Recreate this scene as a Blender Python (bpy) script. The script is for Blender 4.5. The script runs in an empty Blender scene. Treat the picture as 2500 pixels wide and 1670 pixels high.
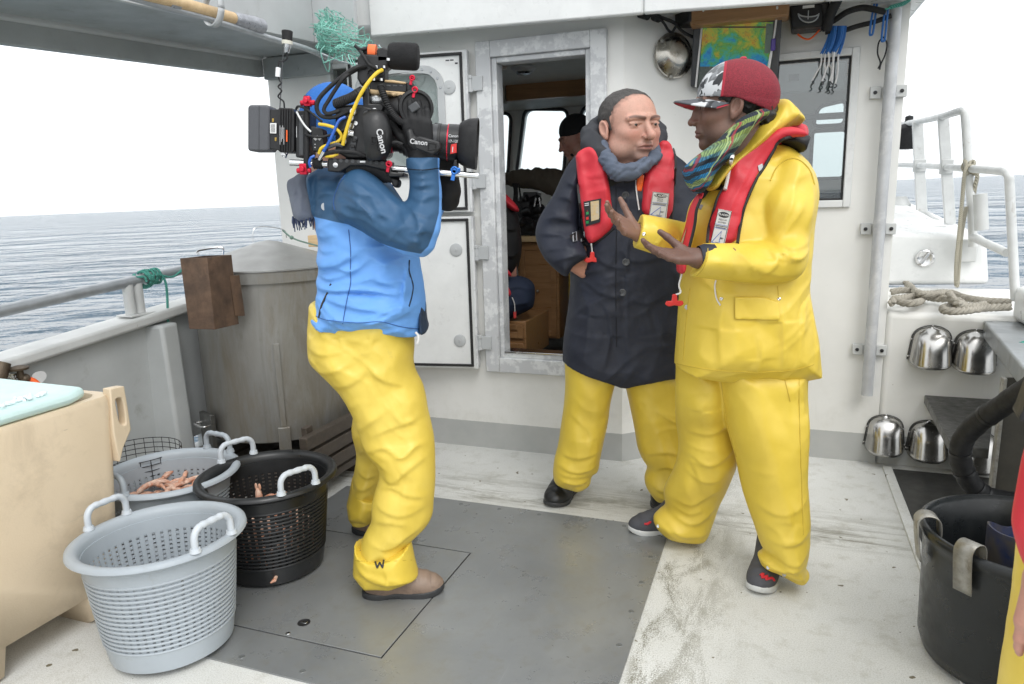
import bpy, bmesh, math, random, os
import numpy as np
from mathutils import Vector, Matrix
random.seed(7)
sc = bpy.context.scene
C = sc.collection
R_ = math.radians

# ------------------------------------------------------------------ camera, sky, sun, exposure
CAM_H, CAM_F, PITCH, ROLL = 1.36, 1750.0, R_(11.55), R_(1.6)
_f = np.array([0, math.cos(PITCH), -math.sin(PITCH)])
_r0 = np.array([1., 0, 0]); _u0 = np.cross(_r0, _f)
_r = math.cos(ROLL)*_r0 - math.sin(ROLL)*_u0
_u = math.sin(ROLL)*_r0 + math.cos(ROLL)*_u0
cam = bpy.data.cameras.new('camera'); camo = bpy.data.objects.new('camera', cam); C.objects.link(camo)
camo.matrix_world = Matrix(((_r[0], _u[0], -_f[0], 0), (_r[1], _u[1], -_f[1], 0), (_r[2], _u[2], -_f[2], CAM_H), (0, 0, 0, 1)))
cam.sensor_width = 36; cam.lens = 36*CAM_F/2500; cam.clip_start = .05; cam.clip_end = 30000
cam.dof.use_dof = True; cam.dof.focus_distance = 2.55; cam.dof.aperture_fstop = 9.0
sc.camera = camo

w = bpy.data.worlds.new('World'); sc.world = w; w.use_nodes = True
nt = w.node_tree; nt.nodes.clear()
sky = nt.nodes.new('ShaderNodeTexSky'); sky.sky_type = 'NISHITA'; sky.sun_disc = False
SUN_EL, SUN_AZ = R_(50), R_(160)          # azimuth measured from +Y towards +X
sky.sun_elevation = SUN_EL; sky.sun_rotation = SUN_AZ
sky.dust_density = 6; sky.air_density = 1.0; sky.ozone_density = 1
hs = nt.nodes.new('ShaderNodeHueSaturation'); hs.inputs['Saturation'].default_value = .16
flat = nt.nodes.new('ShaderNodeMixRGB'); flat.inputs[0].default_value = .68      # cloud layer evens the sky out
flat.inputs[2].default_value = (12.2, 12.6, 12.9, 1)
bg = nt.nodes.new('ShaderNodeBackground'); bg.inputs['Strength'].default_value = .142
wo = nt.nodes.new('ShaderNodeOutputWorld')
nt.links.new(sky.outputs[0], hs.inputs['Color']); nt.links.new(hs.outputs[0], flat.inputs[1])
nt.links.new(flat.outputs[0], bg.inputs['Color']); nt.links.new(bg.outputs[0], wo.inputs['Surface'])

sl = bpy.data.lights.new('sun', 'SUN'); sl.energy = .85; sl.angle = R_(24); sl.color = (1, .985, .96)
so = bpy.data.objects.new('sun', sl); C.objects.link(so)
_sd = Vector((math.sin(SUN_AZ)*math.cos(SUN_EL), math.cos(SUN_AZ)*math.cos(SUN_EL), math.sin(SUN_EL)))
so.rotation_euler = _sd.to_track_quat('Z', 'Y').to_euler(); so.location = (-4, -2, 9)

sc.view_settings.view_transform = 'Standard'; sc.view_settings.look = 'None'
sc.view_settings.exposure = 0.14; sc.view_settings.gamma = 1
sc.view_settings.use_curve_mapping = False
sc.cycles.max_bounces = 8; sc.cycles.transparent_max_bounces = 12

# ------------------------------------------------------------------ photo geometry: a pixel of the 2500 px photograph -> a point
A = R_(20.5)                                    # the boat's axes are turned against the view
EX = np.array([math.cos(A), -math.sin(A), 0]); EY = np.array([math.sin(A), math.cos(A), 0])
C0 = np.array([0, 0, CAM_H]); VS = 2500/2347.
def ray(px, py): return _f + (px-1250)/CAM_F*_r - (py-835)/CAM_F*_u
def D(px, py, Y):                               # at depth Y -> world
    d = ray(px, py); return C0 + d*(Y/d[1])
def uvz(p): return np.array([p.dot(EX), p.dot(EY), p[2]])
def B(u, v, z=0): return EX*u + EY*v + np.array([0, 0, z])      # boat -> world
def PV(px, py, v): d = ray(px, py); return uvz(C0 + d*(v/d.dot(EY)))
def PU(px, py, u): d = ray(px, py); return uvz(C0 + d*(u/d.dot(EX)))
def PZ(px, py, z): d = ray(px, py); return uvz(C0 + d*((z-CAM_H)/d[2]))
def GZ(px, py, z=0.): d = ray(px, py); return C0 + d*((z-CAM_H)/d[2])
def PXM(Y): return Y/CAM_F*1.0                  # metres per photo pixel at depth Y (about)
def zm(x0, y0, k):                              # pixels of an enlarged crop -> photo pixels
    return lambda *pts: [(x0+a/k, y0+b/k) for a, b in pts]

# ------------------------------------------------------------------ meshes
def nrm(a): a = np.asarray(a, float); return a/max(np.linalg.norm(a), 1e-12)
class MB:
    def __init__(s): s.v = []; s.f = []; s.m = []; s.cur = 0
    def add(s, vs, fs):
        o = len(s.v); s.v += [tuple(float(c) for c in p) for p in vs]
        s.f += [tuple(i+o for i in q) for q in fs]; s.m += [s.cur]*len(fs); return s
    def box(s, a, b):
        x0, y0, z0 = np.minimum(a, b); x1, y1, z1 = np.maximum(a, b)
        return s.add([(x0,y0,z0),(x1,y0,z0),(x1,y1,z0),(x0,y1,z0),(x0,y0,z1),(x1,y0,z1),(x1,y1,z1),(x0,y1,z1)],
              [(0,3,2,1),(4,5,6,7),(0,1,5,4),(1,2,6,5),(2,3,7,6),(3,0,4,7)])
    def obox(s, c, ax, ay, az, h):
        c = np.asarray(c, float); ax, ay, az = nrm(ax)*h[0], nrm(ay)*h[1], nrm(az)*h[2]
        vs = [c+i*ax+j*ay+k*az for k in (-1,1) for j in (-1,1) for i in (-1,1)]
        return s.add(vs, [(0,2,3,1),(4,5,7,6),(0,1,5,4),(1,3,7,5),(3,2,6,7),(2,0,4,6)])
    def tube(s, pts, r, n=10, closed=False, cap=True):
        P = [np.asarray(p, float) for p in pts]; m = len(P)
        rs = [r]*m if np.isscalar(r) else list(r)
        T = []
        for i in range(m):
            a = P[(i-1) % m] if (closed or i) else P[0]; b = P[(i+1) % m] if (closed or i < m-1) else P[-1]
            T.append(nrm(b-a))
        up = np.array([0, 0, 1.]) if abs(T[0][2]) < .9 else np.array([1., 0, 0])
        nx = nrm(np.cross(up, T[0])); vs = []
        for i in range(m):
            nx = nrm(nx - T[i]*nx.dot(T[i])); ny = np.cross(T[i], nx)
            vs += [P[i] + rs[i]*(math.cos(2*math.pi*k/n)*nx + math.sin(2*math.pi*k/n)*ny) for k in range(n)]
        fs = []
        for i in range(m if closed else m-1):
            j = (i+1) % m
            fs += [(i*n+k, i*n+(k+1) % n, j*n+(k+1) % n, j*n+k) for k in range(n)]
        if cap and not closed: fs += [tuple(range(n))[::-1], tuple((m-1)*n+k for k in range(n))]
        return s.add(vs, fs)
    def cyl(s, a, b, r, r2=None, n=20): return s.tube([a, b], [r, r if r2 is None else r2], n)
    def lathe(s, c, prof, n=40, ax=(0, 0, 1), closed=False, sx=1., sy=1.):
        az = nrm(ax); up = np.array([1., 0, 0]) if abs(az[0]) < .9 else np.array([0, 1., 0])
        ay = nrm(np.cross(az, up)); axx = np.cross(ay, az); c = np.asarray(c, float); vs = []; m = len(prof)
        for r, z in prof:
            vs += [c + az*z + r*(sx*math.cos(2*math.pi*k/n)*axx + sy*math.sin(2*math.pi*k/n)*ay) for k in range(n)]
        fs = [(i*n+k, i*n+(k+1) % n, ((i+1) % m)*n+(k+1) % n, ((i+1) % m)*n+k) for i in range(m if closed else m-1) for k in range(n)]
        if not closed:
            if prof[0][0] > 1e-5: fs.append(tuple(range(n))[::-1])
            if prof[-1][0] > 1e-5: fs.append(tuple((m-1)*n+k for k in range(n)))
        return s.add(vs, fs)
    def prism(s, pts, vec):
        n = len(pts); vec = np.asarray(vec, float); P = [np.asarray(p, float) for p in pts]
        nn = sum(np.cross(P[i]-P[0], P[(i+1) % n]-P[0]) for i in range(n))
        if nn.dot(vec) > 0: P = P[::-1]
        vs = P + [p+vec for p in P]
        return s.add(vs, [tuple(range(n)), tuple(range(2*n-1, n-1, -1))] + [(i, i+n, (i+1) % n+n, (i+1) % n) for i in range(n)])
    def sph(s, c, r, n=18, m=10):
        r = np.array([r]*3) if np.isscalar(r) else np.asarray(r, float)
        vs = []; c = np.asarray(c, float)
        for i in range(m+1):
            t = math.pi*i/m
            vs += [c + r*np.array([math.sin(t)*math.cos(2*math.pi*k/n), math.sin(t)*math.sin(2*math.pi*k/n), math.cos(t)]) for k in range(n)]
        return s.add(vs, [(i*n+k, (i+1)*n+k, (i+1)*n+(k+1) % n, i*n+(k+1) % n) for i in range(m) for k in range(n)])
    def grid(s, F, nu, nv):
        vs = [F(i/nu, j/nv) for j in range(nv+1) for i in range(nu+1)]; w_ = nu+1
        return s.add(vs, [(j*w_+i, j*w_+i+1, (j+1)*w_+i+1, (j+1)*w_+i) for j in range(nv) for i in range(nu)])
    def frame(s, x0, x1, z0, z1, t, v0, v1, ax=0):   # a rectangular frame in the u-z plane, butted pieces
        def bx(a, b, c_, d):
            s.box((a, v0, c_), (b, v1, d)) if ax == 0 else s.box((v0, a, c_), (v1, b, d))
        bx(x0, x0+t, z0, z1); bx(x1-t, x1, z0, z1); bx(x0+t, x1-t, z1-t, z1); bx(x0+t, x1-t, z0, z0+t)
        return s
def catmull(pts, k=6, closed=False):
    P = [np.asarray(p, float) for p in pts]; n = len(P); out = []
    for i in range(n if closed else n-1):
        p0 = P[(i-1) % n] if (closed or i) else 2*P[0]-P[1]
        p1, p2 = P[i], P[(i+1) % n]
        p3 = P[(i+2) % n] if (closed or i+2 < n) else 2*P[-1]-P[-2]
        for j in range(k):
            t = j/k
            out.append(.5*((2*p1)+(p2-p0)*t+(2*p0-5*p1+4*p2-p3)*t*t+(3*p1-p0-3*p2+p3)*t**3))
    if not closed: out.append(P[-1])
    return out
def chaikin(P, it=2):
    P = [np.asarray(p, float) for p in P]
    for _ in range(it):
        Q = []
        for i in range(len(P)):
            a, b = P[i], P[(i+1) % len(P)]; Q += [.75*a+.25*b, .25*a+.75*b]
        P = Q
    return P
def rrect(x0, x1, z0, z1, r, n=5):
    out = []
    for cx, cz, a0 in ((x1-r, z1-r, 0), (x0+r, z1-r, 90), (x0+r, z0+r, 180), (x1-r, z0+r, 270)):
        out += [(cx+r*math.cos(R_(a0+90*k/n)), cz+r*math.sin(R_(a0+90*k/n))) for k in range(n+1)]
    return out
MBOAT = Matrix.Rotation(-A, 4, 'Z')
def tag(o, label=None, cat=None, group=None, kind=None):
    if label: o['label'] = label
    if cat: o['category'] = cat
    if group: o['group'] = group
    if kind: o['kind'] = kind
    return o
def thing(name, label, cat, base=(0, 0, 0), fr='w', group=None):
    o = bpy.data.objects.new(name, None); C.objects.link(o); o.empty_display_size = .1
    base = Vector([float(c) for c in base]); o['fr'] = fr; o['bx'] = list(base)
    o.location = (MBOAT @ base) if fr == 'b' else base
    if fr == 'b': o.rotation_euler = (0, 0, -A)
    return tag(o, label, cat, group)
def obj(name, mb, mat, parent=None, fr=None, base=None, bevel=0, ang=38, kind=None, seg=2):
    """one mesh object; vertices are given in boat ('b') or world ('w') axes and stored from the thing's base"""
    p = parent
    if p is not None:
        root = p
        while root.parent: root = root.parent
        bx = np.array(list(root['bx']))
    else: bx = np.array(base if base is not None else (0, 0, 0), float)
    me = bpy.data.meshes.new(name)
    if isinstance(mb, MB):
        me.from_pydata((np.array(mb.v)-bx).tolist(), [], mb.f)
        mats = mat if isinstance(mat, (list, tuple)) else [mat]
        for m in mats: me.materials.append(m)
        if len(mats) > 1: me.polygons.foreach_set('material_index', mb.m)
    else:
        V_, F_, attrs = mb; V_ = np.asarray(V_, np.float32)-bx.astype(np.float32)
        me.vertices.add(len(V_)); me.vertices.foreach_set('co', V_.ravel())
        me.loops.add(F_.size); me.loops.foreach_set('vertex_index', F_.ravel().astype(np.int32))
        me.polygons.add(len(F_)); me.polygons.foreach_set('loop_start', np.arange(0, F_.size, F_.shape[1], dtype=np.int32))
        me.polygons.foreach_set('loop_total', np.full(len(F_), F_.shape[1], np.int32))
        me.update(calc_edges=True)
        for k_, a_ in (attrs or {}).items():
            if a_.ndim == 1: me.attributes.new(k_, 'FLOAT', 'POINT').data.foreach_set('value', a_.astype(np.float32))
            else: me.attributes.new(k_, 'FLOAT_COLOR', 'POINT').data.foreach_set('color', np.c_[a_, np.ones(len(a_))].astype(np.float32).ravel())
        for m in (mat if isinstance(mat, (list, tuple)) else [mat]): me.materials.append(m)
    me.polygons.foreach_set('use_smooth', [True]*len(me.polygons))
    me.update()
    if ang and ang < 179:
        try: me.set_sharp_from_angle(angle=R_(ang))
        except Exception: pass
    o = bpy.data.objects.new(name, me); C.objects.link(o)
    if p is not None: o.parent = p
    else:
        o['bx'] = list(bx); o['fr'] = fr or 'w'
        if fr == 'b': o.rotation_euler = (0, 0, -A); o.location = MBOAT @ Vector(bx)
        else: o.location = Vector(bx)
    if bevel:
        b = o.modifiers.new('bevel', 'BEVEL'); b.width = bevel; b.segments = seg; b.limit_method = 'ANGLE'; b.angle_limit = R_(40); b.harden_normals = False
    if kind: o['kind'] = kind
    return o
def copy_tree(o, parent=None):
    c = o.copy(); C.objects.link(c)
    if parent: c.parent = parent
    for ch in list(o.children): copy_tree(ch, c)
    return c
def text(name, body, size, org, xd, yd, mat, parent, depth=.0006, bold=0., align='CENTER'):
    cu = bpy.data.curves.new(name, 'FONT'); cu.body = body; cu.size = size; cu.extrude = depth; cu.offset = bold*size
    cu.align_x = align; cu.align_y = 'CENTER'
    t = bpy.data.objects.new(name, cu)
    me = bpy.data.meshes.new_from_object(t); bpy.data.objects.remove(t)
    xd, yd = nrm(xd), nrm(yd); yd = nrm(yd-xd*yd.dot(xd)); zd = np.cross(xd, yd)
    mb = MB(); vs = [np.asarray(org)+xd*v.co.x+yd*v.co.y+zd*v.co.z for v in me.vertices]
    mb.add(vs, [tuple(p.vertices) for p in me.polygons]); bpy.data.meshes.remove(me)
    return obj(name, mb, mat, parent, ang=30)

# ------------------------------------------------------------------ materials
class NT:
    def __init__(s, name):
        s.m = bpy.data.materials.new(name); s.m.use_nodes = True; s.t = s.m.node_tree
        s.p = s.t.nodes['Principled BSDF']; s.tc = s.n('ShaderNodeTexCoord')
    def n(s, ty, **kw):
        q = s.t.nodes.new(ty)
        for k, v in kw.items():
            if k.startswith('_'): setattr(q, k[1:], v)
            else: s.set(q, k, v)
        return q
    def set(s, q, k, v):
        i = q.inputs[int(k[1:])] if (k[0] == 'i' and k[1:].isdigit()) else q.inputs[k.replace('__', ' ')]
        if hasattr(v, 'is_output') or isinstance(v, bpy.types.NodeSocket): s.t.links.new(v, i)
        elif isinstance(v, (tuple, list)) and len(v) == 3 and i.type == 'RGBA': i.default_value = (*v, 1)
        else: i.default_value = v
    def noise(s, scale, detail=4, rough=.55, stretch=None, dist=0., co=None):
        v = co or s.tc.outputs['Object']
        if stretch:
            mp = s.n('ShaderNodeMapping', Vector=v); mp.inputs['Scale'].default_value = stretch; v = mp.outputs[0]
        return s.n('ShaderNodeTexNoise', Vector=v, Scale=scale, Detail=detail, Roughness=rough, Distortion=dist).outputs['Fac']
    def ramp(s, fac, a, b, lo=0., hi=1.):
        return s.n('ShaderNodeMapRange', i0=fac, i1=a, i2=b, i3=lo, i4=hi).outputs[0]
    def mix(s, fac, a, b, mode='MIX'):
        q = s.n('ShaderNodeMixRGB', i0=fac, i1=a, i2=b); q.blend_type = mode; return q.outputs[0]
    def math(s, op, a, b=0.): q = s.n('ShaderNodeMath', i0=a, i1=b); q.operation = op; return q.outputs[0]
    def bump(s, h, strength=.3, dist=.01, prev=None):
        q = s.n('ShaderNodeBump', Height=h, Strength=strength, Distance=dist)
        if prev is not None: s.set(q, 'Normal', prev)
        s.t.links.new(q.outputs[0], s.p.inputs['Normal']); return q.outputs[0]
    def col(s, v): s.set(s.p, 'Base Color', v)
    def attr(s, name): q = s.n('ShaderNodeAttribute'); q.attribute_name = name; return q
def PM(name, c, rough=.5, metal=0., var=.12, vs=9., c2=None, dirt=None, ds=6., dt=(.58, .72), bump=0., bs=120., stretch=None, coat=0., rv=.12, sss=0):
    """painted / metal / plastic surface: two-scale tone variation, optional dirt patches, uneven gloss, fine relief"""
    m = NT(name); c = np.array(c)
    a = tuple(np.clip(c*(1-var), 0, 1)); b = tuple(np.clip(c*(1+var*.7), 0, 1)) if c2 is None else c2
    n1 = m.noise(vs, 6, .6, stretch)
    o = m.mix(m.ramp(n1, .32, .68), a, b)
    if dirt:
        dn = m.noise(ds, 8, .68, stretch, .4); o = m.mix(m.ramp(dn, dt[0], dt[1], 0, .75), o, dirt)
    m.col(o); m.p.inputs['Metallic'].default_value = metal
    m.set(m.p, 'Roughness', m.ramp(m.noise(vs*2.3, 5), .3, .7, max(.03, rough-rv), min(1, rough+rv)))
    if coat: m.p.inputs['Coat Weight'].default_value = coat
    if bump: m.bump(m.noise(bs, 4, .6, stretch), bump, .004)
    return m.m
# ------------------------------------------------------------------ surfaces
def m_wall():
    m = NT('white gelcoat'); z = m.n('ShaderNodeSeparateXYZ', Vector=m.tc.outputs['Object']).outputs['Z']
    base = m.mix(m.ramp(m.noise(3, 5), .3, .7), (.725, .722, .69), (.805, .80, .77))
    st = m.noise(14, 6, .6, (1, 1, .12)); base = m.mix(m.ramp(st, .62, .82, 0, .25), base, (.52, .50, .44))
    sp = m.noise(38, 3, .5); base = m.mix(m.ramp(sp, .755, .78, 0, .6), base, (.33, .29, .22))
    lowd = m.math('MULTIPLY', m.ramp(z, .5, .0, 0, 1), m.ramp(m.noise(9, 7, .65), .5, .7)); base = m.mix(m.math('MULTIPLY', lowd, .3), base, (.42, .40, .33))
    band = m.ramp(m.math('ADD', z, m.math('MULTIPLY', m.noise(40, 2), .004)), .1495, .1505)
    g = m.mix(m.ramp(m.noise(6, 6), .3, .75), (.40, .41, .40), (.48, .485, .47))
    m.col(m.mix(band, g, base)); m.p.inputs['Roughness'].default_value = .34
    m.bump(m.noise(7, 3), .05, .02); return m.m
def m_deck():
    m = NT('worn non slip deck paint'); o = m.tc.outputs['Object']
    xy = m.n('ShaderNodeSeparateXYZ', Vector=o); u, v = xy.outputs['X'], xy.outputs['Y']
    fine = m.noise(230, 3, .6); mid = m.noise(12, 8, .7); big = m.noise(2.2, 5)
    c = m.mix(m.ramp(big, .3, .7), (.62, .625, .60), (.72, .725, .705))
    c = m.mix(m.ramp(fine, .42, .66, 0, .45), c, (.34, .335, .29))
    c = m.mix(m.ramp(mid, .52, .72, 0, .5), c, (.36, .345, .28))
    # grime worn in along the edges of the steel plating
    near = m.math('MULTIPLY', m.ramp(u, -.37, -.34, 0, 1), m.ramp(u, -.33, -.02, 1, 0))
    n2 = m.noise(7, 9, .72, (1.6, .5, 1), .6); near = m.math('MULTIPLY', near, m.ramp(m.math('MULTIPLY', n2, m.ramp(fine, .3, .7, .75, 1.2)), .46, .56))
    nn = m.math('MULTIPLY', m.ramp(v, 2.78, 2.86, 0, 1), m.ramp(v, 2.86, 3.2, 1, 0))
    n3 = m.noise(6, 9, .75, (.35, 2.6, 1), .5); nn = m.math('MULTIPLY', nn, m.ramp(n3, .46, .6))
    c = m.mix(m.math('MULTIPLY', m.math('MAXIMUM', near, nn), .8), c, (.135, .125, .082))
    # chips of bare patches
    ch = m.noise(26, 2, .4, None, .2); c = m.mix(m.ramp(ch, .735, .745), c, (.17, .15, .10))
    ch2 = m.noise(9, 3, .5, (1, .55, 1)); c = m.mix(m.ramp(ch2, .715, .722, 0, .8), c, (.62, .625, .61))
    m.col(c); m.set(m.p, 'Roughness', m.ramp(mid, .3, .7, .45, .75))
    m.bump(m.math('ADD', fine, m.math('MULTIPLY', ch2, .6)), .35, .002); return m.m
def m_plate():
    m = NT('brushed grey deck plate'); n1 = m.noise(2.2, 6, .6); n2 = m.noise(18, 7, .65); sc_ = m.noise(60, 4, .7, (1, .05, 1), .3)
    c = m.mix(m.ramp(n1, .3, .7), (.22, .23, .235), (.30, .31, .31))
    c = m.mix(m.ramp(n2, .5, .75, 0, .5), c, (.22, .21, .17)); c = m.mix(m.ramp(sc_, .63, .75, 0, .3), c, (.36, .37, .38))
    sp = m.noise(45, 2); c = m.mix(m.ramp(sp, .74, .77, 0, .7), c, (.09, .08, .06))
    m.col(c); m.p.inputs['Metallic'].default_value = .35
    m.set(m.p, 'Roughness', m.ramp(m.noise(6, 7, .7), .3, .7, .20, .46)); m.bump(m.noise(90, 4), .12, .002); return m.m
def m_water():
    m = NT('sea water'); n = [m.noise(s, d, .55, st) for s, d, st in ((.24, 3, (.75, 1.2, 1)), (.7, 5, (.7, 1.2, 1)), (2.2, 3, (.7, 1.2, 1)))]
    h = m.math('ADD', m.math('MULTIPLY', n[0], 1.6), m.math('ADD', m.math('MULTIPLY', n[1], .75), m.math('MULTIPLY', n[2], .12)))
    h = m.math('MULTIPLY', h, m.ramp(m.noise(.07, 3), .35, .65, .55, 1.5)); h = m.math('ADD', h, m.math('MULTIPLY', m.noise(.09, 2), 2.5))
    m.col(m.mix(m.ramp(n[0], .3, .7), (.055, .105, .155), (.09, .145, .195)))
    m.p.inputs['Roughness'].default_value = .12; m.p.inputs['IOR'].default_value = 1.5
    m.bump(h, 1.0, 3.4); return m.m
def m_glass(tint=(.93, .96, .96), refl=.9, ior=1.5):
    m = NT('window glass'); t = m.t; out = t.nodes['Material Output']
    tr = m.n('ShaderNodeBsdfTransparent', Color=tint); gl = m.n('ShaderNodeBsdfGlossy', Roughness=.02)
    fr = m.n('ShaderNodeFresnel', IOR=ior); mx = m.n('ShaderNodeMixShader', i0=m.math('MULTIPLY', fr.outputs[0], refl), i1=tr.outputs[0], i2=gl.outputs[0])
    t.links.new(mx.outputs[0], out.inputs['Surface']); return m.m
def m_wood(name, a, b, rough=.5, st=(1, 12, 12), sc_=3):
    m = NT(name); n1 = m.noise(sc_, 6, .6, st, .5); n2 = m.noise(sc_*7, 4, .6, st)
    c = m.mix(m.ramp(n1, .3, .7), a, b); c = m.mix(m.ramp(n2, .5, .8, 0, .4), c, tuple(x*.55 for x in a)); m.col(c)
    m.set(m.p, 'Roughness', m.ramp(n1, .3, .7, rough-.1, rough+.12)); m.bump(n2, .25, .003); return m.m
def m_tank():
    m = NT('stained steel sheet'); n1 = m.noise(2.5, 7, .65, (1, 1, .35)); n2 = m.noise(9, 8, .7, (1, 1, .18), .4)
    c = m.mix(m.ramp(n1, .28, .7), (.19, .182, .165), (.33, .328, .31)); c = m.mix(m.ramp(n2, .46, .66, 0, .8), c, (.22, .19, .145)); n4 = m.noise(20, 4, .6, (1, 1, .05)); c = m.mix(m.ramp(n4, .58, .72, 0, .35), c, (.13, .115, .095))
    n3 = m.noise(30, 5, .6, (1, 1, .3)); c = m.mix(m.ramp(n3, .6, .75, 0, .4), c, (.13, .11, .085))
    m.col(c); m.p.inputs['Metallic'].default_value = .55; m.set(m.p, 'Roughness', m.ramp(n2, .3, .7, .38, .62)); m.bump(n1, .1, .02); return m.m
def m_rope(c, c2, k=90):
    m = NT('twisted rope'); uvn = m.noise(k, 2, .5, (1, 1, 1)); wv = m.n('ShaderNodeTexWave', Vector=m.tc.outputs['Object'], Scale=k*.55, Distortion=1.5); wv.bands_direction = 'DIAGONAL'
    m.col(m.mix(m.ramp(wv.outputs['Fac'], .1, .6), c2, c)); m.p.inputs['Roughness'].default_value = .85; m.bump(wv.outputs['Fac'], .8, .006); return m.m
def m_bin():
    m = NT('beige moulded plastic'); c = m.mix(m.ramp(m.noise(2.2, 6, .6), .3, .7), (.60, .485, .34), (.68, .56, .405))
    c = m.mix(m.ramp(m.noise(5, 9, .75, (1, 1, 1), .5), .50, .70, 0, .6), c, (.48, .385, .27))
    for sc_, st, t0, k, col in ((16, (1, .12, 1.6), .66, .55, (.36, .32, .27)), (40, (1, .25, 1.4), .69, .6, (.24, .20, .16)), (70, (1, 1, 1), .76, .7, (.16, .12, .09)), (9, (1, 1.5, .1), .68, .3, (.45, .36, .25))): n = m.noise(sc_, 5, .6, st, .3); c = m.mix(m.ramp(n, t0, t0+.06, 0, k), c, col)
    m.col(c); m.set(m.p, 'Roughness', m.ramp(m.noise(8, 6), .3, .7, .38, .62)); m.bump(m.math('ADD', m.noise(160, 3), m.math('MULTIPLY', m.noise(14, 5), 1.5)), .12, .004); return m.m
def m_chart():
    m = NT('chart screen'); o = m.tc.outputs['Object']; mp = m.n('ShaderNodeMapping', Vector=o); mp.inputs['Scale'].default_value = (1, 1, 1)
    n = m.noise(11, 5, .6, None, .6); n2 = m.noise(24, 3)
    z = m.n('ShaderNodeSeparateXYZ', Vector=o); k = m.math('ADD', n, m.math('MULTIPLY', m.math('SUBTRACT', z.outputs['Z'], .17), 1.1))
    k = m.math('ADD', k, m.math('MULTIPLY', z.outputs['X'], .35))
    r = m.n('ShaderNodeValToRGB', Fac=k); e = r.color_ramp.elements
    e[0].position = .30; e[0].color = (.02, .10, .32, 1); e[1].position = .80; e[1].color = (.38, .06, .02, 1)
    for p_, c_ in ((.40, (.02, .20, .40, 1)), (.46, (.04, .28, .22, 1)), (.53, (.08, .26, .05, 1)), (.62, (.30, .30, .03, 1)), (.70, (.36, .18, .02, 1))):
        q = e.new(p_); q.color = c_
    ln = m.math('ABSOLUTE', m.math('SUBTRACT', n2, .5)); c = m.mix(m.ramp(ln, .004, .012, .5, 0), r.outputs[0], (.02, .06, .05))
    m.col(m.mix(.5, c, (0, 0, 0))); m.p.inputs['Roughness'].default_value = .25
    m.set(m.p, 'Emission Color', c); m.p.inputs['Emission Strength'].default_value = .42; return m.m
def m_grey_paint_alu():
    m = NT('worn painted aluminium frame'); n = m.noise(7, 7, .7); c = m.mix(m.ramp(n, .50, .56), (.53, .54, .55), (.69, .70, .70))
    c = m.mix(m.ramp(m.noise(40, 5), .64, .75, 0, .4), c, (.22, .22, .21)); m.col(c); m.set(m.p, 'Roughness', m.ramp(n, .3, .7, .35, .6)); return m.m
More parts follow.
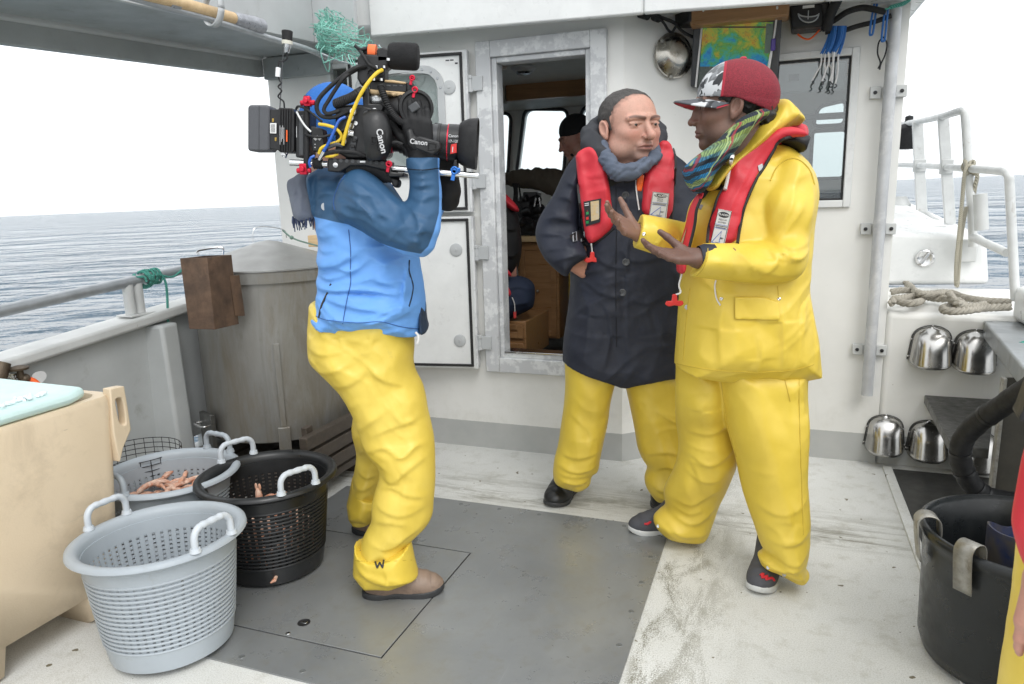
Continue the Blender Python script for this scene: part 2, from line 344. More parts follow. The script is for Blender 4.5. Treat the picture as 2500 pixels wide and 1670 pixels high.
M = dict(
    wall=m_wall(), deck=m_deck(), plate=m_plate(), water=m_water(), glass=m_glass(), glass2=m_glass((.80, .84, .84), 1., 2.1), tank=m_tank(), chart=m_chart(), alu=m_grey_paint_alu(),
    white=PM('white paint', (.74, .75, .74), .35, var=.06, dirt=(.45, .43, .37), ds=11, dt=(.66, .8)),
    railw=PM('chipped white rail paint', (.66, .67, .66), .45, var=.1, dirt=(.36, .33, .29), ds=16, dt=(.6, .72), bump=.15),
    grey=PM('grey deckhouse paint', (.36, .38, .38), .5, var=.14, vs=4, dirt=(.25, .245, .23), ds=9, dt=(.55, .75)),
    lgrey=PM('light grey paint', (.46, .475, .48), .45, var=.08, vs=4, dirt=(.30, .29, .27), dt=(.62, .78)),
    bulw=PM('grey bulwark paint', (.47, .49, .49), .42, var=.1, vs=3, dirt=(.27, .265, .24), ds=7, dt=(.6, .8)),
    cap=PM('cap rail paint', (.57, .58, .57), .45, var=.1, vs=5, dirt=(.2, .17, .13), ds=14, dt=(.68, .75), bump=.1),
    galv=PM('galvanised tube', (.42, .44, .46), .42, .55, var=.15, vs=14, dirt=(.3, .3, .3), bump=.1),
    steel=PM('bright steel', (.66, .66, .66), .2, 1., var=.1, vs=10, rv=.08),
    rod=PM('polished rod', (.75, .76, .78), .16, 1., var=.05),
    chrome=PM('polished steel cowl', (.50, .49, .47), .24, 1., var=.12, vs=6, dirt=(.36, .33, .28), ds=14, dt=(.62, .8), rv=.06, bump=.05, bs=18),
    dsteel=PM('dark tread plate', (.10, .10, .095), .4, .6, var=.25, vs=12, bump=.6, bs=60),
    olive=PM('shaded steel panel', (.055, .05, .038), .45, var=.25, vs=7, dirt=(.10, .09, .06), ds=12, bump=.1),  # steel standing in shade, the shade put into its dark colour
    gunm=PM('steel work top', (.33, .35, .36), .38, .6, var=.14, vs=5, dirt=(.22, .21, .19), ds=8),
    black=PM('black plastic', (.012, .012, .013), .42, var=.3, vs=20, bump=.1),
    blackm=PM('matt black rubber', (.010, .010, .011), .65, var=.3, vs=20, bump=.2),
    blackg=PM('gloss black', (.012, .012, .014), .2, var=.2),
    gasket=PM('black rubber gasket', (.014, .014, .015), .6),
    dgrey=PM('dark grey plastic', (.06, .063, .068), .45, var=.15, bump=.1),
    battery=PM('grey battery shell', (.085, .088, .098), .5, var=.08, bump=.12, bs=300),
    bin_=m_bin(),
    mint=PM('pale mint foam', (.60, .78, .755), .6, var=.06, dirt=(.42, .56, .52), bump=.3, bs=90),
    ice=PM('crushed ice', (.80, .86, .88), .3, var=.06, bump=.6, bs=120),
    bgrey=PM('grey basket plastic', (.36, .40, .435), .42, var=.08, vs=5, dirt=(.27, .28, .27), ds=14, dt=(.62, .8), bump=.06),
    bblack=PM('black basket plastic', (.014, .015, .016), .38, var=.3, vs=9, dirt=(.10, .10, .10), ds=30, dt=(.68, .78)),
    bhand=PM('pale grey handle plastic', (.52, .56, .60), .4, var=.06),
    rust=PM('rusty steel box', (.105, .070, .052), .5, .45, var=.25, vs=9, c2=(.185, .115, .075), dirt=(.06, .040, .032), ds=12, dt=(.48, .7), bump=.3, bs=40),
    tubm=PM('scuffed black tub', (.011, .013, .014), .33, var=.3, vs=8, dirt=(.10, .095, .085), ds=34, dt=(.70, .74), bump=.08),
    barrel=PM('dirty blue barrel', (.012, .03, .11), .4, var=.3, vs=8, dirt=(.10, .085, .055), ds=6, dt=(.42, .6)),
    clip=PM('bare metal clip', (.34, .33, .30), .5, .6, var=.2, vs=30, dirt=(.16, .14, .11), ds=40, dt=(.5, .7)),
    timber=m_wood('dark wet timber', (.045, .034, .026), (.10, .08, .062), .55),
    oak=m_wood('varnished interior wood', (.28, .145, .06), (.40, .22, .10), .35),
    pine=m_wood('pale boat hook wood', (.55, .38, .20), (.68, .50, .29), .45),
    tape=PM('duct tape', (.36, .37, .40), .35, .4, var=.2, vs=40, bump=.6, bs=70),
    teal=m_rope((.13, .50, .40), (.05, .24, .20), 110), rope=m_rope((.46, .42, .35), (.15, .135, .11), 90), rope2=m_rope((.62, .58, .46), (.30, .28, .22), 120),
    net=PM('green netting', (.22, .50, .42), .75, var=.2),
    galvd=PM('dull screw head', (.22, .23, .23), .5, .6, var=.2),
    red=PM('red plastic', (.62, .03, .025), .35), redm=PM('red anodised metal', (.60, .02, .05), .3, .6), bluem=PM('blue anodised metal', (.04, .19, .60), .3, .5),
    orange=PM('orange plastic', (.85, .13, .02), .4), blue=PM('blue strap', (.03, .15, .45), .6, var=.2), yellowc=PM('yellow cable', (.75, .52, .03), .45), bluec=PM('blue cable', (.03, .12, .50), .4),
    wcord=PM('white cord', (.72, .71, .70), .7), cream=PM('interior lining', (.60, .58, .52), .55, var=.08), dceil=PM('interior ceiling', (.58, .58, .54), .6, var=.05),
    intf=PM('interior floor', (.05, .045, .04), .5), dark=PM('dark cavity', (.008, .008, .008), .8), tagw=PM('white tag', (.78, .79, .79), .4),
    crab=PM('shellfish', (.62, .20, .09), .35, var=.2, vs=30, c2=(.80, .62, .50)), crab2=PM('pale shellfish', (.74, .56, .45), .35, var=.15, vs=30, c2=(.66, .28, .15)),
    paper=PM('white label', (.74, .74, .73), .45, var=.03), ink=PM('dark print', (.03, .03, .035), .5), mark=PM('white print', (.55, .55, .56), .5),
)

# ------------------------------------------------------------------ the sea
def sea():
    mb = MB(); tilt = math.tan(R_(.73)); z0 = -1.15; n = 150
    rs = [0] + [1.5*1.085**i for i in range(112)]; rng = np.random.RandomState(3)
    W = [(rng.uniform(0, 6.28), rng.uniform(.5, 3.2), rng.uniform(0, 6.28)) for _ in range(26)]
    vs = []
    for r in rs:
        for k in range(n):
            a = 2*math.pi*k/n; x, y = r*math.sin(a), r*math.cos(a)
            vs.append((x, y, z0 + x*tilt))
    fs = [(i*n+k, i*n+(k+1) % n, (i+1)*n+(k+1) % n, (i+1)*n+k) for i in range(len(rs)-1) for k in range(n)]
    mb.add(vs, [f[::-1] for f in fs])
    obj('water', mb, M['water'], kind='structure', ang=0)
sea()

# ------------------------------------------------------------------ the deck and its steel plating
mb = MB(); mb.box((-2.80, -2.5, -.25), (2.2, 3.95, 0)); obj('deck', mb, M['deck'], fr='b', kind='structure')
PU0, PU1, PV0, PV1 = -1.91, -.368, 1.497, 2.772; HU0, HU1, HV0, HV1 = -1.76, -1.072, 1.662, 2.332
t = thing('deck_plating', 'large grey steel sheet screwed flat to the pale deck around the hatch', 'deck plate', ((PU0+PU1)/2, (PV0+PV1)/2, 0), 'b')
mb = MB(); g = .006
for a, b in (((PU0, PV0), (PU1, HV0-g)), ((PU0, HV1+g), (PU1, PV1)), ((PU0, HV0-g), (HU0-g, HV1+g)), ((HU1+g, HV0-g), (PU1, HV1+g))):
    mb.box((a[0], a[1], .0005), (b[0], b[1], .006))
obj('sheet', mb, M['plate'], t)
mb = MB(); mb.box((HU0-g, HV0-g, .0003), (HU1+g, HV1+g, .0012)); obj('seal', mb, M['gasket'], t)  # dark sheet added under the gap so the groove reads dark
scr = None
for (u, v) in [(PU1-.035, 1.56+.19*k) for k in range(7)] + [(-.55-.185*k, PV1-.035) for k in range(8)] + [(-.6-.22*k, PV0+.035) for k in range(6)]:
    if scr is None:
        mb = MB(); mb.lathe((u, v, .006), [(.0095, 0), (.0085, .0012), (.004, .0006), (.0005, .0003)], 14); s0 = obj('screw', mb, M['galvd'], t); scr = (u, v)
    else:
        s1 = s0.copy(); C.objects.link(s1); s1.location = (u-scr[0], v-scr[1], 0)
t = thing('hatch_cover', 'square steel hatch set flush in the deck plating beside the black basket', 'hatch', ((HU0+HU1)/2, (HV0+HV1)/2, 0), 'b')
mb = MB(); mb.box((HU0, HV0, .0016), (HU1, HV1, .0065)); obj('lid', mb, M['plate'], t, bevel=.001)
p = PZ(742, 1520, .0065); mb = MB(); mb.lathe((p[0], p[1], .0065), [(.021, 0), (.021, .001), (.017, .0012), (.016, .0004), (0, .0004)], 28); r_ = obj('lifting_ring', mb, M['gasket'], t)
mb = MB(); mb.obox((p[0]+.002, p[1], .0082), (1, .1, 0), (0, 1, 0), (0, 0, 1), (.010, .006, .0012)); obj('ring_latch', mb, M['steel'], r_, bevel=.001)
p = PZ(703, 1546, .0065); mb = MB(); mb.lathe((p[0], p[1], .0065), [(.008, 0), (.006, .0015), (0, .001)], 14); obj('screw', mb, M['steel'], t)
mb = MB(); mb.box((.57, 1.2, .0005), (1.35, 3.72, .006)); o = obj('dark_deck_sheet', mb, PM('dark rubber sheet', (.055, .055, .052), .45, .1, var=.2, vs=6, dirt=(.09, .085, .07)), fr='b', base=(.95, 2.4, 0)); tag(o, 'dark grey sheet lying on the deck behind the black tub', 'deck sheet')
mb = MB(); mb.box((.525, 1.2, .0003), (.566, 3.74, .012)); o = obj('deck_batten', mb, M['deck'], fr='b', base=(.545, 2.4, 0), bevel=.003); tag(o, 'pale painted batten edging the dark deck sheet', 'batten')

# ------------------------------------------------------------------ panels with openings
from mathutils.geometry import tessellate_polygon
def panel(mb, outer, holes, F, th):
    """flat sheet with holes; F maps (a, b, depth) to a point"""
    loops = [outer]+holes
    tris = tessellate_polygon([[Vector((a, b, 0)) for a, b in L] for L in loops])
    fl = [q for L in loops for q in L]; n = len(fl)
    vs = [F(a, b, 0) for a, b in fl]+[F(a, b, th) for a, b in fl]
    fs = []
    ref = np.array(F(0, 0, 0))-np.array(F(0, 0, th))
    for t3 in tris:
        a, b, c = (np.array(vs[i], float) for i in t3)
        t3 = tuple(t3) if np.cross(b-a, c-a).dot(ref) > 0 else tuple(t3[::-1])
        fs += [t3, tuple(i+n for i in t3[::-1])]
    o = 0
    for li, L in enumerate(loops):
        m = len(L)
        for i in range(m):
            j = (i+1) % m; fs.append((o+i, o+j, o+j+n, o+i+n))
        o += m
    o0 = len(mb.v); mb.add(vs, fs)
    return mb
def wallbm(o):                                   # consistent outward normals
    bm = bmesh.new(); bm.from_mesh(o.data); bmesh.ops.recalc_face_normals(bm, faces=bm.faces); bm.to_mesh(o.data); bm.free()
def rect(x0, x1, z0, z1): return [(x0, z0), (x1, z0), (x1, z1), (x0, z1)]

# ------------------------------------------------------------------ wheelhouse
V1, V2, VF = 3.47, 3.80, 5.6
wh = thing('wheelhouse', 'white wheelhouse with an open doorway behind the men', 'wheelhouse', (-1.1, 3.8, 0), 'b')
DO = (-1.359, -.835, .51, 2.045)
mb = MB()
w1h = rect(-2.291, -2.10, 1.94, 2.05)
panel(mb, rect(-2.70, -.71, 0, 2.28), [rect(*DO), w1h], lambda a, b, d: (a, V1+d, b), .06)
mb2 = MB()
w3h = rect(-.17, .282, 1.295, 1.955)
panel(mb2, rect(-.33, .50, 0, 2.28), [w3h], lambda a, b, d: (a, V2+d, b), .05)
mb.v += []; mb.add(mb2.v, mb2.f)
mb.prism([(-.71, V1, 0), (-.33, V2, 0), (-.33, V2+.05, 0), (-.71, V1+.06, 0)], (0, 0, 2.28))          # slanted return
sw = rect(4.15, 5.35, 1.30, 1.98)
panel(mb, rect(V1+.06, VF, 0, 2.28), [sw], lambda a, b, d: (-2.70+d, a, b), .06); panel(mb, rect(V2+.05, VF, 0, 2.28), [sw], lambda a, b, d: (.45+d, a, b), .05)   # sides, with unseen window openings added to brighten the room
q = [PV(*c, VF)[[0, 2]] for c in ((1283, 269), (1386, 270), (1375, 425), (1263, 425))]
def rq(Q, r=.05, n=5):                           # quad with rounded corners
    out = []
    for i in range(4):
        p0, p1, p2 = np.array(Q[i-1]), np.array(Q[i]), np.array(Q[(i+1) % 4])
        a, b = p1+nrm(p0-p1)*r, p1+nrm(p2-p1)*r
        out += [(1-k/n)**2*a+2*(1-k/n)*(k/n)*p1+(k/n)**2*b for k in range(n+1)]
    return [tuple(x) for x in out]
dx = q[1][0]-q[0][0]+.125
fw = []
for k, (dz) in ((-1, 0), (0, 0), (1, -.01), (2, -.02), (3, -.02)):  # last pane of the row is added to bring more light in
    fw.append(rq([p+np.array([k*dx, dz]) for p in q], .06))
fw.append(rq([(.19, 1.42), (.40, 1.42), (.40, 1.735), (.19, 1.735)], .03)); fw.append(rq([(.19, 1.775), (.385, 1.775), (.385, 1.93), (.22, 1.90)], .04))
panel(mb, rect(-2.64, .45, 0, 2.28), fw, lambda a, b, d: (a, VF+d, b), .06)
o = obj('wall', mb, M['wall'], wh, ang=30); wallbm(o)
for L in fw:
    c = np.mean(L, 0); mb = MB(); mb.prism([(p[0], VF+.02, p[1]) for p in L], (0, .006, 0)); g_ = obj('front_window', mb, M['glass'], wh, ang=20)
    mb = MB(); mb.tube([(c[0]+(p[0]-c[0])*1.03, VF-.008, c[1]+(p[1]-c[1])*1.03) for p in L], .014, 6, True); obj('window_rubber', mb, M['dgrey'], g_)
mb = MB(); mb.box((-2.63, 3.54, 2.125), (-.72, VF, 2.16)); mb.box((-.72, 3.86, 2.125), (.44, VF, 2.16)); obj('ceiling', mb, M['dceil'], wh)
mb = MB(); mb.box((-2.63, 3.54, .28), (-.72, VF, .32)); mb.box((-.72, 3.86, .28), (.44, VF, .32)); obj('inner_floor', mb, M['intf'], wh)
mb = MB(); mb.box((-1.86, 5.0, 2.018), (.44, 5.04, 2.124)); obj('wood_fascia', mb, M['oak'], wh)
mb = MB(); mb.box((-2.6, 5.045, 2.018), (.44, 5.59, 2.03)); mb.box((-2.62, 4.98, 2.0), (-1.87, 5.04, 2.124)); obj('dropped_lining', mb, M['cream'], wh)
for u0 in (-2.63, .425):
    mb = MB(); panel(mb, rect(3.9, 5.58, .33, 2.11), [sw], lambda a, b, d: (u0+d, a, b), .012); o = obj('inner_lining', mb, M['cream'], wh); wallbm(o)
    mb = MB(); mb.box((u0-.03 if u0 < 0 else u0+.03, 4.16, 1.31), (u0-.024 if u0 < 0 else u0+.036, 5.34, 1.97)); obj('added_side_glazing', mb, M['glass'], wh)  # pane for the added opening that lets light into the room
p = PV(1278, 163, 4.35); mb = MB(); mb.lathe((p[0], p[1], 2.124), [(.075, 0), (.075, -.012), (.055, -.03), (.0, -.034)][::-1], 24)
cl = obj('ceiling_lamp', mb, M['lgrey'], wh); mb = MB(); mb.lathe((p[0], p[1], 2.089), [(0, -.012), (.04, -.008), (.045, 0)], 20); obj('lamp_lens', mb, M['blackg'], cl)
p = PV(1219, 152, 4.3); mb = MB(); mb.lathe((p[0], p[1], 2.124), [(0, -.02), (.04, -.016), (.045, 0)], 20); obj('ceiling_vent', mb, M['cream'], wh)
# roof: aft fascia with a turned-down lip, soffit and top
mb = MB()
fas = [(-1.935, 2.146), (-.59, 2.111), (.13, 2.084), (.55, 2.058)]
for (u0, z0), (u1, z1) in zip(fas[:-1], fas[1:]):
    mb.add([(u0, 3.30, z0), (u1, 3.30, z1), (u1, 3.335, z1), (u0, 3.335, z0), (u0, 3.30, 2.62), (u1, 3.30, 2.62), (u1, 3.335, 2.62), (u0, 3.335, 2.62)],
           [(0, 3, 2, 1), (4, 5, 6, 7), (0, 1, 5, 4), (2, 3, 7, 6), (3, 0, 4, 7), (1, 2, 6, 5)])
obj('roof_fascia', mb, M['white'], wh, bevel=.008, ang=50)
mb = MB(); mb.add([(-2.72, 3.336, 2.21), (.56, 3.336, 2.13), (.56, 5.9, 2.19), (-2.72, 5.9, 2.27), (-2.72, 3.336, 2.55), (.56, 3.336, 2.5), (.56, 5.9, 2.5), (-2.72, 5.9, 2.55)],
    [(0, 3, 2, 1), (4, 5, 6, 7), (0, 1, 5, 4), (1, 2, 6, 5), (2, 3, 7, 6), (3, 0, 4, 7)]); obj('roof', mb, M['white'], wh, bevel=.02)
# door frame: outer face, deep reveal, raised sill
mb = MB(); mb.frame(-1.438, -.783, .442, 2.10, .078, V1-.032, V1-.001); mb.frame(-1.36, -.861, .52, 2.022, .026, V1-.014, V1+.07)
obj('door_frame', mb, M['alu'], wh, bevel=.004)
mb = MB(); mb.box((-1.334, V1-.02, .546), (-.861, V1+.07, .556)); obj('sill_plate', mb, M['steel'], wh, bevel=.002)
mb = MB(); mb.frame(-2.31, -2.08, 1.92, 2.07, .024, V1-.012, V1-.001); f_ = obj('side_window', mb, M['white'], wh, bevel=.003)
mb = MB(); mb.box((-2.286, V1+.02, 1.944), (-2.104, V1+.026, 2.046)); obj('pane', mb, M['glass'], f_)
mb = MB(); mb.frame(-.195, .309, 1.262, 1.978, .034, V2-.018, V2-.001); f_ = obj('aft_window', mb, M['white'], wh, bevel=.004)
mb = MB(); mb.frame(-.16, .274, 1.297, 1.943, .008, V2-.006, V2+.008); obj('window_gasket', mb, M['gasket'], f_)
mb = MB(); mb.box((-.152, V2+.01, 1.305), (.266, V2+.016, 1.935)); obj('pane', mb, M['glass2'], f_)
mb = MB(); mb.box((.01, V2+.018, 1.855), (.055, V2+.022, 1.885)); obj('sticker', mb, M['black'], f_)
mb = MB(); mb.lathe((.145, V2-.018, 1.279), [(.006, 0), (.005, .003), (0, .003)], 10, (0, -1, 0)); obj('screw', mb, M['dark'], f_)
mb = MB(); mb.box((-.15, V2+.10, 1.18), (.42, V2+.5, 1.33)); cs_ = obj('console', mb, M['dgrey'], wh, bevel=.01); mb = MB(); mb.box((-.15, V2+.03, 1.80), (.26, V2+.05, 1.93)); obj('overhead_panel', mb, M['lgrey'], wh, bevel=.01); mb = MB(); mb.box((-.15, 4.6, 1.735), (.42, 4.64, 1.77)); obj('grab_rail', mb, M['dgrey'], wh, bevel=.01)
# the two-leaf door swung back on its hinges
DH = np.array([-1.488, 3.452]); da = R_(180-9); dd = np.array([math.cos(da), -math.sin(da)]); dn = np.array([-dd[1], dd[0]])
if dn[1] > 0: dn = -dn
def DP(a, b, d): q_ = DH+dd*a+dn*d; return (q_[0], q_[1], b)      # a from hinge, b height, d towards the deck
door = None
for nm, z0, z1 in (('upper_door', 1.285, 2.063), ('lower_door', .463, 1.262)):
    holes = [[(a, b) for a, b in rrect(.145, .54, 1.50, 1.965, .075)]] if nm == 'upper_door' else []
    mb = MB(); panel(mb, rect(0, .62, z0, z1), holes, lambda a, b, d: DP(a, b, .006+d), .034); dr = obj(nm, mb, M['white'], wh); wallbm(dr)
    mb = MB()
    for a0, a1, b0, b1 in ((.012, .608, z1-.024, z1-.010), (.012, .608, z0+.010, z0+.024), (.012, .026, z0+.024, z1-.024), (.594, .608, z0+.024, z1-.024)):
        mb.prism([DP(a0, b0, .0405), DP(a1, b0, .0405), DP(a1, b1, .0405), DP(a0, b1, .0405)], np.r_[dn*.010, 0])
    obj('seal', mb, M['gasket'], dr, bevel=.003)
    for a, b in ((.085, z0+.15), (.085, z1-.17), (.55, z0+.15)):
        mb = MB(); mb.lathe(DP(a, b, .0405), [(.034, 0), (.033, .004), (.028, .006), (.008, .006), (.006, .009), (0, .009)], 24, np.r_[dn, 0]); obj('plug', mb, M['lgrey'], dr)
    mb = MB()
    mb.prism([DP(-.012, z0, .002), DP(-.001, z0, .002), DP(-.001, z0, .046), DP(-.012, z0, .046)], (0, 0, z1-z0)); obj('edge_strip', mb, M['alu'], dr)
    if holes:
        mb = MB(); L1, L2 = rrect(.108, .577, 1.463, 2.002, .10), holes[0]
        panel(mb, L1, [L2], lambda a, b, d: DP(a, b, .041+d), .010); fr_ = obj('porthole_frame', mb, M['lgrey'], dr, bevel=.003); wallbm(fr_)
        mb = MB(); mb.prism([DP(a, b, .02) for a, b in L2], np.r_[dn*.006, 0]); obj('pane', mb, M['glass'], fr_, ang=20)
        mb = MB()
        for k in range(16):
            a, b = rrect(.127, .558, 1.482, 1.983, .09, 3)[k]; mb.lathe(DP(a, b, .051), [(.007, 0), (.005, .003), (0, .003)], 8, np.r_[dn, 0])
        obj('frame_screws', mb, M['galv'], fr_)
        mb = MB(); mb.prism([DP(.03, 1.995, .0405), DP(.10, 1.995, .0405), DP(.10, 2.028, .0405), DP(.03, 2.028, .0405)], np.r_[dn*.0006, 0]); st_ = obj('sticker', mb, M['paper'], dr)
        mb = MB(); [mb.prism([DP(a0, b0, .0412), DP(a1, b0, .0412), DP(a1, b1, .0412), DP(a0, b1, .0412)], np.r_[dn*.0003, 0]) for a0, a1, b0, b1 in ((.078, .097, 2.016, 2.022), (.056, .074, 2.016, 2.022), (.036, .050, 1.999, 2.007))]; obj('print_lines', mb, M['ink'], st_)
for z in (1.905, 1.435, 1.075, .60):
    mb = MB()
    for k, (a, b) in enumerate(((-.04, -.022), (-.022, .022), (.022, .04))): mb.cyl((-1.463, 3.425, z+a), (-1.463, 3.425, z+b), (.013, .0105, .013)[k], n=14)
    mb.box((-1.461, 3.425, z-.035), (-1.40, 3.437, z+.035)); mb.box((-1.492, 3.415, z-.02), (-1.465, 3.424, z+.02))
    obj('hinge', mb, M['lgrey'], wh, bevel=.002)
# lower house front, side deck and raised foredeck to starboard
mb = MB()
mb.add([(.50, V2, 0), (1.6, V2, 0), (1.6, V2, .745), (.50, V2, .765), (.50, 4.5, .80), (1.6, 4.5, .80), (.50, 4.5, 0), (1.6, 4.5, 0)], [(0, 1, 2, 3), (3, 2, 5, 4), (1, 7, 5, 2), (0, 3, 4, 6), (4, 5, 7, 6)])
t_ = thing('side_deck', 'white side deck and house front carrying the steel cowls and the rope', 'side deck', (.9, 4.0, 0), 'b')
obj('house_front', mb, M['wall'], t_, bevel=.03, ang=60, seg=4)
mb = MB(); us = 1.06
sh = [(.50, 4.505, .80), (us+.02, 4.505, .815), (us-.01, 4.53, 1.075), (.50, 4.53, 1.11)]
mb.prism(sh, (0.12, 4.2, .16)); mb.prism([(.50, 5.0, 1.115), (us-.1, 5.0, 1.10), (us-.2, 5.2, 1.17), (.5, 5.2, 1.19)], (.12, 3.6, .14)); obj('raised_foredeck', mb, M['white'], t_, bevel=.03, seg=4, ang=50)
p = PV(2258, 631, 4.5); mb = MB(); mb.lathe((p[0], 4.508, p[2]), [(.048, 0), (.047, .008), (.040, .012), (.034, .008), (0, .008)], 28, (0, -1, 0)); fc_ = obj('filler_cap', mb, M['steel'], t_)
mb = MB(); mb.obox((p[0], 4.494, p[2]), (1, 0, 1.7), (0, 1, 0), (-1.7, 0, 1), (.034, .006, .007)); obj('cap_bar', mb, M['steel'], fc_, bevel=.002)
mb = MB(); mb.add([(1.05, V2, -.3), (1.25, V2, -.3), (1.25, 8.5, 1.15), (1.06, 8.5, 1.2), (1.05, V2, .74), (1.25, V2, .72)], [(0, 4, 3), (4, 5, 2, 3), (1, 2, 5)]); 
# ------------------------------------------------------------------ port side: bulwark, rail, canopy
BU = -2.78
def capz(v): return .60+.085*v
t = thing('bulwark', 'grey painted bulwark with a pale cap rail along the port side', 'bulwark', (BU, 1.5, 0), 'b')
mb = MB()
vs = [-2.4, 2.70, 2.81, 3.47]
def bw(v0, v1, z0, z1): mb.add([(BU, v0, z0), (BU, v1, z0), (BU, v1, z1 if z1 else capz(v1)), (BU, v0, z1 if z1 else capz(v0)), (BU-.07, v0, z0), (BU-.07, v1, z0), (BU-.07, v1, z1 if z1 else capz(v1)), (BU-.07, v0, z1 if z1 else capz(v0))],
    [(0, 1, 2, 3), (7, 6, 5, 4), (1, 5, 6, 2), (4, 0, 3, 7), (3, 2, 6, 7), (4, 5, 1, 0)])
bw(-2.4, 2.695, -.6, None); bw(2.695, 2.82, .19, None); bw(2.82, 2.845, -.6, None); bw(2.845, 2.885, .19, None); bw(2.885, 3.6, -.6, None); bw(2.695, 2.82, -.6, .125); bw(2.845, 2.885, -.6, .125)
obj('plating', mb, M['bulw'], t, ang=30)
mb = MB(); n = 16
mb.grid(lambda a, b: (BU+.06-.16*b, -2.4+6.0*a, capz(-2.4+6.0*a)+.012), 1, 1)
mb = MB(); P = [(BU+.055, 0), (BU+.055, .05), (BU-.10, .05), (BU-.10, 0)]
mb.add([(u, v, capz(v)+z) for v in (-2.4, 3.6) for u, z in P], [(0, 1, 5, 4), (1, 2, 6, 5), (2, 3, 7, 6), (3, 0, 4, 7), (0, 3, 2, 1), (4, 5, 6, 7)]); obj('cap_rail', mb, M['cap'], t, bevel=.014, seg=3)
for v in (2.56, 1.35, .1):
    mb = MB(); mb.prism([(BU+.001, v-.075, .0), (BU+.13, v-.05, .0), (BU+.13, v+.05, .0), (BU+.001, v+.075, .0)], (-.045, 0.02, capz(v)-.01)); obj('rib', mb, M['bulw'], t, bevel=.015, seg=3)
mb = MB(); mb.prism([(BU+.001, 1.0, .0), (BU+.16, 1.0, .0), (BU+.12, 1.0, .14), (BU+.001, 1.0, .18)], (0, 1.50, 0)); obj('waterway', mb, M['bulw'], t, bevel=.01)
t = thing('handrail', 'galvanised tube handrail on flat posts above the port bulwark', 'handrail', (BU, 2.0, .8), 'b')
rz = lambda v: .85+.068*v
mb = MB(); mb.tube([(BU-.02, v, rz(v)) for v in (-2.2, 0, 1.5, 2.5, 3.40)], .024, 14); obj('rail', mb, M['galv'], t)
for v in (2.49, .6):
    mb = MB(); z = capz(v)+.05
    for dv in (-.026, .026): mb.tube([(BU-.02, v+dv, z), (BU-.02, v+dv, rz(v)-.012)], .024, 12)
    po = obj('post', mb, M['cap'], t); mb = MB(); mb.box((BU-.065, v-.07, z), (BU+.03, v+.07, z+.008)); obj('foot_plate', mb, M['cap'], po, bevel=.002)
def wind(c, ax, r, turns, pitch, tr, seed=0, wob=.25):
    rg = np.random.RandomState(seed); ax = nrm(ax); up = np.array([0, 0, 1.]); e1 = nrm(np.cross(ax, up)); e2 = np.cross(e1, ax); P = []
    for k in range(int(turns*10)+1):
        a = 2*math.pi*k/10; P.append(np.array(c)+ax*(pitch*(k/10-turns/2)+rg.normal(0, pitch*wob))+(r+rg.uniform(0, tr*1.3))*(math.cos(a)*e1+math.sin(a)*e2))
    return catmull(P, 3)
mb = MB(); vv = 2.60; c = np.array([BU-.02, vv, rz(vv)])
mb.tube(wind(c, (0, 1, .07), .030, 5, .016, .006, 1, .5), .006, 6); mb.tube(wind(c+np.array([0, -.03, 0]), (0, 1, .5), .036, 2, .03, .006, 2, .5), .006, 6)
mb.tube(catmull([c+np.array(p) for p in ((.03, .03, .02), (.038, .05, -.04), (.05, .03, -.16), (.052, .02, -.21), (.05, .035, -.235), (.058, .02, -.25), (.045, .035, -.27), (.06, .055, -.30))], 4), .006, 6)
mb.tube(catmull([c+np.array(p) for p in ((.03, .02, .01), (.035, .1, -.01), (.03, .2, .03), (.028, .27, .035))], 4), .0055, 6)
mb.tube(wind(c+np.array([0, .27, .018]), (0, 1, .07), .030, 3, .02, .006, 3, .4), .006, 6)
mb.sph(c+np.array([.05, .025, -.245]), (.016, .016, .012), 10, 6)
o = obj('tie_rope', mb, M['teal'], fr='b', base=c); tag(o, 'teal rope knotted round the handrail with its loose end hanging', 'rope')
# canopy over the port side
t = thing('side_canopy', 'grey painted canopy over the port side, deep outer beam', 'canopy', (-2.45, 1.5, 2.0), 'b')
bz = lambda v: 1.845+.055*v
def slab(mb, u0, u1, v0, v1, zf0, zf1, h):
    mb.add([(u0, v0, zf0(v0)), (u1, v0, zf1(v0)), (u1, v1, zf1(v1)), (u0, v1, zf0(v1)), (u0, v0, zf0(v0)+h), (u1, v0, zf1(v0)+h), (u1, v1, zf1(v1)+h), (u0, v1, zf0(v1)+h)],
        [(0, 3, 2, 1), (4, 5, 6, 7), (0, 1, 5, 4), (1, 2, 6, 5), (2, 3, 7, 6), (3, 0, 4, 7)])
mb = MB(); slab(mb, -2.73, -2.69, -2, 3.43, bz, bz, .098); obj('outer_beam', mb, M['grey'], t, bevel=.004)
mb = MB(); slab(mb, -2.745, -2.19, -2, 3.45, lambda v: bz(v)+.10, lambda v: bz(v)+.10+.005, .03); obj('ceiling_sheet', mb, M['grey'], t)
mb = MB(); slab(mb, -2.688, -2.66, -2, 3.40, lambda v: bz(v)+.080, lambda v: bz(v)+.086, .018); obj('edge_batten', mb, M['lgrey'], t, bevel=.004)
mb = MB(); slab(mb, -2.20, -2.175, -2, 3.20, lambda v: bz(v)+.10, lambda v: bz(v)+.10, .35); mb.box((-2.175, 3.175, 2.118), (-1.94, 3.20, 2.6)); obj('inner_fascia', mb, M['lgrey'], t, bevel=.003)
mb = MB(); mb.box((-2.69, 3.425, 2.02), (-2.27, 3.468, 2.13)); ep = obj('end_plate', mb, M['grey'], t, bevel=.004)
mb = MB(); [mb.lathe((u, 3.425, 2.06), [(.012, 0), (.012, .006), (0, .007)], 12, (0, -1, 0)) for u in (-2.47, -2.32)]; obj('bolts', mb, M['grey'], ep)
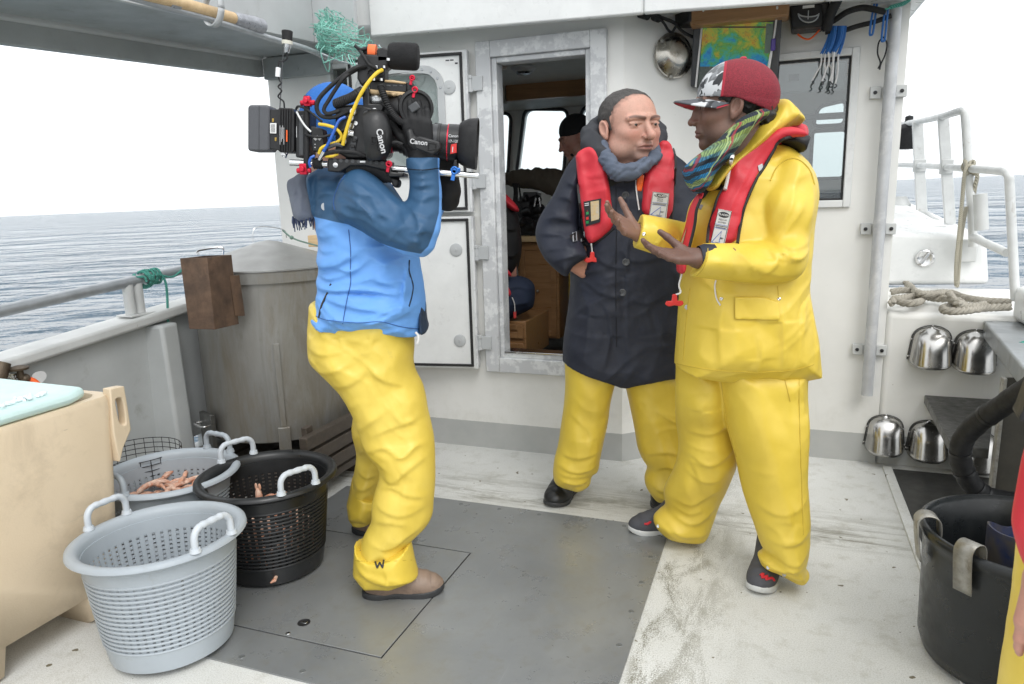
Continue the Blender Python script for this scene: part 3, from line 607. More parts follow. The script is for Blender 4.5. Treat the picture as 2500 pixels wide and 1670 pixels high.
# boat hook pole and the landing net strapped beneath the canopy edge
zp = 2.02
a, b = PZ(360, -14, zp+.02), PZ(570, 45, zp+.03); dr_ = nrm(b-a); e_ = b+dr_*.165
t = thing('pole', 'pale wooden pole with a duct taped end strapped under the canopy', 'pole', a, 'b')
mb = MB(); mb.tube([a-dr_*.5, a, b], .022, 16); obj('shaft', mb, M['pine'], t)
mb = MB(); mb.tube([b-dr_*.002, b+dr_*.02, b+dr_*.06, b+dr_*.11, e_, e_+dr_*.01], [.023, .026, .027, .030, .029, .02], 16); obj('tape_wrap', mb, M['tape'], t)
mb = MB(); c_ = PZ(422, 6, zp+.02); mb.tube([c_-dr_*.022, c_+dr_*.022], .0225, 16); obj('tape_band', mb, M['tape'], t)
rp = [PZ(x*VS, y*VS, zp) for x, y in ((330, 2), (480, 44), (620, 88), (700, 111), (760, 137))]
t = thing('landing_net', 'green mesh landing net on a long steel rod under the canopy', 'landing net', rp[2], 'b')
mb = MB(); mb.tube(catmull([rp[0]-(rp[1]-rp[0])*.6]+rp, 4), .012, 12); obj('rod', mb, M['galv'], t)
def np_(x, y, v): return PV(x*VS, y*VS, v)
hoop = [np_(x, y, v) for x, y, v in ((735, 122, 2.95), (790, 143, 2.98), (850, 146, 3.02), (874, 118, 3.06), (868, 104, 3.08))]
mb = MB(); mb.tube(catmull(hoop, 6), .0045, 8); obj('hoop', mb, M['galv'], t)
rg = np.random.RandomState(5)
def drape(c4, nu, nv, dv, seed, sag):
    c4 = [np_(x, y, 2.98+dv) for x, y in c4]; g = np.random.RandomState(seed); G = {}
    for i in range(nu+1):
        for j in range(nv+1):
            a, b = i/nu, j/nv; p = c4[0]*(1-a)*(1-b)+c4[1]*a*(1-b)+c4[2]*a*b+c4[3]*(1-a)*b
            G[i, j] = p+np.array([.012*math.sin(9*b+3*a), .05*math.sin(7*a+2.5*b)+.03*math.sin(13*b), -sag*math.sin(math.pi*b)*math.sin(math.pi*a)*(1+.5*math.sin(8*a))])+g.normal(0, .0045, 3)
    for i in range(nu):
        for j in range(nv):
            if (i+j) % 2 == 0: mb.tube([G[i, j], G[i+1, j+1]], .0017, 4, cap=False)
            else: mb.tube([G[i+1, j], G[i, j+1]], .0017, 4, cap=False)
mb = MB(); drape([(706, 62), (748, 17), (872, 106), (748, 128)], 22, 20, 0, 1, .05); drape([(712, 50), (800, 40), (860, 140), (722, 112)], 20, 20, .06, 2, .04); drape([(716, 30), (772, 22), (790, 140), (722, 112)], 16, 26, .10, 3, .02)
for k in range(9):
    q0 = np_(730+14*k, 100+5*k, 2.93); mb.tube(catmull([q0, q0+rg.normal(0, .02, 3)+np.array([0, 0, -.03]), q0+rg.normal(0, .035, 3)+np.array([.01, 0, -.05]), q0+rg.normal(0, .03, 3)+np.array([.03, 0, -.03])], 4), .0024, 5)
obj('mesh_bag', mb, M['net'], t)
mb = MB(); c_ = np_(488, 30, 2.30); c_ = PZ(488*VS, 40*VS, zp)
mb.tube([c_+np.array([.045*math.cos(x), .02*math.sin(x), .055*math.sin(x)+.03]) for x in np.linspace(0, 2*math.pi, 25)[:-1]], .001, 4, True)
mb = MB()
for k in range(24):
    pass
ring = [(.040*math.cos(x), .062*math.sin(x)+.028) for x in np.linspace(0, 2*math.pi, 33)]
vsr = [(c_[0]+a_, c_[1]+s_-.35*a_*0+.15*b_, c_[2]+b_) for a_, b_ in ring for s_ in (-.015, .015)]
mb.add(vsr, [(2*i, 2*i+1, 2*i+3, 2*i+2) for i in range(32)]); o = obj('webbing_strap', mb, M['lgrey'], fr='b', base=c_); tag(o, 'grey webbing strap looped round the pole and the net rod', 'strap')
so_ = o.modifiers.new('solid', 'SOLIDIFY'); so_.thickness = .004

# ------------------------------------------------------------------ cooking tank, smoke box, timber, bin
TC = np.array([-2.385, 2.95]); TR = .365; TZ0 = .235; TZ1 = 1.05
t = thing('steel_tank', 'big stained steel cooking tank with a conical lid beside the bulwark', 'tank', (TC[0], TC[1], .1), 'b')
mb = MB(); mb.lathe((*TC, 0), [(TR-.02, TZ0), (TR, TZ0+.01), (TR, TZ1-.05)], 72); mb.lathe((*TC, 0), [(0, TZ0-.03), (TR-.03, TZ0)], 72); obj('shell', mb, M['tank'], t)
mb = MB(); mb.lathe((*TC, 0), [(TR+.001, TZ1-.052), (TR+.014, TZ1-.052), (TR+.014, TZ1), (TR-.01, TZ1)], 72); obj('rim_band', mb, M['tank'], t)
mb = MB(); mb.lathe((*TC, 0), [(TR+.02, TZ1+.002), (TR+.02, TZ1+.009), (.05, 1.168), (0, 1.176)], 72); ld_ = obj('lid', mb, PM('dull lid steel', (.34, .34, .33), .42, .5, var=.12, vs=4, dirt=(.24, .23, .2)), t)
mb = MB(); wpt = [PV(x, y, v) for x, y, v in ((617, 592, 2.78), (625, 555, 2.80), (690, 560, 2.95), (700, 580, 3.0))]; mb.tube(catmull(wpt, 5), .002, 6); obj('lid_wire', mb, M['steel'], ld_)
mb = MB(); l0 = PV(712, 580, 2.9); mb.tube(catmull([PV(690, 562, 2.9), l0, PV(745, 592, 2.9), PV(800, 606, 2.9)], 5), .004, 6); mb.sph(l0, .010, 8, 6); obj('lid_cord', mb, PM('faded green cord', (.14, .22, .18), .8), ld_)
def tp(a, r, z): return np.array([TC[0]+r*math.cos(a), TC[1]+r*math.sin(a), z])
for a, z1 in ((R_(-52), .32), (R_(-132), .32), (R_(100), .32), (R_(-5), .3)):
    mb = MB(); d_ = tp(a, 1, 0)-tp(a, 0, 0); s_ = np.array([-d_[1], d_[0], 0]); mb.obox(tp(a, TR+.014, (.1+z1)/2), s_, d_, (0, 0, 1), (.028, .012, (z1-.1)/2)); obj('leg', mb, M['tank'], t, bevel=.003)
mb = MB(); a = R_(-52); d_ = tp(a, 1, 0)-tp(a, 0, 0); s_ = np.array([-d_[1], d_[0], 0]); mb.obox(tp(a, TR+.006, .52), s_, d_, (0, 0, 1), (.014, .005, .20)); obj('strap', mb, M['tank'], t, bevel=.002)
mb = MB(); a = R_(-112); d_ = tp(a, 1, 0)-tp(a, 0, 0); s_ = np.array([-d_[1], d_[0], 0]); mb.obox(tp(a, TR+.035, .295), s_, d_, (0, 0, 1), (.058, .012, .085)); dr2 = obj('drain_door', mb, M['dsteel'], t, bevel=.003)
mb = MB(); c_ = tp(a, TR+.05, .33); mb.tube(catmull([c_-s_*.045-d_*.005, c_-s_*.042+d_*.03, c_+s_*.042+d_*.03, c_+s_*.045-d_*.005], 5), .005, 8); obj('door_handle', mb, M['steel'], dr2)
mb = MB(); a = R_(-88)
for k in range(5): mb.lathe((*TC, 0), [(TR+.002, TZ0+.1)], 4) if 0 else None
bx0 = [D(x, y, 3.02) for x, y in ((439, 631), (505, 629), (525, 805), (462, 803))]
t = thing('rusty_box', 'rusty brown open steel box hung on the side of the tank', 'box', D(480, 800, 3.02), 'w')
dv = np.array([.055, .13, 0.0]); mb = MB()
F0 = bx0; Bk = [p+dv*1.0 for p in bx0]; th = .004
c4 = [F0[0], F0[1], Bk[1], Bk[0]]; b4 = [F0[3], F0[2], Bk[2], Bk[3]]
def shellbox(mb, top, bot, th):
    ct, cb = np.mean(top, 0), np.mean(bot, 0); ti = [p+nrm(ct-p)*th*1.6 for p in top]; bi = [p+nrm(cb-p)*th*1.6+np.array([0, 0, th]) for p in bot]
    mb.add(list(top)+list(bot)+ti+bi, [(i, 4+i, 4+(i+1) % 4, (i+1) % 4) for i in range(4)]+[(8+i, 8+(i+1) % 4, 12+(i+1) % 4, 12+i) for i in range(4)]+[(i, (i+1) % 4, 8+(i+1) % 4, 8+i) for i in range(4)]+[(7, 6, 5, 4), (12, 13, 14, 15)])
shellbox(mb, c4, b4, .004); o = obj('box_shell', mb, M['rust'], t, bevel=.003); wallbm(o)
mb = MB(); mb.tube(catmull([p for p in (D(485, 622, 3.10), D(485, 612, 3.10), D(540, 604, 3.12), D(545, 622, 3.12))], 5), .004, 8); obj('bail_handle', mb, M['steel'], t)
mb = MB(); mb.prism([F0[1]+dv*.80+np.array([.002, 0, -.09]), F0[1]+dv*1.0+np.array([.012, 0, -.09]), Bk[2]+np.array([.018, 0, .035]), F0[2]+dv*.85+np.array([.002, 0, .04])], (.008, .012, 0)); obj('hanging_bracket', mb, M['rust'], t, bevel=.003)
# timber under the tank
t = thing('timber_pallet', 'dark wet timber pallet carrying the steel tank', 'pallet', (-2.2, 2.95, 0), 'b')
for k in range(5):
    mb = MB(); mb.box((-2.74+.165*k, 2.50, .062), (-2.74+.165*k+.14, 3.44, .098)); obj('board', mb, M['timber'], t, bevel=.004)
for v in (2.55, 2.95, 3.36):
    mb = MB(); mb.box((-2.76, v, .0005), (-1.935, v+.06, .060)); obj('bearer', mb, M['timber'], t, bevel=.003)
mb = MB()
for k in range(3):
    mb = MB(); mb.box((-1.955+.0*k, 2.50, .125+.075*k), (-1.915, 3.44, .185+.075*k)); obj('side_board', mb, M['timber'], t, bevel=.004)
for v in (2.56, 3.34):
    mb = MB(); mb.box((-1.985, v, .10), (-1.957, v+.05, .36)); obj('upright', mb, M['timber'], t, bevel=.003)
mb = MB(); mb.box((-1.99, 3.36, .80), (-1.88, 3.44, .87)); 
mb = MB(); p = D(772, 588, 3.85); mb.obox(p, (1, .1, 0), (0, 1, 0), (0, 0, 1), (.035, .03, .03)); o = obj('wood_block', mb, M['pine'], fr='w', base=p, bevel=.003); tag(o, 'small brown wooden block behind the tank lid', 'wood block')
# insulated fish bin
t = thing('fish_bin', 'scratched beige plastic fish bin at the left edge, ice on top', 'fish bin', (-2.35, .9, 0), 'b')
N0, N1, W0, W1_, BH = .45, 1.70, -2.66, -2.035, .755
def bu(z): return .045*(z/BH-1)                 # the walls lean out to the top
mb = MB(); e = .035
pro = []
def ring_(z, ins): return rrect(W0-bu(z)*0+ins, W1_+bu(z)-ins, N0+ins, N1+bu(z)-ins, .06, 5)
lev = [(.0, .03), (.012, .005), (.10, 0), (BH-.02, 0), (BH, .008), (BH, e), (BH-.03, e+.006), (.18, e+.02), (.17, .2)]
L = [[(u, v, z) for u, v in ring_(z, i)] for z, i in lev]; n = len(L[0])
mb.add([p for r_ in L for p in r_], [(i*n+k, i*n+(k+1) % n, (i+1)*n+(k+1) % n, (i+1)*n+k) for i in range(len(L)-1) for k in range(n)]+[tuple(range(n))[::-1], tuple((len(L)-1)*n+k for k in range(n))])
o = obj('bin_body', mb, M['bin_'], t, ang=50); wallbm(o)
for k, (v0, v1) in enumerate(((1.22, 1.53), (.66, .97))):
    cu = MB(); cu.prism([(W1_+.1, v0, -.05), (W1_+.1, v1, -.05), (W1_+.1, v1-.02, .105), (W1_+.1, v0+.02, .105)], (-1.2, 0, 0))
    co = obj('slot_cutter', cu, M['dark'], t); wallbm(co); bmod = o.modifiers.new('fork_slot', 'BOOLEAN'); bmod.object = co; bmod.operation = 'DIFFERENCE'; bmod.solver = 'EXACT'
    dg = bpy.context.evaluated_depsgraph_get(); me2 = bpy.data.meshes.new_from_object(o.evaluated_get(dg)); o.modifiers.clear(); o.data = me2; bpy.data.objects.remove(co)
lug = [PU(x, y, -2.02) for x, y in ((277, 950), (312, 943), (322, 1000), (329, 1050), (310, 1095), (302, 1130), (286, 1060), (281, 1000))]
hl = [PU(x, y, -2.02) for x, y in ((291, 975), (298, 972), (309, 974), (317, 1030), (314, 1040), (303, 1038), (297, 1020), (291, 985))]
mb = MB(); panel(mb, [(p[1], p[2]) for p in lug], [[(p[1], p[2]) for p in chaikin(hl, 1)]], lambda a, b, d: (-2.035-d, a, b), .035); o = obj('lifting_lug', mb, M['bin_'], t, bevel=.004); wallbm(o)
t2 = thing('foam_lid', 'pale mint foam slab tilted in the top of the beige bin', 'foam slab', (-2.35, 1.2, BH), 'b')
q4 = [PZ(x, y, BH+.004) for x, y in ((-60, 1010), (-60, 930), (215, 945), (228, 985))]
mb = MB(); c1 = [(-2.045, .30, BH+.001), (-2.045, 1.54, BH+.001), (-2.08, 1.62, BH+.001), (-2.60, 1.64, BH+.001), (-2.60, .30, BH+.001)]
mb.prism(c1, (0, 0, .040)); obj('slab', mb, M['mint'], t2, bevel=.02, seg=4)
mb = MB(); rg = np.random.RandomState(2)
mb.prism([(-2.60, .3, BH+.042), (-2.60, 1.3, BH+.042), (-2.42, 1.45, BH+.042), (-2.30, .3, BH+.042)], (0, 0, .03)); obj('upper_slab', mb, M['mint'], t2, bevel=.012)
mb = MB()
for k in range(150):
    v = rg.uniform(.7, 1.50); mb.sph((-2.10+rg.normal(0, .012)-.03*(v-1.2), v, BH+.044+rg.uniform(0, .008)), (rg.uniform(.004, .011), rg.uniform(.004, .012), .006), 6, 4)
o = obj('crushed_ice', mb, M['ice'], fr='b', base=(-2.1, 1.1, BH+.04), kind='stuff'); tag(o, 'ridge of crushed ice lying on the mint slab', 'ice')
# bronze hydrant and tag on the cap rail
t = thing('deck_valve', 'corroded bronze hose valve with an orange hose at the left bulwark', 'valve', PU(45, 950, -2.70), 'b')
m_br = PM('corroded bronze', (.13, .10, .07), .5, .6, var=.3, vs=30, bump=.4)
mb = MB(); P0 = PU(48, 930, -2.7); P1 = PU(62, 925, -2.70); mb.tube([PU(49, 903, -2.7), PU(50, 918, -2.7), PU(57, 925, -2.7), PU(68, 927, -2.7)], [.010, .014, .017, .014], 10); mb.sph(PU(60, 925, -2.7), .021, 10, 8); obj('valve_body', mb, m_br, t)
mb = MB(); c_ = PU(45, 899, -2.7); mb.lathe(c_, [(.012, -.008), (.034, -.006), (.036, .003), (.012, .010), (0, .012)], 14); obj('hand_wheel', mb, m_br, t)
mb = MB(); mb.tube(catmull([PU(68, 927, -2.7), PU(78, 930, -2.69), PU(90, 938, -2.67), PU(98, 950, -2.66)], 4), .013, 10); obj('orange_hose', mb, M['orange'], t)
mb = MB(); mb.tube([PU(-6, 925, -2.72), PU(8, 885, -2.72)], [.030, .026], 14); o = obj('pipe_stub', mb, m_br, fr='b', base=PU(0, 910, -2.72)); tag(o, 'brown corroded pipe stub cut off at the left edge', 'pipe')
mb = MB(); mb.prism([PU(x, y, -2.735) for x, y in chaikin([(78, 912), (104, 904), (115, 914), (112, 926), (96, 940), (78, 934)], 2)], (-.002, 0, 0)); o = obj('name_tag', mb, M['tagw'], fr='b', base=PU(95, 920, -2.735)); tag(o, 'white plastic tag lying behind the bronze valve', 'tag')
mb = MB(); rg = np.random.RandomState(4)
for k in range(5): mb.tube(catmull([PU(x, y, -2.71) for x, y in ((-5, 915+4*k), (15+6*k, 908+8*rg.rand()), (30, 925+3*k), (48, 938-2*k))], 4), .003, 5)
o = obj('steel_chain', mb, M['steel'], fr='b', base=PU(20, 920, -2.71)); tag(o, 'thin tangle of steel wire beside the bronze valve', 'wire')

# ------------------------------------------------------------------ baskets
def basket(name, label, u, v, H_, rt, rb, mat, mh, rot, holes=(44, 11), tilt=(0, 0)):
    t = thing(name, label, 'basket', (u, v, .007 if u > PU0 and v > PV0 else .001), 'b', 'round fish baskets on the deck')
    bx = np.array(list(t['bx']))
    nc, nr = holes; th = .004
    z0, z1 = .075*H_/.36, H_-.075
    R = lambda z: rb+(rt-rb)*(z/H_)**.9
    mb = MB()
    mb.lathe(bx, [(0, .004), (rb-.02, .0), (rb, .012), (R(z0), z0)], nc*2); mb.lathe(bx, [(R(z0)-th, z0), (rb-th, .016), (0, .012)], nc*2)
    # woven wall: upright staves inside, hoops outside, real gaps between
    for k in range(nc):
        a0, a1 = 2*math.pi*(k-.30)/nc, 2*math.pi*(k+.30)/nc; vs = []
        zz = np.linspace(z0-.004, z1+.004, 4)
        for z in zz:
            for a in (a0, a1):
                for r in (R(z)-.007, R(z)-.0035): vs.append(bx+np.array([r*math.cos(a), r*math.sin(a), z]))
        fs = []
        for i in range(3):
            o_ = i*4; fs += [(o_+1, o_+3, o_+7, o_+5), (o_, o_+4, o_+6, o_+2), (o_, o_+1, o_+5, o_+4), (o_+2, o_+6, o_+7, o_+3)]
        mb.add(vs, fs)
    dz = (z1-z0)/nr
    for k in range(nr+1):
        z = z0+dz*k; h = dz*.29
        prof = [(R(z-h)-.004, z-h), (R(z-h)+.0005, z-h), (R(z)+.0025, z), (R(z+h)+.0005, z+h), (R(z+h)-.004, z+h)]
        mb.lathe(bx, prof, nc*2, closed=True)
    mb.lathe(bx, [(R(z1), z1), (R(H_-.03), H_-.03), (R(H_-.03)-.006, H_-.03), (R(z1)-.006, z1)], nc*2, closed=True)
    w_ = obj('wall', mb, mat, t, ang=30); wallbm(w_)
    mb = MB(); rr = R(H_)
    mb.lathe(bx, [(rr-.006, H_-.034), (rr+.004, H_-.03), (rr+.020, H_-.022), (rr+.032, H_-.012), (rr+.030, H_-.002), (rr+.018, H_+.004), (rr+.004, H_), (rr-.006, H_-.012)], nc*2, closed=True)
    o = obj('rim', mb, mat, t, ang=60); wallbm(o)
    for s_ in (0, math.pi):
        mb = MB(); a = rot+s_; d_ = np.array([math.cos(a), math.sin(a), 0]); q_ = np.array([-d_[1], d_[0], 0]); c_ = bx+d_*(rr+.012)+np.array([0, 0, H_+.002])
        up = np.array([0, 0, 1.])
        P = [c_-q_*.066, c_-q_*.064+up*.045, c_-q_*.046+up*.066, c_-q_*.02+up*.068, c_+q_*.02+up*.068, c_+q_*.046+up*.066, c_+q_*.064+up*.045, c_+q_*.066]
        P = catmull(P, 5); m_ = len(P); mb.tube(P, [.0105+.0010*math.sin(i*1.5)*(10 < i < m_-10) for i in range(m_)], 10)
        for s2 in (-1, 1): mb.cyl(c_+q_*.066*s2+up*.0, c_+q_*.066*s2+up*.012, .017, .014, 14)
        obj('handle', mb, mh, t)
    if tilt != (0, 0): t.rotation_euler = (tilt[0], tilt[1], -A)
    return t
basket('fish_basket', 'empty grey basket in front, nearest the beige bin', -1.735, 1.522, .37, .222, .178, M['bgrey'], M['bhand'], R_(-5), (54, 15), tilt=(R_(-1.5), R_(-2)))
basket('fish_basket', 'black basket with pale handles standing on the steel hatch', -1.745, 2.03, .37, .222, .178, M['bblack'], M['bhand'], R_(-24), (52, 15))
basket('fish_basket', 'grey basket half full of crab legs behind the bin', -2.14, 1.96, .37, .222, .178, M['bgrey'], M['bgrey'], R_(84), (52, 15))
# crab legs and langoustines lying in two of the baskets
def shellfish(c, yaw, tip, s_, mat, nm, lab, grp):
    t = thing(nm, lab, 'shellfish', c, 'b', grp); bx = np.array(list(t['bx']))
    d_ = np.array([math.cos(yaw)*math.cos(tip), math.sin(yaw)*math.cos(tip), math.sin(tip)]); q_ = nrm(np.cross(d_, (0, 0, 1.))); up = np.cross(q_, d_)
    mb = MB(); P = [bx+d_*x*s_+up*z*s_ for x, z in ((-.09, 0), (-.04, .008), (0, .012), (.03, .006), (.06, .014), (.10, .004), (.12, -.008))]
    mb.tube(catmull(P, 3), list(np.interp(np.linspace(0, 1, 19), [0, .2, .45, .5, .55, .8, 1], np.array([.006, .012, .010, .007, .011, .008, .003])*s_)), 8); obj('leg_shell', mb, mat, t)
    mb = MB(); mb.tube([P[0], P[0]-d_*.03*s_+q_*.012*s_, P[0]-d_*.055*s_+q_*.006*s_], [.010*s_, .011*s_, .003*s_], 7); obj('claw', mb, M['crab'], t); return t
rg = np.random.RandomState(11)
for k in range(26):
    a, r = rg.uniform(0, 6.28), .165*math.sqrt(rg.rand()); c = (-2.14+r*math.cos(a), 1.96+r*math.sin(a), .228+.05*rg.rand()-.12*(r-.1))
    shellfish(c, rg.uniform(0, 6.28), rg.uniform(-.25, .25), rg.uniform(.7, 1.05), M['crab2' if rg.rand() < .6 else 'crab'], 'crab_leg', 'orange and white crab leg in the pile inside the back grey basket', 'crab legs in the back grey basket')
for k in range(46):
    a = rg.uniform(0, 6.28); r = .14*math.sqrt(rg.uniform(.15, 1)); c = (-1.745+r*math.cos(a), 2.03+r*math.sin(a), .05+.18*rg.rand())
    shellfish(c, a+math.pi/2+rg.normal(0, .4), rg.uniform(-.3, .3), rg.uniform(.6, .8), M['crab' if rg.rand() < .75 else 'crab2'], 'crab_leg', 'orange crab leg heaped inside the black basket', 'crab legs in the black basket')
t = thing('langoustine_tail', 'single orange langoustine tail standing up in the black basket', 'langoustine', (-1.75, 2.03, .26), 'b'); p = PV(631, 1203, 2.03)
mb = MB(); mb.tube([p+np.array(q_) for q_ in ((0, 0, -.05), (.002, 0, -.02), (0, 0, .005), (-.002, 0, .018))], [.012, .014, .011, .006], 8); obj('tail', mb, M['crab'], t)
for s_ in (-1, 1):
    mb = MB(); mb.sph(p+np.array([.008*s_, 0, .024]), (.007, .003, .014), 8, 6); obj('tail_fin', mb, M['crab2'], t)
mb = MB(); c_ = PZ(355, 1095, .30); c_ = np.array([-2.48, 2.12, 0])
for k in range(15):
    z = .05+.022*k
    if k % 1 == 0: mb.tube([c_+np.array([.17*math.cos(x), .17*math.sin(x), z]) for x in np.linspace(0, 2*math.pi, 29)[:-1]], .0018, 4, True)
for k in range(28):
    x = 2*math.pi*k/28; mb.tube([c_+np.array([.17*math.cos(x), .17*math.sin(x), z]) for z in (.002, .36)], .0018, 4)
o = obj('wire_basket', mb, M['black'], fr='b', base=c_); tag(o, 'dark wire mesh basket half hidden behind the beige bin', 'wire basket', 'x'); del o['group']
# ------------------------------------------------------------------ things on the aft wall of the wheelhouse, starboard
def PW(x, y, d=0.): return PV(x*VS, y*VS, V2-d)          # view px on the wall, d proud of it
FZ = zm(1560, 0, 2.613)
def PF(a, b, d=0.): (x, y), = FZ((a, b)); return PV(x, y, V2-d)
def PS(a, b, d=0.):                               # on the slanted return of the wall
    (x, y), = FZ((a, b)); r = ray(x, y); n2 = B(.656, -.755, 0); p0 = B(-.71, V1, 0); t_ = ((p0-C0).dot(n2)+d)/r.dot(n2); return uvz(C0+r*t_)
c_ = PS(212, 358, .004); nb = np.array([.656, -.755, .04]); t = thing('steel_bowl', 'dented round steel bowl hanging on the white wall', 'bowl', c_, 'b')
mb = MB(); mb.lathe(c_, [(.001, .004), (.050, .004), (.094, .006), (.104, .010), (.104, .014), (.097, .014), (.090, .020), (.060, .050), (.045, .054), (.0, .055)], 48, nb); o = obj('dish', mb, PM('tarnished bowl steel', (.42, .40, .36), .28, 1., var=.2, vs=9, dirt=(.26, .22, .16), ds=10, dt=(.5, .7)), t); wallbm(o)
for a_, b_ in ((150, 262), (205, 490)):
    q_ = PS(a_, b_, .03); mb = MB(); mb.lathe(q_, [(.009, -.01), (.009, .004), (0, .006)], 12, nb); obj('bolt', mb, M['clip'], t)
mb = MB(); mb.tube(catmull([PS(*q_) for q_ in ((60, 98, .05), (120, 110, .06), (160, 150, .06), (185, 190, .05), (208, 205, .045), (228, 180, .05), (240, 155, .06), (200, 130, .07), (130, 105, .06))], 5), .006, 8)
mb.tube(catmull([PS(*q_) for q_ in ((150, 115, .05), (230, 150, .05), (270, 195, .05), (330, 230, .05), (400, 250, .04))], 5), .007, 8)
mb.cyl(PS(5, 90, .01), PS(55, 100, .06), .017, .020, 14); mb.cyl(PS(95, 110, .01), PS(125, 118, .06), .016, .018, 14)
o = obj('cable_glands', mb, M['blackm'], fr='b', base=PS(100, 100)); tag(o, 'black cables and plugs looping above the steel bowl', 'cable')
mb = MB(); mb.prism([PS(225, 75, .02), PS(352, 62, .02), PS(352, 182, .02), PS(228, 180, .02)], (.08, -.09, 0)); o = obj('junction_box', mb, M['black'], fr='b', base=PF(280, 120), bevel=.008); tag(o, 'black box under the roof between bowl and chart screen', 'box')
# chart plotter, leaning out at the top
def PM_(a, b, d=0.):
    k = (b-70)/520.; return PF(a, b, .20-.07*k+d)
t = thing('chart_screen', 'big grey framed screen showing a coloured sea chart', 'screen', PF(600, 600, .1), 'b')
mb = MB(); mb.prism([PM_(350, 85), PM_(915, 85), PM_(880, 585), PM_(328, 552)], (0, .05, 0)); obj('housing', mb, M['dgrey'], t, bevel=.006)
mb = MB(); mb.prism([PM_(410, 142, .003), PM_(855, 142, .003), PM_(830, 560, .003), PM_(380, 545, .003)], (0, .002, 0)); s_ = obj('display', mb, M['chart'], t)
mb = MB(); mb.prism([PM_(383, 425, .005), PM_(700, 425, .005), PM_(690, 556, .005), PM_(378, 545, .005)], (0, .001, 0)); obj('data_bar', mb, PM('screen panel grey', (.10, .12, .11), .3), s_)
mb = MB(); mb.prism([PM_(812, 150, .005), PM_(856, 150, .005), PM_(846, 340, .005), PM_(800, 340, .005)], (0, .001, 0)); obj('side_bar', mb, PM('screen panel green', (.14, .20, .16), .3), s_)
mb = MB(); mb.prism([PM_(420, 168, .005), PM_(850, 168, .005), PM_(850, 178, .005), PM_(420, 178, .005)], (0, .001, 0)); obj('scale_bar', mb, PM('screen scale', (.10, .05, .03), .3), s_)
mb = MB(); mb.box(PF(345, 55, .14), PF(958, 100, .26)); o = obj('wood_shelf', mb, M['oak'], fr='b', base=PF(650, 90), bevel=.01); tag(o, 'wooden batten above the chart screen', 'batten')
t = thing('white_cord', 'white cord tied down the left side of the chart screen', 'cord', PM_(390, 300, .01), 'b', 'cords holding the chart screen')
mb = MB(); mb.tube(catmull([PF(412, 60, .27), PM_(405, 130, .012), PM_(385, 330, .012), PM_(362, 556, .012)], 5), .0045, 8); obj('line', mb, M['wcord'], t)
t = thing('white_cord', 'white cord with a purple clip down the right side of the chart screen', 'cord', PM_(860, 300, .01), 'b', 'cords holding the chart screen')
mb = MB(); mb.tube(catmull([PF(882, 45, .27), PM_(878, 110, .012), PM_(858, 255, .014), PM_(845, 330, .016), PM_(822, 470, .014), PM_(815, 560, .012)], 5), [.0045]*16+[.006]*10, 8); obj('line', mb, M['wcord'], t)
mb = MB(); mb.obox(PM_(856, 285, .02), (1, 0, .1), (0, 1, 0), (0, 0, 1), (.010, .006, .026)); obj('cord_clip', mb, PM('purple plastic', (.07, .04, .25), .4), t, bevel=.005)
# radio with a round gauge and black pipework under the roof
t = thing('radio_box', 'black speaker box with a half round gauge under the roof', 'radio', PF(1080, 180, .1), 'b')
mb = MB(); mb.prism([PF(955, 35, .16), PF(1185, 15, .16), PF(1180, 165, .16), PF(975, 185, .16)], (0, .14, 0)); obj('housing', mb, M['black'], t, bevel=.008)
mb = MB(); L = [PF(1082+66*math.cos(x), 85-(-58 if math.sin(x) > 0 else -22)*abs(math.sin(x)), .168) for x in np.linspace(0, 6.283, 25)[:-1]]; mb.tube(L, .003, 6, True); g_ = obj('gauge_ring', mb, M['galv'], t)
mb = MB(); mb.prism([np.array(p)+np.array([0, .003, 0]) for p in L], (0, .003, 0)); obj('gauge_face', mb, M['dgrey'], g_)
mb = MB(); mb.obox(PF(1080, 95, .172), (1, 0, 0), (0, 1, 0), (0, 0, 1), (.002, .002, .018)); obj('needle', mb, M['lgrey'], g_)
mb = MB(); mb.obox(PF(1082, 42, .165), (1, 0, 0), (0, 1, 0), (0, 0, 1), (.024, .002, .006)); obj('name_strip', mb, M['paper'], t)
mb = MB(); mb.tube(catmull([PF(*q_) for q_ in ((1300, -70, .20), (1250, 30, .19), (1215, 110, .17), (1195, 190, .15))], 5), .022, 12); mb.tube(catmull([PF(*q_) for q_ in ((1185, 20, .17), (1200, 110, .15), (1198, 200, .14))], 5), .018, 12)
o = obj('black_hose', mb, M['blackm'], fr='b', base=PF(1240, 60)); tag(o, 'thick black hose bent down beside the radio box', 'hose')
mb = MB(); mb.tube(catmull([PF(*q_) for q_ in ((1180, 170, .10), (1260, 120, .11), (1330, 75, .12), (1420, 50, .12), (1500, 60, .12), (1570, 75, .11))], 5), .013, 10)
mb.tube(catmull([PF(*q_) for q_ in ((1190, 205, .10), (1300, 195, .09), (1400, 165, .09), (1500, 140, .09), (1610, 100, .09))], 5), .011, 10)
o = obj('conduit', mb, M['blackm'], fr='b', base=PF(1400, 100)); tag(o, 'black conduit pipes running under the roof edge', 'conduit')
mb = MB(); mb.tube(catmull([PF(*q_) for q_ in ((1170, 165, .08), (1130, 215, .08), (1090, 248, .08), (1050, 245, .08), (1012, 218, .08))], 5), .0045, 6); o = obj('orange_cord', mb, M['orange'], fr='b', base=PF(1090, 230)); tag(o, 'short orange cord hanging below the radio box', 'cord')
rg = np.random.RandomState(8)
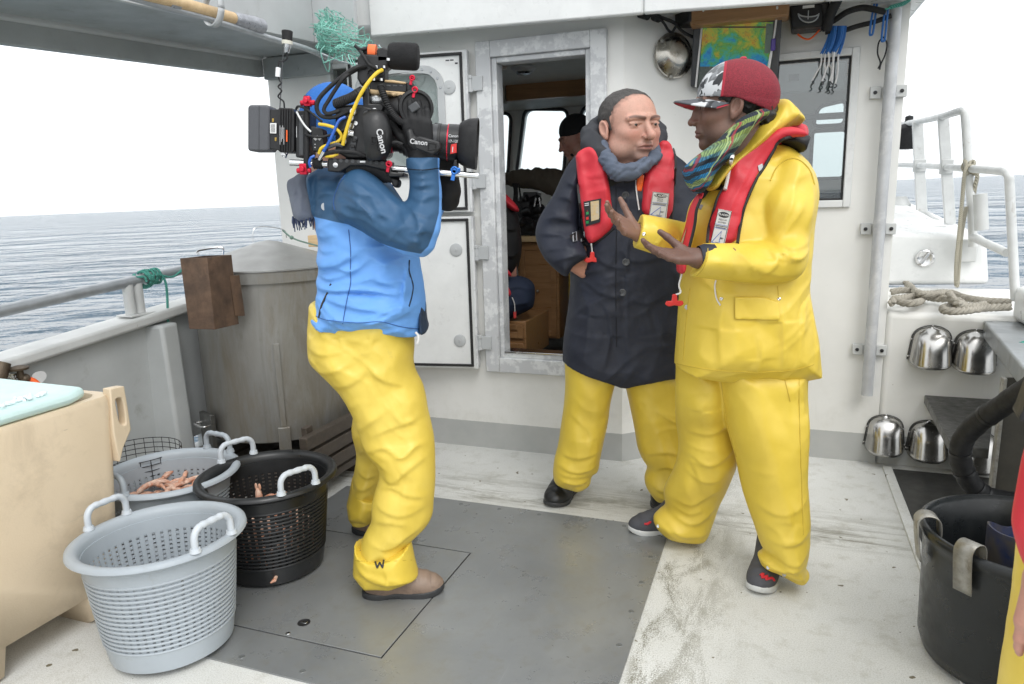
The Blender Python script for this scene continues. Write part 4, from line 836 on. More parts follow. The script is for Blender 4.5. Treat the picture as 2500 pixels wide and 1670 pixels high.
for k in range(7):
    a0 = 1218+15*k+rg.randint(-4, 4); t = thing('blue_strap', 'blue strap with white braided tail in the bunch by the window', 'strap', PF(a0, 170, .1), 'b', 'blue straps hanging in a bunch')
    mb = MB(); b1 = 300+rg.randint(25, 60); x1 = a0-50+rg.randint(-8, 8); d_ = .10+.012*(k % 3)
    for s_ in (0, 9):
        mb.tube(catmull([PF(a0+s_, 165, d_), PF(a0-8+s_, 230, d_), PF((a0+x1)/2+s_, 285, d_+.005), PF(x1+s_, b1, d_)], 4), .0045, 6)
    obj('loop', mb, M['blue'], t)
    mb = MB(); e1 = x1-25+rg.randint(-35, 45)+4*k; e2 = 490+rg.randint(0, 50)
    mb.tube(catmull([PF(x1+4, b1-5, d_), PF(x1+10-rg.randint(0, 20), b1+60, d_+.008), PF((x1+e1)/2+8, (b1+e2)/2+20, d_), PF(e1, e2, d_-.006)], 5), .0042, 6); obj('tail', mb, M['wcord'], t)
    mb = MB(); mb.tube(catmull([PF(e1, e2, d_), PF(e1+10, e2+14, d_), PF(e1-8, e2+28, d_)], 3), .003, 5); obj('knot', mb, M['dgrey'], t)
for k, (a0, b0, a1, b1) in enumerate(((1510, 25, 1480, 222), (1580, 60, 1556, 262))):
    t = thing('blue_loop', ('blue strap loop hanging nearest the radio', 'blue strap loop hanging beside the drain pipe')[k], 'strap', PF(a0, b0, .1), 'b', 'single blue loops')
    mb = MB(); mb.tube(catmull([PF(a0-9, b0, .10), PF((a0+a1)/2-12, (b0+b1)/2, .10), PF(a1-8, b1-8, .10), PF(a1+2, b1, .10), PF(a1+12, b1-12, .10), PF((a0+a1)/2+10, (b0+b1)/2, .10), PF(a0+8, b0, .10)], 5), .005, 6); obj('loop', mb, M['blue'], t)
mb = MB(); mb.tube(catmull([PF(*q_) for q_ in ((1560, 235, .09), (1530, 270, .09), (1522, 340, .09), (1540, 400, .09), (1525, 438, .09))], 5), .0035, 6); mb.tube(catmull([PF(*q_) for q_ in ((1560, 235, .09), (1582, 280, .09), (1570, 350, .09), (1545, 405, .09), (1535, 445, .09))], 5), .0035, 6)
o = obj('rope_loop', mb, M['blackm'], fr='b', base=PF(1550, 330)); tag(o, 'black cord loop with a knotted end on the wall', 'cord')
# drain pipe with three brackets
pu = PW(2017, 500, .055)[0]
t = thing('drain_pipe', 'grey white drain pipe running down the wheelhouse corner', 'pipe', (pu, V2-.055, .36), 'b')
mb = MB(); top = PF(1640, 62, .05); mb.tube(catmull([(pu-.10, V2-.05, top[2]+.05), (pu-.04, V2-.055, top[2]+.05), (pu-.008, V2-.055, top[2]+.02), (pu, V2-.055, top[2]-.05), (pu, V2-.055, 1.2), (pu, V2-.055, .362)], 8), .026, 16); obj('tube', mb, PM('weathered pipe', (.50, .51, .52), .5, .2, var=.15, vs=8, dirt=(.66, .66, .65), ds=7, dt=(.5, .62)), t)
for y in (213, 524, 801):
    z = PW(2015, y)[2]
    mb = MB(); [mb.box((pu+s_*.029, V2-.026, z-.026), (pu+s_*.075, V2-.002, z+.026)) for s_ in (-1, 1)]; mb.box((pu-.028, V2-.018, z-.022), (pu+.028, V2-.003, z+.022))
    br = obj('bracket', mb, M['cap'], t, bevel=.003); 
    for s_ in (-1, 1): mb = MB(); mb.lathe((pu+s_*.054, V2-.0262, z), [(.009, -.001), (.008, .005), (0, .006)], 10, (0, -1, 0)); obj('bolt', mb, M['black'], br)
mb = MB(); mb.tube(catmull([PF(*q_) for q_ in ((1570, 60, .14), (1625, 40, .15), (1680, 25, .14), (1725, 2, .12))], 5), [.004]*3+[.009]*10+[.007]*3, 8); o = obj('green_line', mb, M['teal'], fr='b', base=PF(1650, 30)); tag(o, 'short teal rope over the top of the drain pipe', 'rope')

# ------------------------------------------------------------------ steel shell cowls on the house front
vp = None
def cowl_mesh():
    ws = .104; H2 = .205
    def F(a, b):            # a from the left edge over the bulge to the right edge, b from the open bottom to the crown
        z = -H2*.5+H2*b; wv = ws*(1-.20*b)*math.sqrt(max(0, 1-max(0, (b-.62)/.38)**2.6)); th = math.pi*a
        cx = -math.cos(th); sx = abs(cx)**.8*(1 if cx > 0 else -1)
        dd_ = (.118-.035*b)*math.sqrt(max(0, 1-max(0, (b-.45)/.55)**2.2))*abs(math.sin(th))**.8
        return (wv*sx, -dd_, z+.018*(1-b)*(1-abs(math.sin(th)))-.012*(1-b)*abs(math.sin(th)))
    return F
cows = [(2133, 790, .87), (2232, 800, .87), (2027, 990, .84), (2125, 1003, .84), (2238, 1028, .84)]
clab = ['upper left polished steel cowl on the white house front', 'upper polished cowl partly behind the steel work top', 'lower polished cowl nearest the deck and drain pipe', 'lower middle polished steel cowl on the house front', 'lower polished cowl under the tread plate, behind the hose']
cow = None
for k, (x, y, s_) in enumerate(cows):
    c_ = PW(x, y)
    if cow is None:
        c0 = np.array([c_[0], V2-.003, c_[2]]); cow = thing('steel_cowl', clab[0], 'cowl', c0, 'b', 'polished shell cowls on the house front')
        F = cowl_mesh(); mb = MB(); mb.grid(lambda a, b: c0+np.array(F(a, b)), 30, 16)
        o = obj('shell', mb, M['chrome'], cow, ang=70); wallbm(o); s2 = o.modifiers.new('thick', 'SOLIDIFY'); s2.thickness = .003
        mb = MB(); P = [c0+np.array([F(0, b)[0]*1.05, -.004, F(0, b)[2]+.004*b]) for b in (0, .1, .2, .3, .4, .5, .6, .7, .8, .87, .93, .97, .99)]; P = P+[c0+np.array([0, -.004, F(.5, 1)[2]+.005])]+[np.array([2*c0[0]-q_[0], q_[1], q_[2]]) for q_ in P[::-1]]
        mb.tube(P, .0035, 6); fl = obj('flange', mb, M['dsteel'], cow)
        mb = MB()
        for q_ in (P[1], P[6], P[13], P[20], P[25]): mb.sph(q_+np.array([0, -.006, 0]), .005, 8, 6)
        obj('rivets', mb, M['steel'], fl); cow.scale = (s_, s_, s_)
    else:
        n_ = copy_tree(cow); n_['label'] = clab[k]; p_ = np.array([c_[0], V2-.003, c_[2]]); n_.location = MBOAT @ Vector(p_); n_['bx'] = list(p_); n_.scale = (s_, s_, s_)
# ------------------------------------------------------------------ starboard: work top, steps, side panel, hose, tub
t = thing('work_top', 'steel work top along the starboard side, above the steps', 'work top', (1.05, 3.2, 0), 'b')
tz = .735
mb = MB(); mb.prism([(.915, 3.93, tz-.075), (.80, 2.80, tz-.075), (.77, 2.2, tz-.075), (1.5, 2.2, tz-.075), (1.5, 3.93, tz-.075)], (0, 0, .075)); obj('top', mb, M['gunm'], t, bevel=.008, seg=3)
mb = MB(); mb.box((.80, 3.0, .0), (1.5, 3.012, tz-.077)); obj('side_panel', mb, M['olive'], t)
mb = MB(); mb.box((.788, 2.985, .0), (.803, 3.02, tz-.077)); obj('panel_edge', mb, M['clip'], t, bevel=.003)
mb = MB(); mb.prism([(.69, 3.797, .325), (.662, 3.05, .325), (.786, 3.05, .325), (.98, 3.797, .325)], (0, 0, .041)); obj('step_tread', mb, M['dsteel'], t, bevel=.003)
mb = MB(); mb.box((1.02, 3.55, tz+.001), (1.25, 3.85, tz+.16)); fl_ = obj('coaming_box', mb, M['white'], t, bevel=.03, seg=4)
p = PV(2490, 845, 3.30); mb = MB(); mb.tube(catmull([p+np.array(q_) for q_ in ((.10, .02, .02), (.03, 0, .02), (-.012, 0, .0), (0, -.01, -.02), (.05, -.02, -.02), (.12, -.02, .0))], 5), .008, 8)
o = obj('green_loop', mb, M['teal'], fr='b', base=p); tag(o, 'teal rope loop lying on the work top at the right edge', 'rope')
IZ = zm(1950, 700, 3.136)
def PH(a, b, v): (x, y), = IZ((a, b)); return PV(x, y, v)
hp_ = [PH(a, b, v) for a, b, v in ((1900, 690, 2.50), (1725, 800, 2.55), (1540, 925, 2.62), (1400, 1020, 2.68), (1285, 1130, 2.72), (1238, 1240, 2.74), (1250, 1370, 2.76), (1310, 1490, 2.78), (1400, 1580, 2.80), (1540, 1630, 2.82), (1750, 1650, 2.85))]
t = thing('rubber_hose', 'thick black hose curving down beside the steps', 'hose', hp_[5], 'b')
mb = MB(); P = catmull(hp_, 7); mb.tube(P, [.0345+.0007*(math.sin(i*1.9)+math.sin(i*.83)) for i in range(len(P))], 16); obj('hose_wall', mb, M['blackm'], t)
mb = MB()
for i in (18, 36, 44, 52, 56): mb = MB(); mb.tube([P[i], P[i]*.5+P[i+1]*.5, P[i+1]], [.0365, .0370, .0365], 16); obj('tape_band', mb, M['black'], t)
TU = np.array([.692, 2.215]); TH = .395; TRr = .258
t = thing('black_tub', 'big black tub with pale metal clips over its rim', 'tub', (TU[0], TU[1], .007), 'b')
mb = MB(); mb.lathe((*TU, .007), [(0, .0), (TRr-.05, 0), (TRr-.02, .012), (TRr-.008, .05), (TRr, TH-.05), (TRr+.006, TH-.03), (TRr+.013, TH-.018), (TRr+.012, TH), (TRr, TH+.004), (TRr-.012, TH-.01), (TRr-.03, .05), (0, .03)], 72); o = obj('shell', mb, M['tubm'], t, ang=70)
mb = MB(); rg = np.random.RandomState(6); n = 60
prof = lambda a: .165+.012*math.sin(2*a+.5)+.006*math.sin(5*a)
iu, iv = TU[0]+.065, TU[1]-.02
vs = []
for r_, z in ((-.004, .10), (0, TH-.02), (.0, None), (-.005, None), (-.006, .12)):
    for k in range(n):
        a = 2*math.pi*k/n; zz = z if z is not None else TH+.015+.028*math.sin(2*a+.4)+.008*math.sin(5*a); R2 = prof(a)+r_; vs.append((iu+R2*math.cos(a), iv+R2*math.sin(a), zz))
mb.add(vs, [(i*n+k, i*n+(k+1) % n, (i+1)*n+(k+1) % n, (i+1)*n+k) for i in range(4) for k in range(n)])
o = obj('inner_barrel', mb, M['barrel'], fr='b', base=(iu, iv, .1)); wallbm(o); tag(o, 'cut down dirty blue barrel standing inside the black tub', 'barrel')
def bandclip(a):
    mb = MB(); d_ = np.array([math.cos(a), math.sin(a), 0]); q_ = np.array([-d_[1], d_[0], 0]); c_ = np.array([TU[0], TU[1], .007+TH])+d_*TRr; vs = []
    prof = [(.012, -.105), (.020, -.05), (.026, 0), (.024, .022), (.008, .036), (-.018, .034), (-.034, .016), (-.038, -.03)]
    pr = catmull([np.array(p) for p in prof], 4)
    for x, z in pr:
        for s_ in (-.025, .025): vs.append(c_+d_*(x+.004)+q_*s_+np.array([0, 0, z]))
    mb.add(vs, [(2*i, 2*i+1, 2*i+3, 2*i+2) for i in range(len(pr)-1)]); o = obj('rim_clip', mb, M['clip'], t); s2 = o.modifiers.new('thick', 'SOLIDIFY'); s2.thickness = .003
for (x, y) in ((2110, 1185), (2218, 1255)):
    p = PZ(x*VS, y*VS, TH+.03); bandclip(math.atan2(p[1]-TU[1], p[0]-TU[0]))

# ------------------------------------------------------------------ foredeck rails, ropes and fittings to starboard
HZ = zm(2150, 250, 3.92)
def PR(a, b, v): (x, y), = HZ((a, b)); return PV(x, y, v)
t = thing('side_rail', 'white tube railing along the raised foredeck', 'railing', PR(860, 1290, 4.45), 'b')
r_ = .024
mb = MB(); mb.tube(catmull([PR(100, 225, 6.9), PR(350, 185, 6.1), PR(600, 130, 5.2), PR(740, 88, 4.6), PR(790, 82, 4.46), PR(808, 120, 4.44), PR(822, 300, 4.44), PR(838, 600, 4.44), PR(862, 900, 4.44), PR(880, 1250, 4.44), PR(885, 1380, 4.44)], 6), .021, 12); obj('upper_rail', mb, M['railw'], t)
mb = MB(); mb.tube(catmull([PR(100, 598, 6.9), PR(360, 602, 6.1), PR(610, 618, 5.3), PR(850, 635, 4.46), PR(1000, 645, 4.2), PR(1130, 655, 4.0), PR(1185, 662, 3.93), PR(1225, 700, 3.88), PR(1235, 800, 3.88), PR(1250, 1100, 3.87), PR(1270, 1500, 3.86), PR(1290, 1900, 3.85)], 6), .0195, 12); obj('lower_rail', mb, M['railw'], t)
for (a0, b0, a1, b1, v) in ((352, 190, 395, 1075, 6.1), (598, 135, 665, 1160, 5.25)):
    mb = MB(); p0, p1 = PR(a0, b0, v), PR(a1, b1, v); mb.obox((p0+p1)/2, (1, 0, 0), (0, 1, 0), p0-p1, (.030*v/5.2, .018, np.linalg.norm(p0-p1)/2)); po = obj('flat_post', mb, M['railw'], t, bevel=.004)
    mb = MB(); pm = PR(a0+(a1-a0)*.47, b0+(b1-b0)*.47, v); mb.obox(pm, (1, 0, 0), (0, 1, 0), (0, 0, 1), (.034*v/5.2, .03, .045)); obj('rail_clamp', mb, M['cap'], po, bevel=.006)
mb = MB(); mb.tube([PR(880, 1290, 4.43), PR(1210, 1440, 3.9)], .020, 12); obj('brace', mb, M['railw'], t)
mb = MB(); q_ = PR(840, 1420, 4.49); mb.obox(q_, (1, 0, .03), (0, 1, 0), (0, 0, 1), (.042, .008, .062)); obj('foot_plate', mb, M['cap'], t, bevel=.008)
t = thing('black_float', 'black float hung from the foredeck railing', 'float', PR(260, 330, 6.4), 'b')
mb = MB(); mb.lathe(PR(260, 330, 6.4), [(0, -.095), (.075, -.09), (.09, -.06), (.09, .06), (.07, .085), (.03, .10), (.028, .15), (0, .16)], 16); obj('body', mb, M['blackm'], t)
mb = MB(); mb.tube(catmull([PR(225, 210, 6.4), PR(255, 245, 6.4), PR(280, 215, 6.4)], 4), .012, 6); obj('lanyard', mb, M['blackm'], t)
mb = MB(); mb.tube([PR(952, 875, 4.35), PR(968, 1220, 4.35)], [.032, .032], 18); o = obj('rod_holder', mb, M['cap'], fr='b', base=PR(960, 1050, 4.35)); tag(o, 'white tube rod holder fixed outside the railing', 'rod holder')
mb = MB(); mb.lathe(PR(180, 900, 6.2), [(0, .0), (.05, .0), (.085, -.06), (.07, -.14), (.05, -.22)][::-1], 12); mb.tube(catmull([PR(190, 980, 6.2), PR(220, 1030, 6.2), PR(245, 1060, 6.2)], 4), .02, 8); mb.tube(catmull([PR(60, 1080, 6.1), PR(200, 1075, 6.1), PR(330, 1068, 6.1), PR(440, 1065, 5.9), PR(500, 1110, 5.7), PR(540, 1135, 5.6)], 4), .018, 8); o = obj('mooring_bitt', mb, M['cap'], fr='b', base=PR(180, 1000, 6.2)); tag(o, 'pale mooring bitt with rope on the foredeck edge', 'bitt')
mb = MB(); mb.tube(catmull([PR(880, 610, 4.40), PR(825, 612, 4.38), PR(800, 720, 4.37), PR(780, 950, 4.36), PR(752, 1250, 4.36), PR(725, 1540, 4.36), PR(722, 1730, 4.36), PR(735, 1760, 4.34)], 6), .0095, 8); mb.tube(wind(PR(850, 625, 4.44), (1, 0, 0), .028, 3, .018, .008, 4), .009, 6); mb.tube(catmull([PR(905, 620, 4.40), PR(925, 700, 4.40), PR(905, 800, 4.42), PR(895, 870, 4.44)], 4), .010, 6); mb.tube(catmull([PR(735, 1750, 4.35), PR(770, 1300, 4.4), PR(820, 1000, 4.43)], 4), .010, 6)
o = obj('hanging_line', mb, M['rope2'], fr='b', base=PR(770, 1200, 4.36)); tag(o, 'pale line tied to the railing and hanging to the deck', 'rope')
# the thick mooring rope lying on the side deck
HV = zm(1900, 200, 2.613)
def PD(a, b, dz=.0): (x, y), = HV((a, b)); return PZ(x, y, .79+dz)
t = thing('mooring_rope', 'thick grey rope lying in loose bights on the white side deck', 'rope', PD(1000, 1380), 'b')
runs = [[(722, 1258, .03), (790, 1270, .03), (850, 1310, .03), (900, 1350, .05), (960, 1352, .05), (1090, 1345, .04), (1180, 1375, .03), (1300, 1395, .03), (1480, 1405, .03)],
        [(722, 1340, .02), (800, 1328, .03), (880, 1340, .02), (960, 1375, .02), (1060, 1385, .02), (1140, 1395, .05), (1170, 1418, .03), (1110, 1430, .02), (1055, 1442, .02), (1070, 1460, .02), (1180, 1460, .02), (1330, 1442, .02), (1480, 1436, .02)],
        [(722, 1412, .02), (745, 1385, .03), (800, 1378, .03), (850, 1370, .03), (910, 1378, .02), (905, 1400, .02), (850, 1412, .02), (790, 1408, .02), (735, 1375, .04)],
        [(1090, 1350, .06), (1130, 1400, .06), (1180, 1425, .04), (1250, 1432, .03), (1320, 1418, .03)]]
for R2 in runs:
    P = catmull([PD(a, b, dz) for a, b, dz in R2], 10); r0 = .016; mb = MB()
    for s_ in range(3):                            # three strands laid round each other
        Q = []; L_ = 0
        for i, p_ in enumerate(P):
            if i: L_ += np.linalg.norm(P[i]-P[i-1])
            tg = nrm(P[min(i+1, len(P)-1)]-P[max(i-1, 0)]); e1 = nrm(np.cross(tg, (0, 0, 1.))); e2 = np.cross(e1, tg); a = 2*math.pi*(L_/.07+s_/3)
            Q.append(p_+.0090*(math.cos(a)*e1+math.sin(a)*e2))
        mb.tube(Q, .0098, 7)
    obj('rope_run', mb, PM('rope strands', (.34, .315, .265), .85, var=.2, vs=20, bump=.5), t)
# ------------------------------------------------------------------ soft shapes: distance fields turned into one continuous surface
_rs = np.random.RandomState(12); _L3 = _rs.rand(32, 32, 32).astype(np.float32); _L2 = _rs.rand(64, 64).astype(np.float32)
def vnoise3(p):
    i = np.floor(p).astype(np.int32); f = (p-i).astype(np.float32); f = f*f*(3-2*f); i &= 31; j = (i+1) & 31
    x, y, z = f[:, 0], f[:, 1], f[:, 2]; r = 0
    for a, wx in ((i[:, 0], 1-x), (j[:, 0], x)):
        for b, wy in ((i[:, 1], 1-y), (j[:, 1], y)):
            r = r+wx*wy*(_L3[a, b, i[:, 2]]*(1-z)+_L3[a, b, j[:, 2]]*z)
    return r
def vnoise2(x, y):
    i, j = np.floor(x).astype(int), np.floor(y).astype(int); f, g = x-i, y-j; f = f*f*(3-2*f); g = g*g*(3-2*g)
    a = lambda m, n: _L2[m & 63, n & 63]
    return (a(i, j)*(1-f)+a(i+1, j)*f)*(1-g)+(a(i, j+1)*(1-f)+a(i+1, j+1)*f)*g
def smin(a, b, k): h = np.clip(.5+.5*(b-a)/k, 0, 1); return b+(a-b)*h-k*h*(1-h)
def smax(a, b, k): return -smin(-a, -b, k)
def cap_(p, a, b, ra, rb=None):                  # round cone between two points
    a, b = np.asarray(a, float), np.asarray(b, float); rb = ra if rb is None else rb
    ab = b-a; t = np.clip(((p-a)@ab)/max(ab@ab, 1e-12), 0, 1); return np.linalg.norm(p-a-t[:, None]*ab, axis=1)-(ra+(rb-ra)*t)
def chain(p, pts, rs, k=.01):
    d = None
    for i in range(len(pts)-1):
        e = cap_(p, pts[i], pts[i+1], rs[i], rs[i+1]); d = e if d is None else smin(d, e, k)
    return d
def ell(p, c, r): r = np.asarray(r, float); q = (p-np.asarray(c))/r; k0 = np.linalg.norm(q, axis=1); k1 = np.linalg.norm(q/r, axis=1); return k0*(k0-1)/np.maximum(k1, 1e-9)
def sphd(p, c, r): return np.linalg.norm(p-np.asarray(c, float), axis=1)-r
def sdf_mesh(f, lo, hi, h, BK=5):
    lo, hi = np.asarray(lo, float), np.asarray(hi, float)
    nb = np.ceil((hi-lo)/(h*BK)).astype(int)+1; n = nb*BK
    g = np.stack(np.meshgrid(*[np.arange(k) for k in nb], indexing='ij'), -1).reshape(-1, 3)
    dc = f(lo+(g*BK+BK*.5-.5)*h); act = np.abs(dc) < BK*h*1.9
    vals = np.repeat(np.repeat(np.repeat(np.sign(dc).reshape(nb), BK, 0), BK, 1), BK, 2).astype(np.float32)*h*9
    ga = g[act]*BK; o = np.stack(np.meshgrid(*[np.arange(BK)]*3, indexing='ij'), -1).reshape(-1, 3)
    for s in range(0, len(ga), 4000):
        q = (ga[s:s+4000, None]+o[None]).reshape(-1, 3); vals[q[:, 0], q[:, 1], q[:, 2]] = f(lo+q*h)
    ins = vals < 0
    c = [ins[a:n[0]-1+a, b:n[1]-1+b, d:n[2]-1+d] for a in (0, 1) for b in (0, 1) for d in (0, 1)]
    sm = sum(x.astype(np.int8) for x in c); cells = np.argwhere((sm > 0) & (sm < 8))
    idx = np.full(n, -1, np.int32); idx[cells[:, 0], cells[:, 1], cells[:, 2]] = np.arange(len(cells))
    cv = [vals[cells[:, 0]+a, cells[:, 1]+b, cells[:, 2]+d] for a in (0, 1) for b in (0, 1) for d in (0, 1)]
    off = np.array([(a, b, d) for a in (0, 1) for b in (0, 1) for d in (0, 1)], float)
    acc = np.zeros((len(cells), 3)); cnt = np.zeros(len(cells))
    for i in range(8):
        for ax in (4, 2, 1):
            if not i & ax:
                j = i | ax; va, vb = cv[i], cv[j]; m = (va < 0) != (vb < 0); t = np.where(m, va/np.where(m, va-vb, 1), 0)
                acc += m[:, None]*(off[i]+t[:, None]*(off[j]-off[i])); cnt += m
    V_ = lo+(cells+acc/np.maximum(cnt, 1)[:, None])*h
    F_ = []
    for ax in range(3):
        sl0 = [slice(1, n[k]-1) for k in range(3)]; sl1 = list(sl0); sl0[ax] = slice(0, n[ax]-1); sl1[ax] = slice(1, n[ax])
        a_, b_ = ins[tuple(sl0)], ins[tuple(sl1)]; e = np.argwhere(a_ != b_)
        if not len(e): continue
        e = e+np.array([0 if k == ax else 1 for k in range(3)]); u, w_ = [(1, 2), (2, 0), (0, 1)][ax]
        du = np.zeros(3, int); du[u] = 1; dw = np.zeros(3, int); dw[w_] = 1
        q = np.stack([idx[tuple((e-du-dw).T)], idx[tuple((e-dw).T)], idx[tuple(e.T)], idx[tuple((e-du).T)]], 1)
        fl = ~ins[tuple(e.T)]; q[fl] = q[fl][:, ::-1]; q = q[:, ::-1]; F_.append(q[(q >= 0).all(1)])
    return V_, np.concatenate(F_)
def poly_sdf(P, X, Z):
    d = np.full(X.shape, 1e9); ins = np.zeros(X.shape, bool); n = len(P)
    for i in range(n):
        (ax, az), (bx, bz) = P[i], P[(i+1) % n]; ex, ez = bx-ax, bz-az; L = ex*ex+ez*ez
        if L < 1e-14: continue
        t = np.clip(((X-ax)*ex+(Z-az)*ez)/L, 0, 1); d = np.minimum(d, (X-ax-t*ex)**2+(Z-az-t*ez)**2)
        if az != bz: ins ^= ((az > Z) != (bz > Z)) & (X < (bx-ax)*(Z-az)/(bz-az)+ax)
    d = np.sqrt(d); return np.where(ins, -d, d)
def line_d(P, X, Z):
    d = np.full(X.shape, 1e9); tt = np.zeros(X.shape); sg = np.zeros(X.shape); n = len(P)-1
    for i in range(n):
        (ax, az), (bx, bz) = P[i], P[i+1]; ex, ez = bx-ax, bz-az; t = np.clip(((X-ax)*ex+(Z-az)*ez)/max(ex*ex+ez*ez, 1e-12), 0, 1)
        q = (X-ax-t*ex)**2+(Z-az-t*ez)**2; m = q < d; d = np.where(m, q, d); tt = np.where(m, (i+t)/n, tt)
        sg = np.where(m, np.sign((ex*(Z-az)-ez*(X-ax))*(1 if ex >= 0 else -1)), sg)
    return np.sqrt(d), tt, sg
class Rel:
    """a soft body part: its outline stands at its own depth, swells to its own half thickness T, and carries folds"""
    def __init__(s, out, ctrl, R=.08, folds=(), clip=None, wr=(), sm=2, pad=.16, res=.0045, back=.3, wk=1., facet=0.):
        s.R = R; c = np.array(ctrl, float); s.c = c; s.back = back
        def Yat(x, y, col=2):
            w_ = 1/(((c[:, 0]-x)**2+(c[:, 1]-y)**2)+60.)**1.2; return (w_*c[:, col]).sum()/w_.sum()
        def W(x, y): p = D(x, y, Yat(x, y)); return p[0], p[2]
        s.W = W; P = np.array([W(*p) for p in out]); P = np.array(chaikin(P, sm)) if sm else P; s.P = P
        s.lo = P.min(0)-pad; s.hi = P.max(0)+pad; s.res = res
        nx, nz = (np.ceil((s.hi-s.lo)/res).astype(int)+1); X, Z = np.meshgrid(s.lo[0]+np.arange(nx)*res, s.lo[1]+np.arange(nz)*res, indexing='ij')
        s2 = poly_sdf(P, X, Z); H_ = np.zeros_like(X)
        for f_ in folds:
            pts, amp, wd = f_; Q = np.array(catmull([W(*p) for p in pts], 5)); d, t, sg = line_d(Q, X, Z); u = d/wd; k_ = np.where(sg > 0, .42, 1.75)   # a long lit side above, a short steep side below
            H_ += amp*np.sin(np.pi*np.clip(t, .0, 1))**.6*(np.exp(-np.abs(u*k_)**1.1)*1.25-.45*np.exp(-(u/3.)**2))
        for (ang, fl, fw, amp, *rest) in wr:
            a = R_(ang); wx = vnoise2(X*6+3, Z*6+9)-.5; p = (X*math.cos(a)+Z*math.sin(a))*fl+wx*1.2; q = (-X*math.sin(a)+Z*math.cos(a))*fw+wx*1.6
            nz_ = vnoise2(p+rest[0] if rest else p, q)*.65+vnoise2(p*1.9+7, q*2.1+3)*.35; H_ += .75*wk*amp*(1.5*np.clip(1-np.abs(nz_-.5)*4.2, 0, 1)**1.7-.5)*(.35+1.1*vnoise2(X*9+fl, Z*9+fw))
        if facet:                                # stiff coated cloth breaks into flat planes with sharp edges between
            for ang, wl, am in ((32, .150, 1.), (-38, .175, .9), (78, .21, .8), (8, .105, .45)):
                a = R_(ang); q = (X*math.cos(a)+Z*math.sin(a))/wl+.9*vnoise2(X*4+ang, Z*3+wl*40); H_ += .55*facet*am*(2*np.abs(q-np.floor(q)-.5)-.5)*(.25+1.1*vnoise2(X*7+ang*.3, Z*6))
        H_ = H_*np.clip(-s2/.04, .3, 1)
        wts = [1/(((X-W(*q[:2])[0])**2+(Z-W(*q[:2])[1])**2)+.0006)**1.2 for q in c]; ws = sum(wts)
        yc = sum(w_*q[2] for w_, q in zip(wts, c))/ws; T = sum(w_*q[3] for w_, q in zip(wts, c))/ws
        cl = np.full_like(X, -1.) if clip is None else np.max([poly_sdf(np.array([W(*p) for p in q]), X, Z) for q in clip], 0)
        s.G = np.stack([s2, H_, yc, T, cl], -1); s.n = np.array([nx, nz]); s.y0 = (yc-T).min()-.05; s.y1 = (yc+T).max()+.05
    def samp(s, x, z):
        u = np.clip((x-s.lo[0])/s.res, 0, s.n[0]-1.001); v = np.clip((z-s.lo[1])/s.res, 0, s.n[1]-1.001); i, j = u.astype(int), v.astype(int); f, g = (u-i)[:, None], (v-j)[:, None]; G = s.G
        o = (G[i, j]*(1-f)+G[i+1, j]*f)*(1-g)+(G[i, j+1]*(1-f)+G[i+1, j+1]*f)*g
        ex = np.maximum(0, np.maximum(s.lo[0]-x, x-s.hi[0])); ez = np.maximum(0, np.maximum(s.lo[1]-z, z-s.hi[1])); o[:, 0] += ex+ez; return o
    def __call__(s, p):
        a = s.samp(p[:, 0], p[:, 2]); w_ = (p[:, 1]-a[:, 2])/a[:, 3]; q = np.maximum(a[:, 0]+s.R, 0)/s.R
        d = (np.sqrt(q*q+w_*w_)-1)*np.minimum(s.R, a[:, 3]); d = d-a[:, 1]*np.clip(.7-w_*.8, s.back, 1)
        return np.maximum(d, a[:, 4])
    def s2(s, p): return s.samp(p[:, 0], p[:, 2])[:, 0]
    def box(s, m=.03): return np.array([s.P[:, 0].min()-m, s.y0, s.P[:, 1].min()-m]), np.array([s.P[:, 0].max()+m, s.y1, s.P[:, 1].max()+m])
def bounds(*rels): b = [r.box() for r in rels]; return np.min([x[0] for x in b], 0), np.max([x[1] for x in b], 0)
class Shell:
    """a padded piece lying on another surface: outline in the picture plane of rel, thickness on the base field"""
    def __init__(s, rel, base, off, th, R=None, cut=.16): s.r, s.b, s.o, s.t, s.R, s.cut = rel, base, off, th, R or th*1.3, cut
    def __call__(s, p):
        a = s.r.samp(p[:, 0], p[:, 2]); q = np.maximum(a[:, 0]+s.R, 0)/s.R; w_ = (s.b(p)-s.o)/s.t
        d = ((q**4+w_**4)**.25-1)*min(s.R, s.t)-a[:, 1]*.6; return np.maximum(d, np.maximum(p[:, 1]-a[:, 2]-s.cut, a[:, 4]))
def over(out, pts, base, off, T, **k):           # a padded panel that follows the surface beneath it
    c = []
    for x, y in pts:
        h_ = hit(base, x, y)[1]
        if h_ < 4: c.append((x, y, h_-off, T))
    k.setdefault('R', .022); k.setdefault('sm', 1); return Rel(out, c, **k)
def hit(f, px, py, y0=1.2, y1=6.):
    d = ray(px, py); t = y0/d[1]
    for _ in range(160):
        p = C0+d*t; e = float(f(p[None])[0])
        if e < .0006: break
        t += max(e*.6, .0004)
        if t*d[1] > y1: break
    return C0+d*t
def hits(f, pts, dz=0., **k): return [hit(f, x, y, **k)-ray(x, y)/np.linalg.norm(ray(x, y))*dz for x, y in pts]
def decal(mb, P, th=.0012):                      # thin sheet on a surface, thickness towards the camera
    v = nrm(C0-np.mean(P, 0))*th; mb.prism(P, v); return mb
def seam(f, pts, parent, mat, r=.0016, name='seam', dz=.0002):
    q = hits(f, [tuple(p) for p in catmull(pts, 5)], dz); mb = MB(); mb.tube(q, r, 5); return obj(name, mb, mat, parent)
def soft(name, f, lo, hi, h, mat, parent, attrs=None):
    V_, F_ = sdf_mesh(f, lo, hi, h); return obj(name, (V_, F_, attrs(V_) if attrs else None), mat, parent, ang=0)

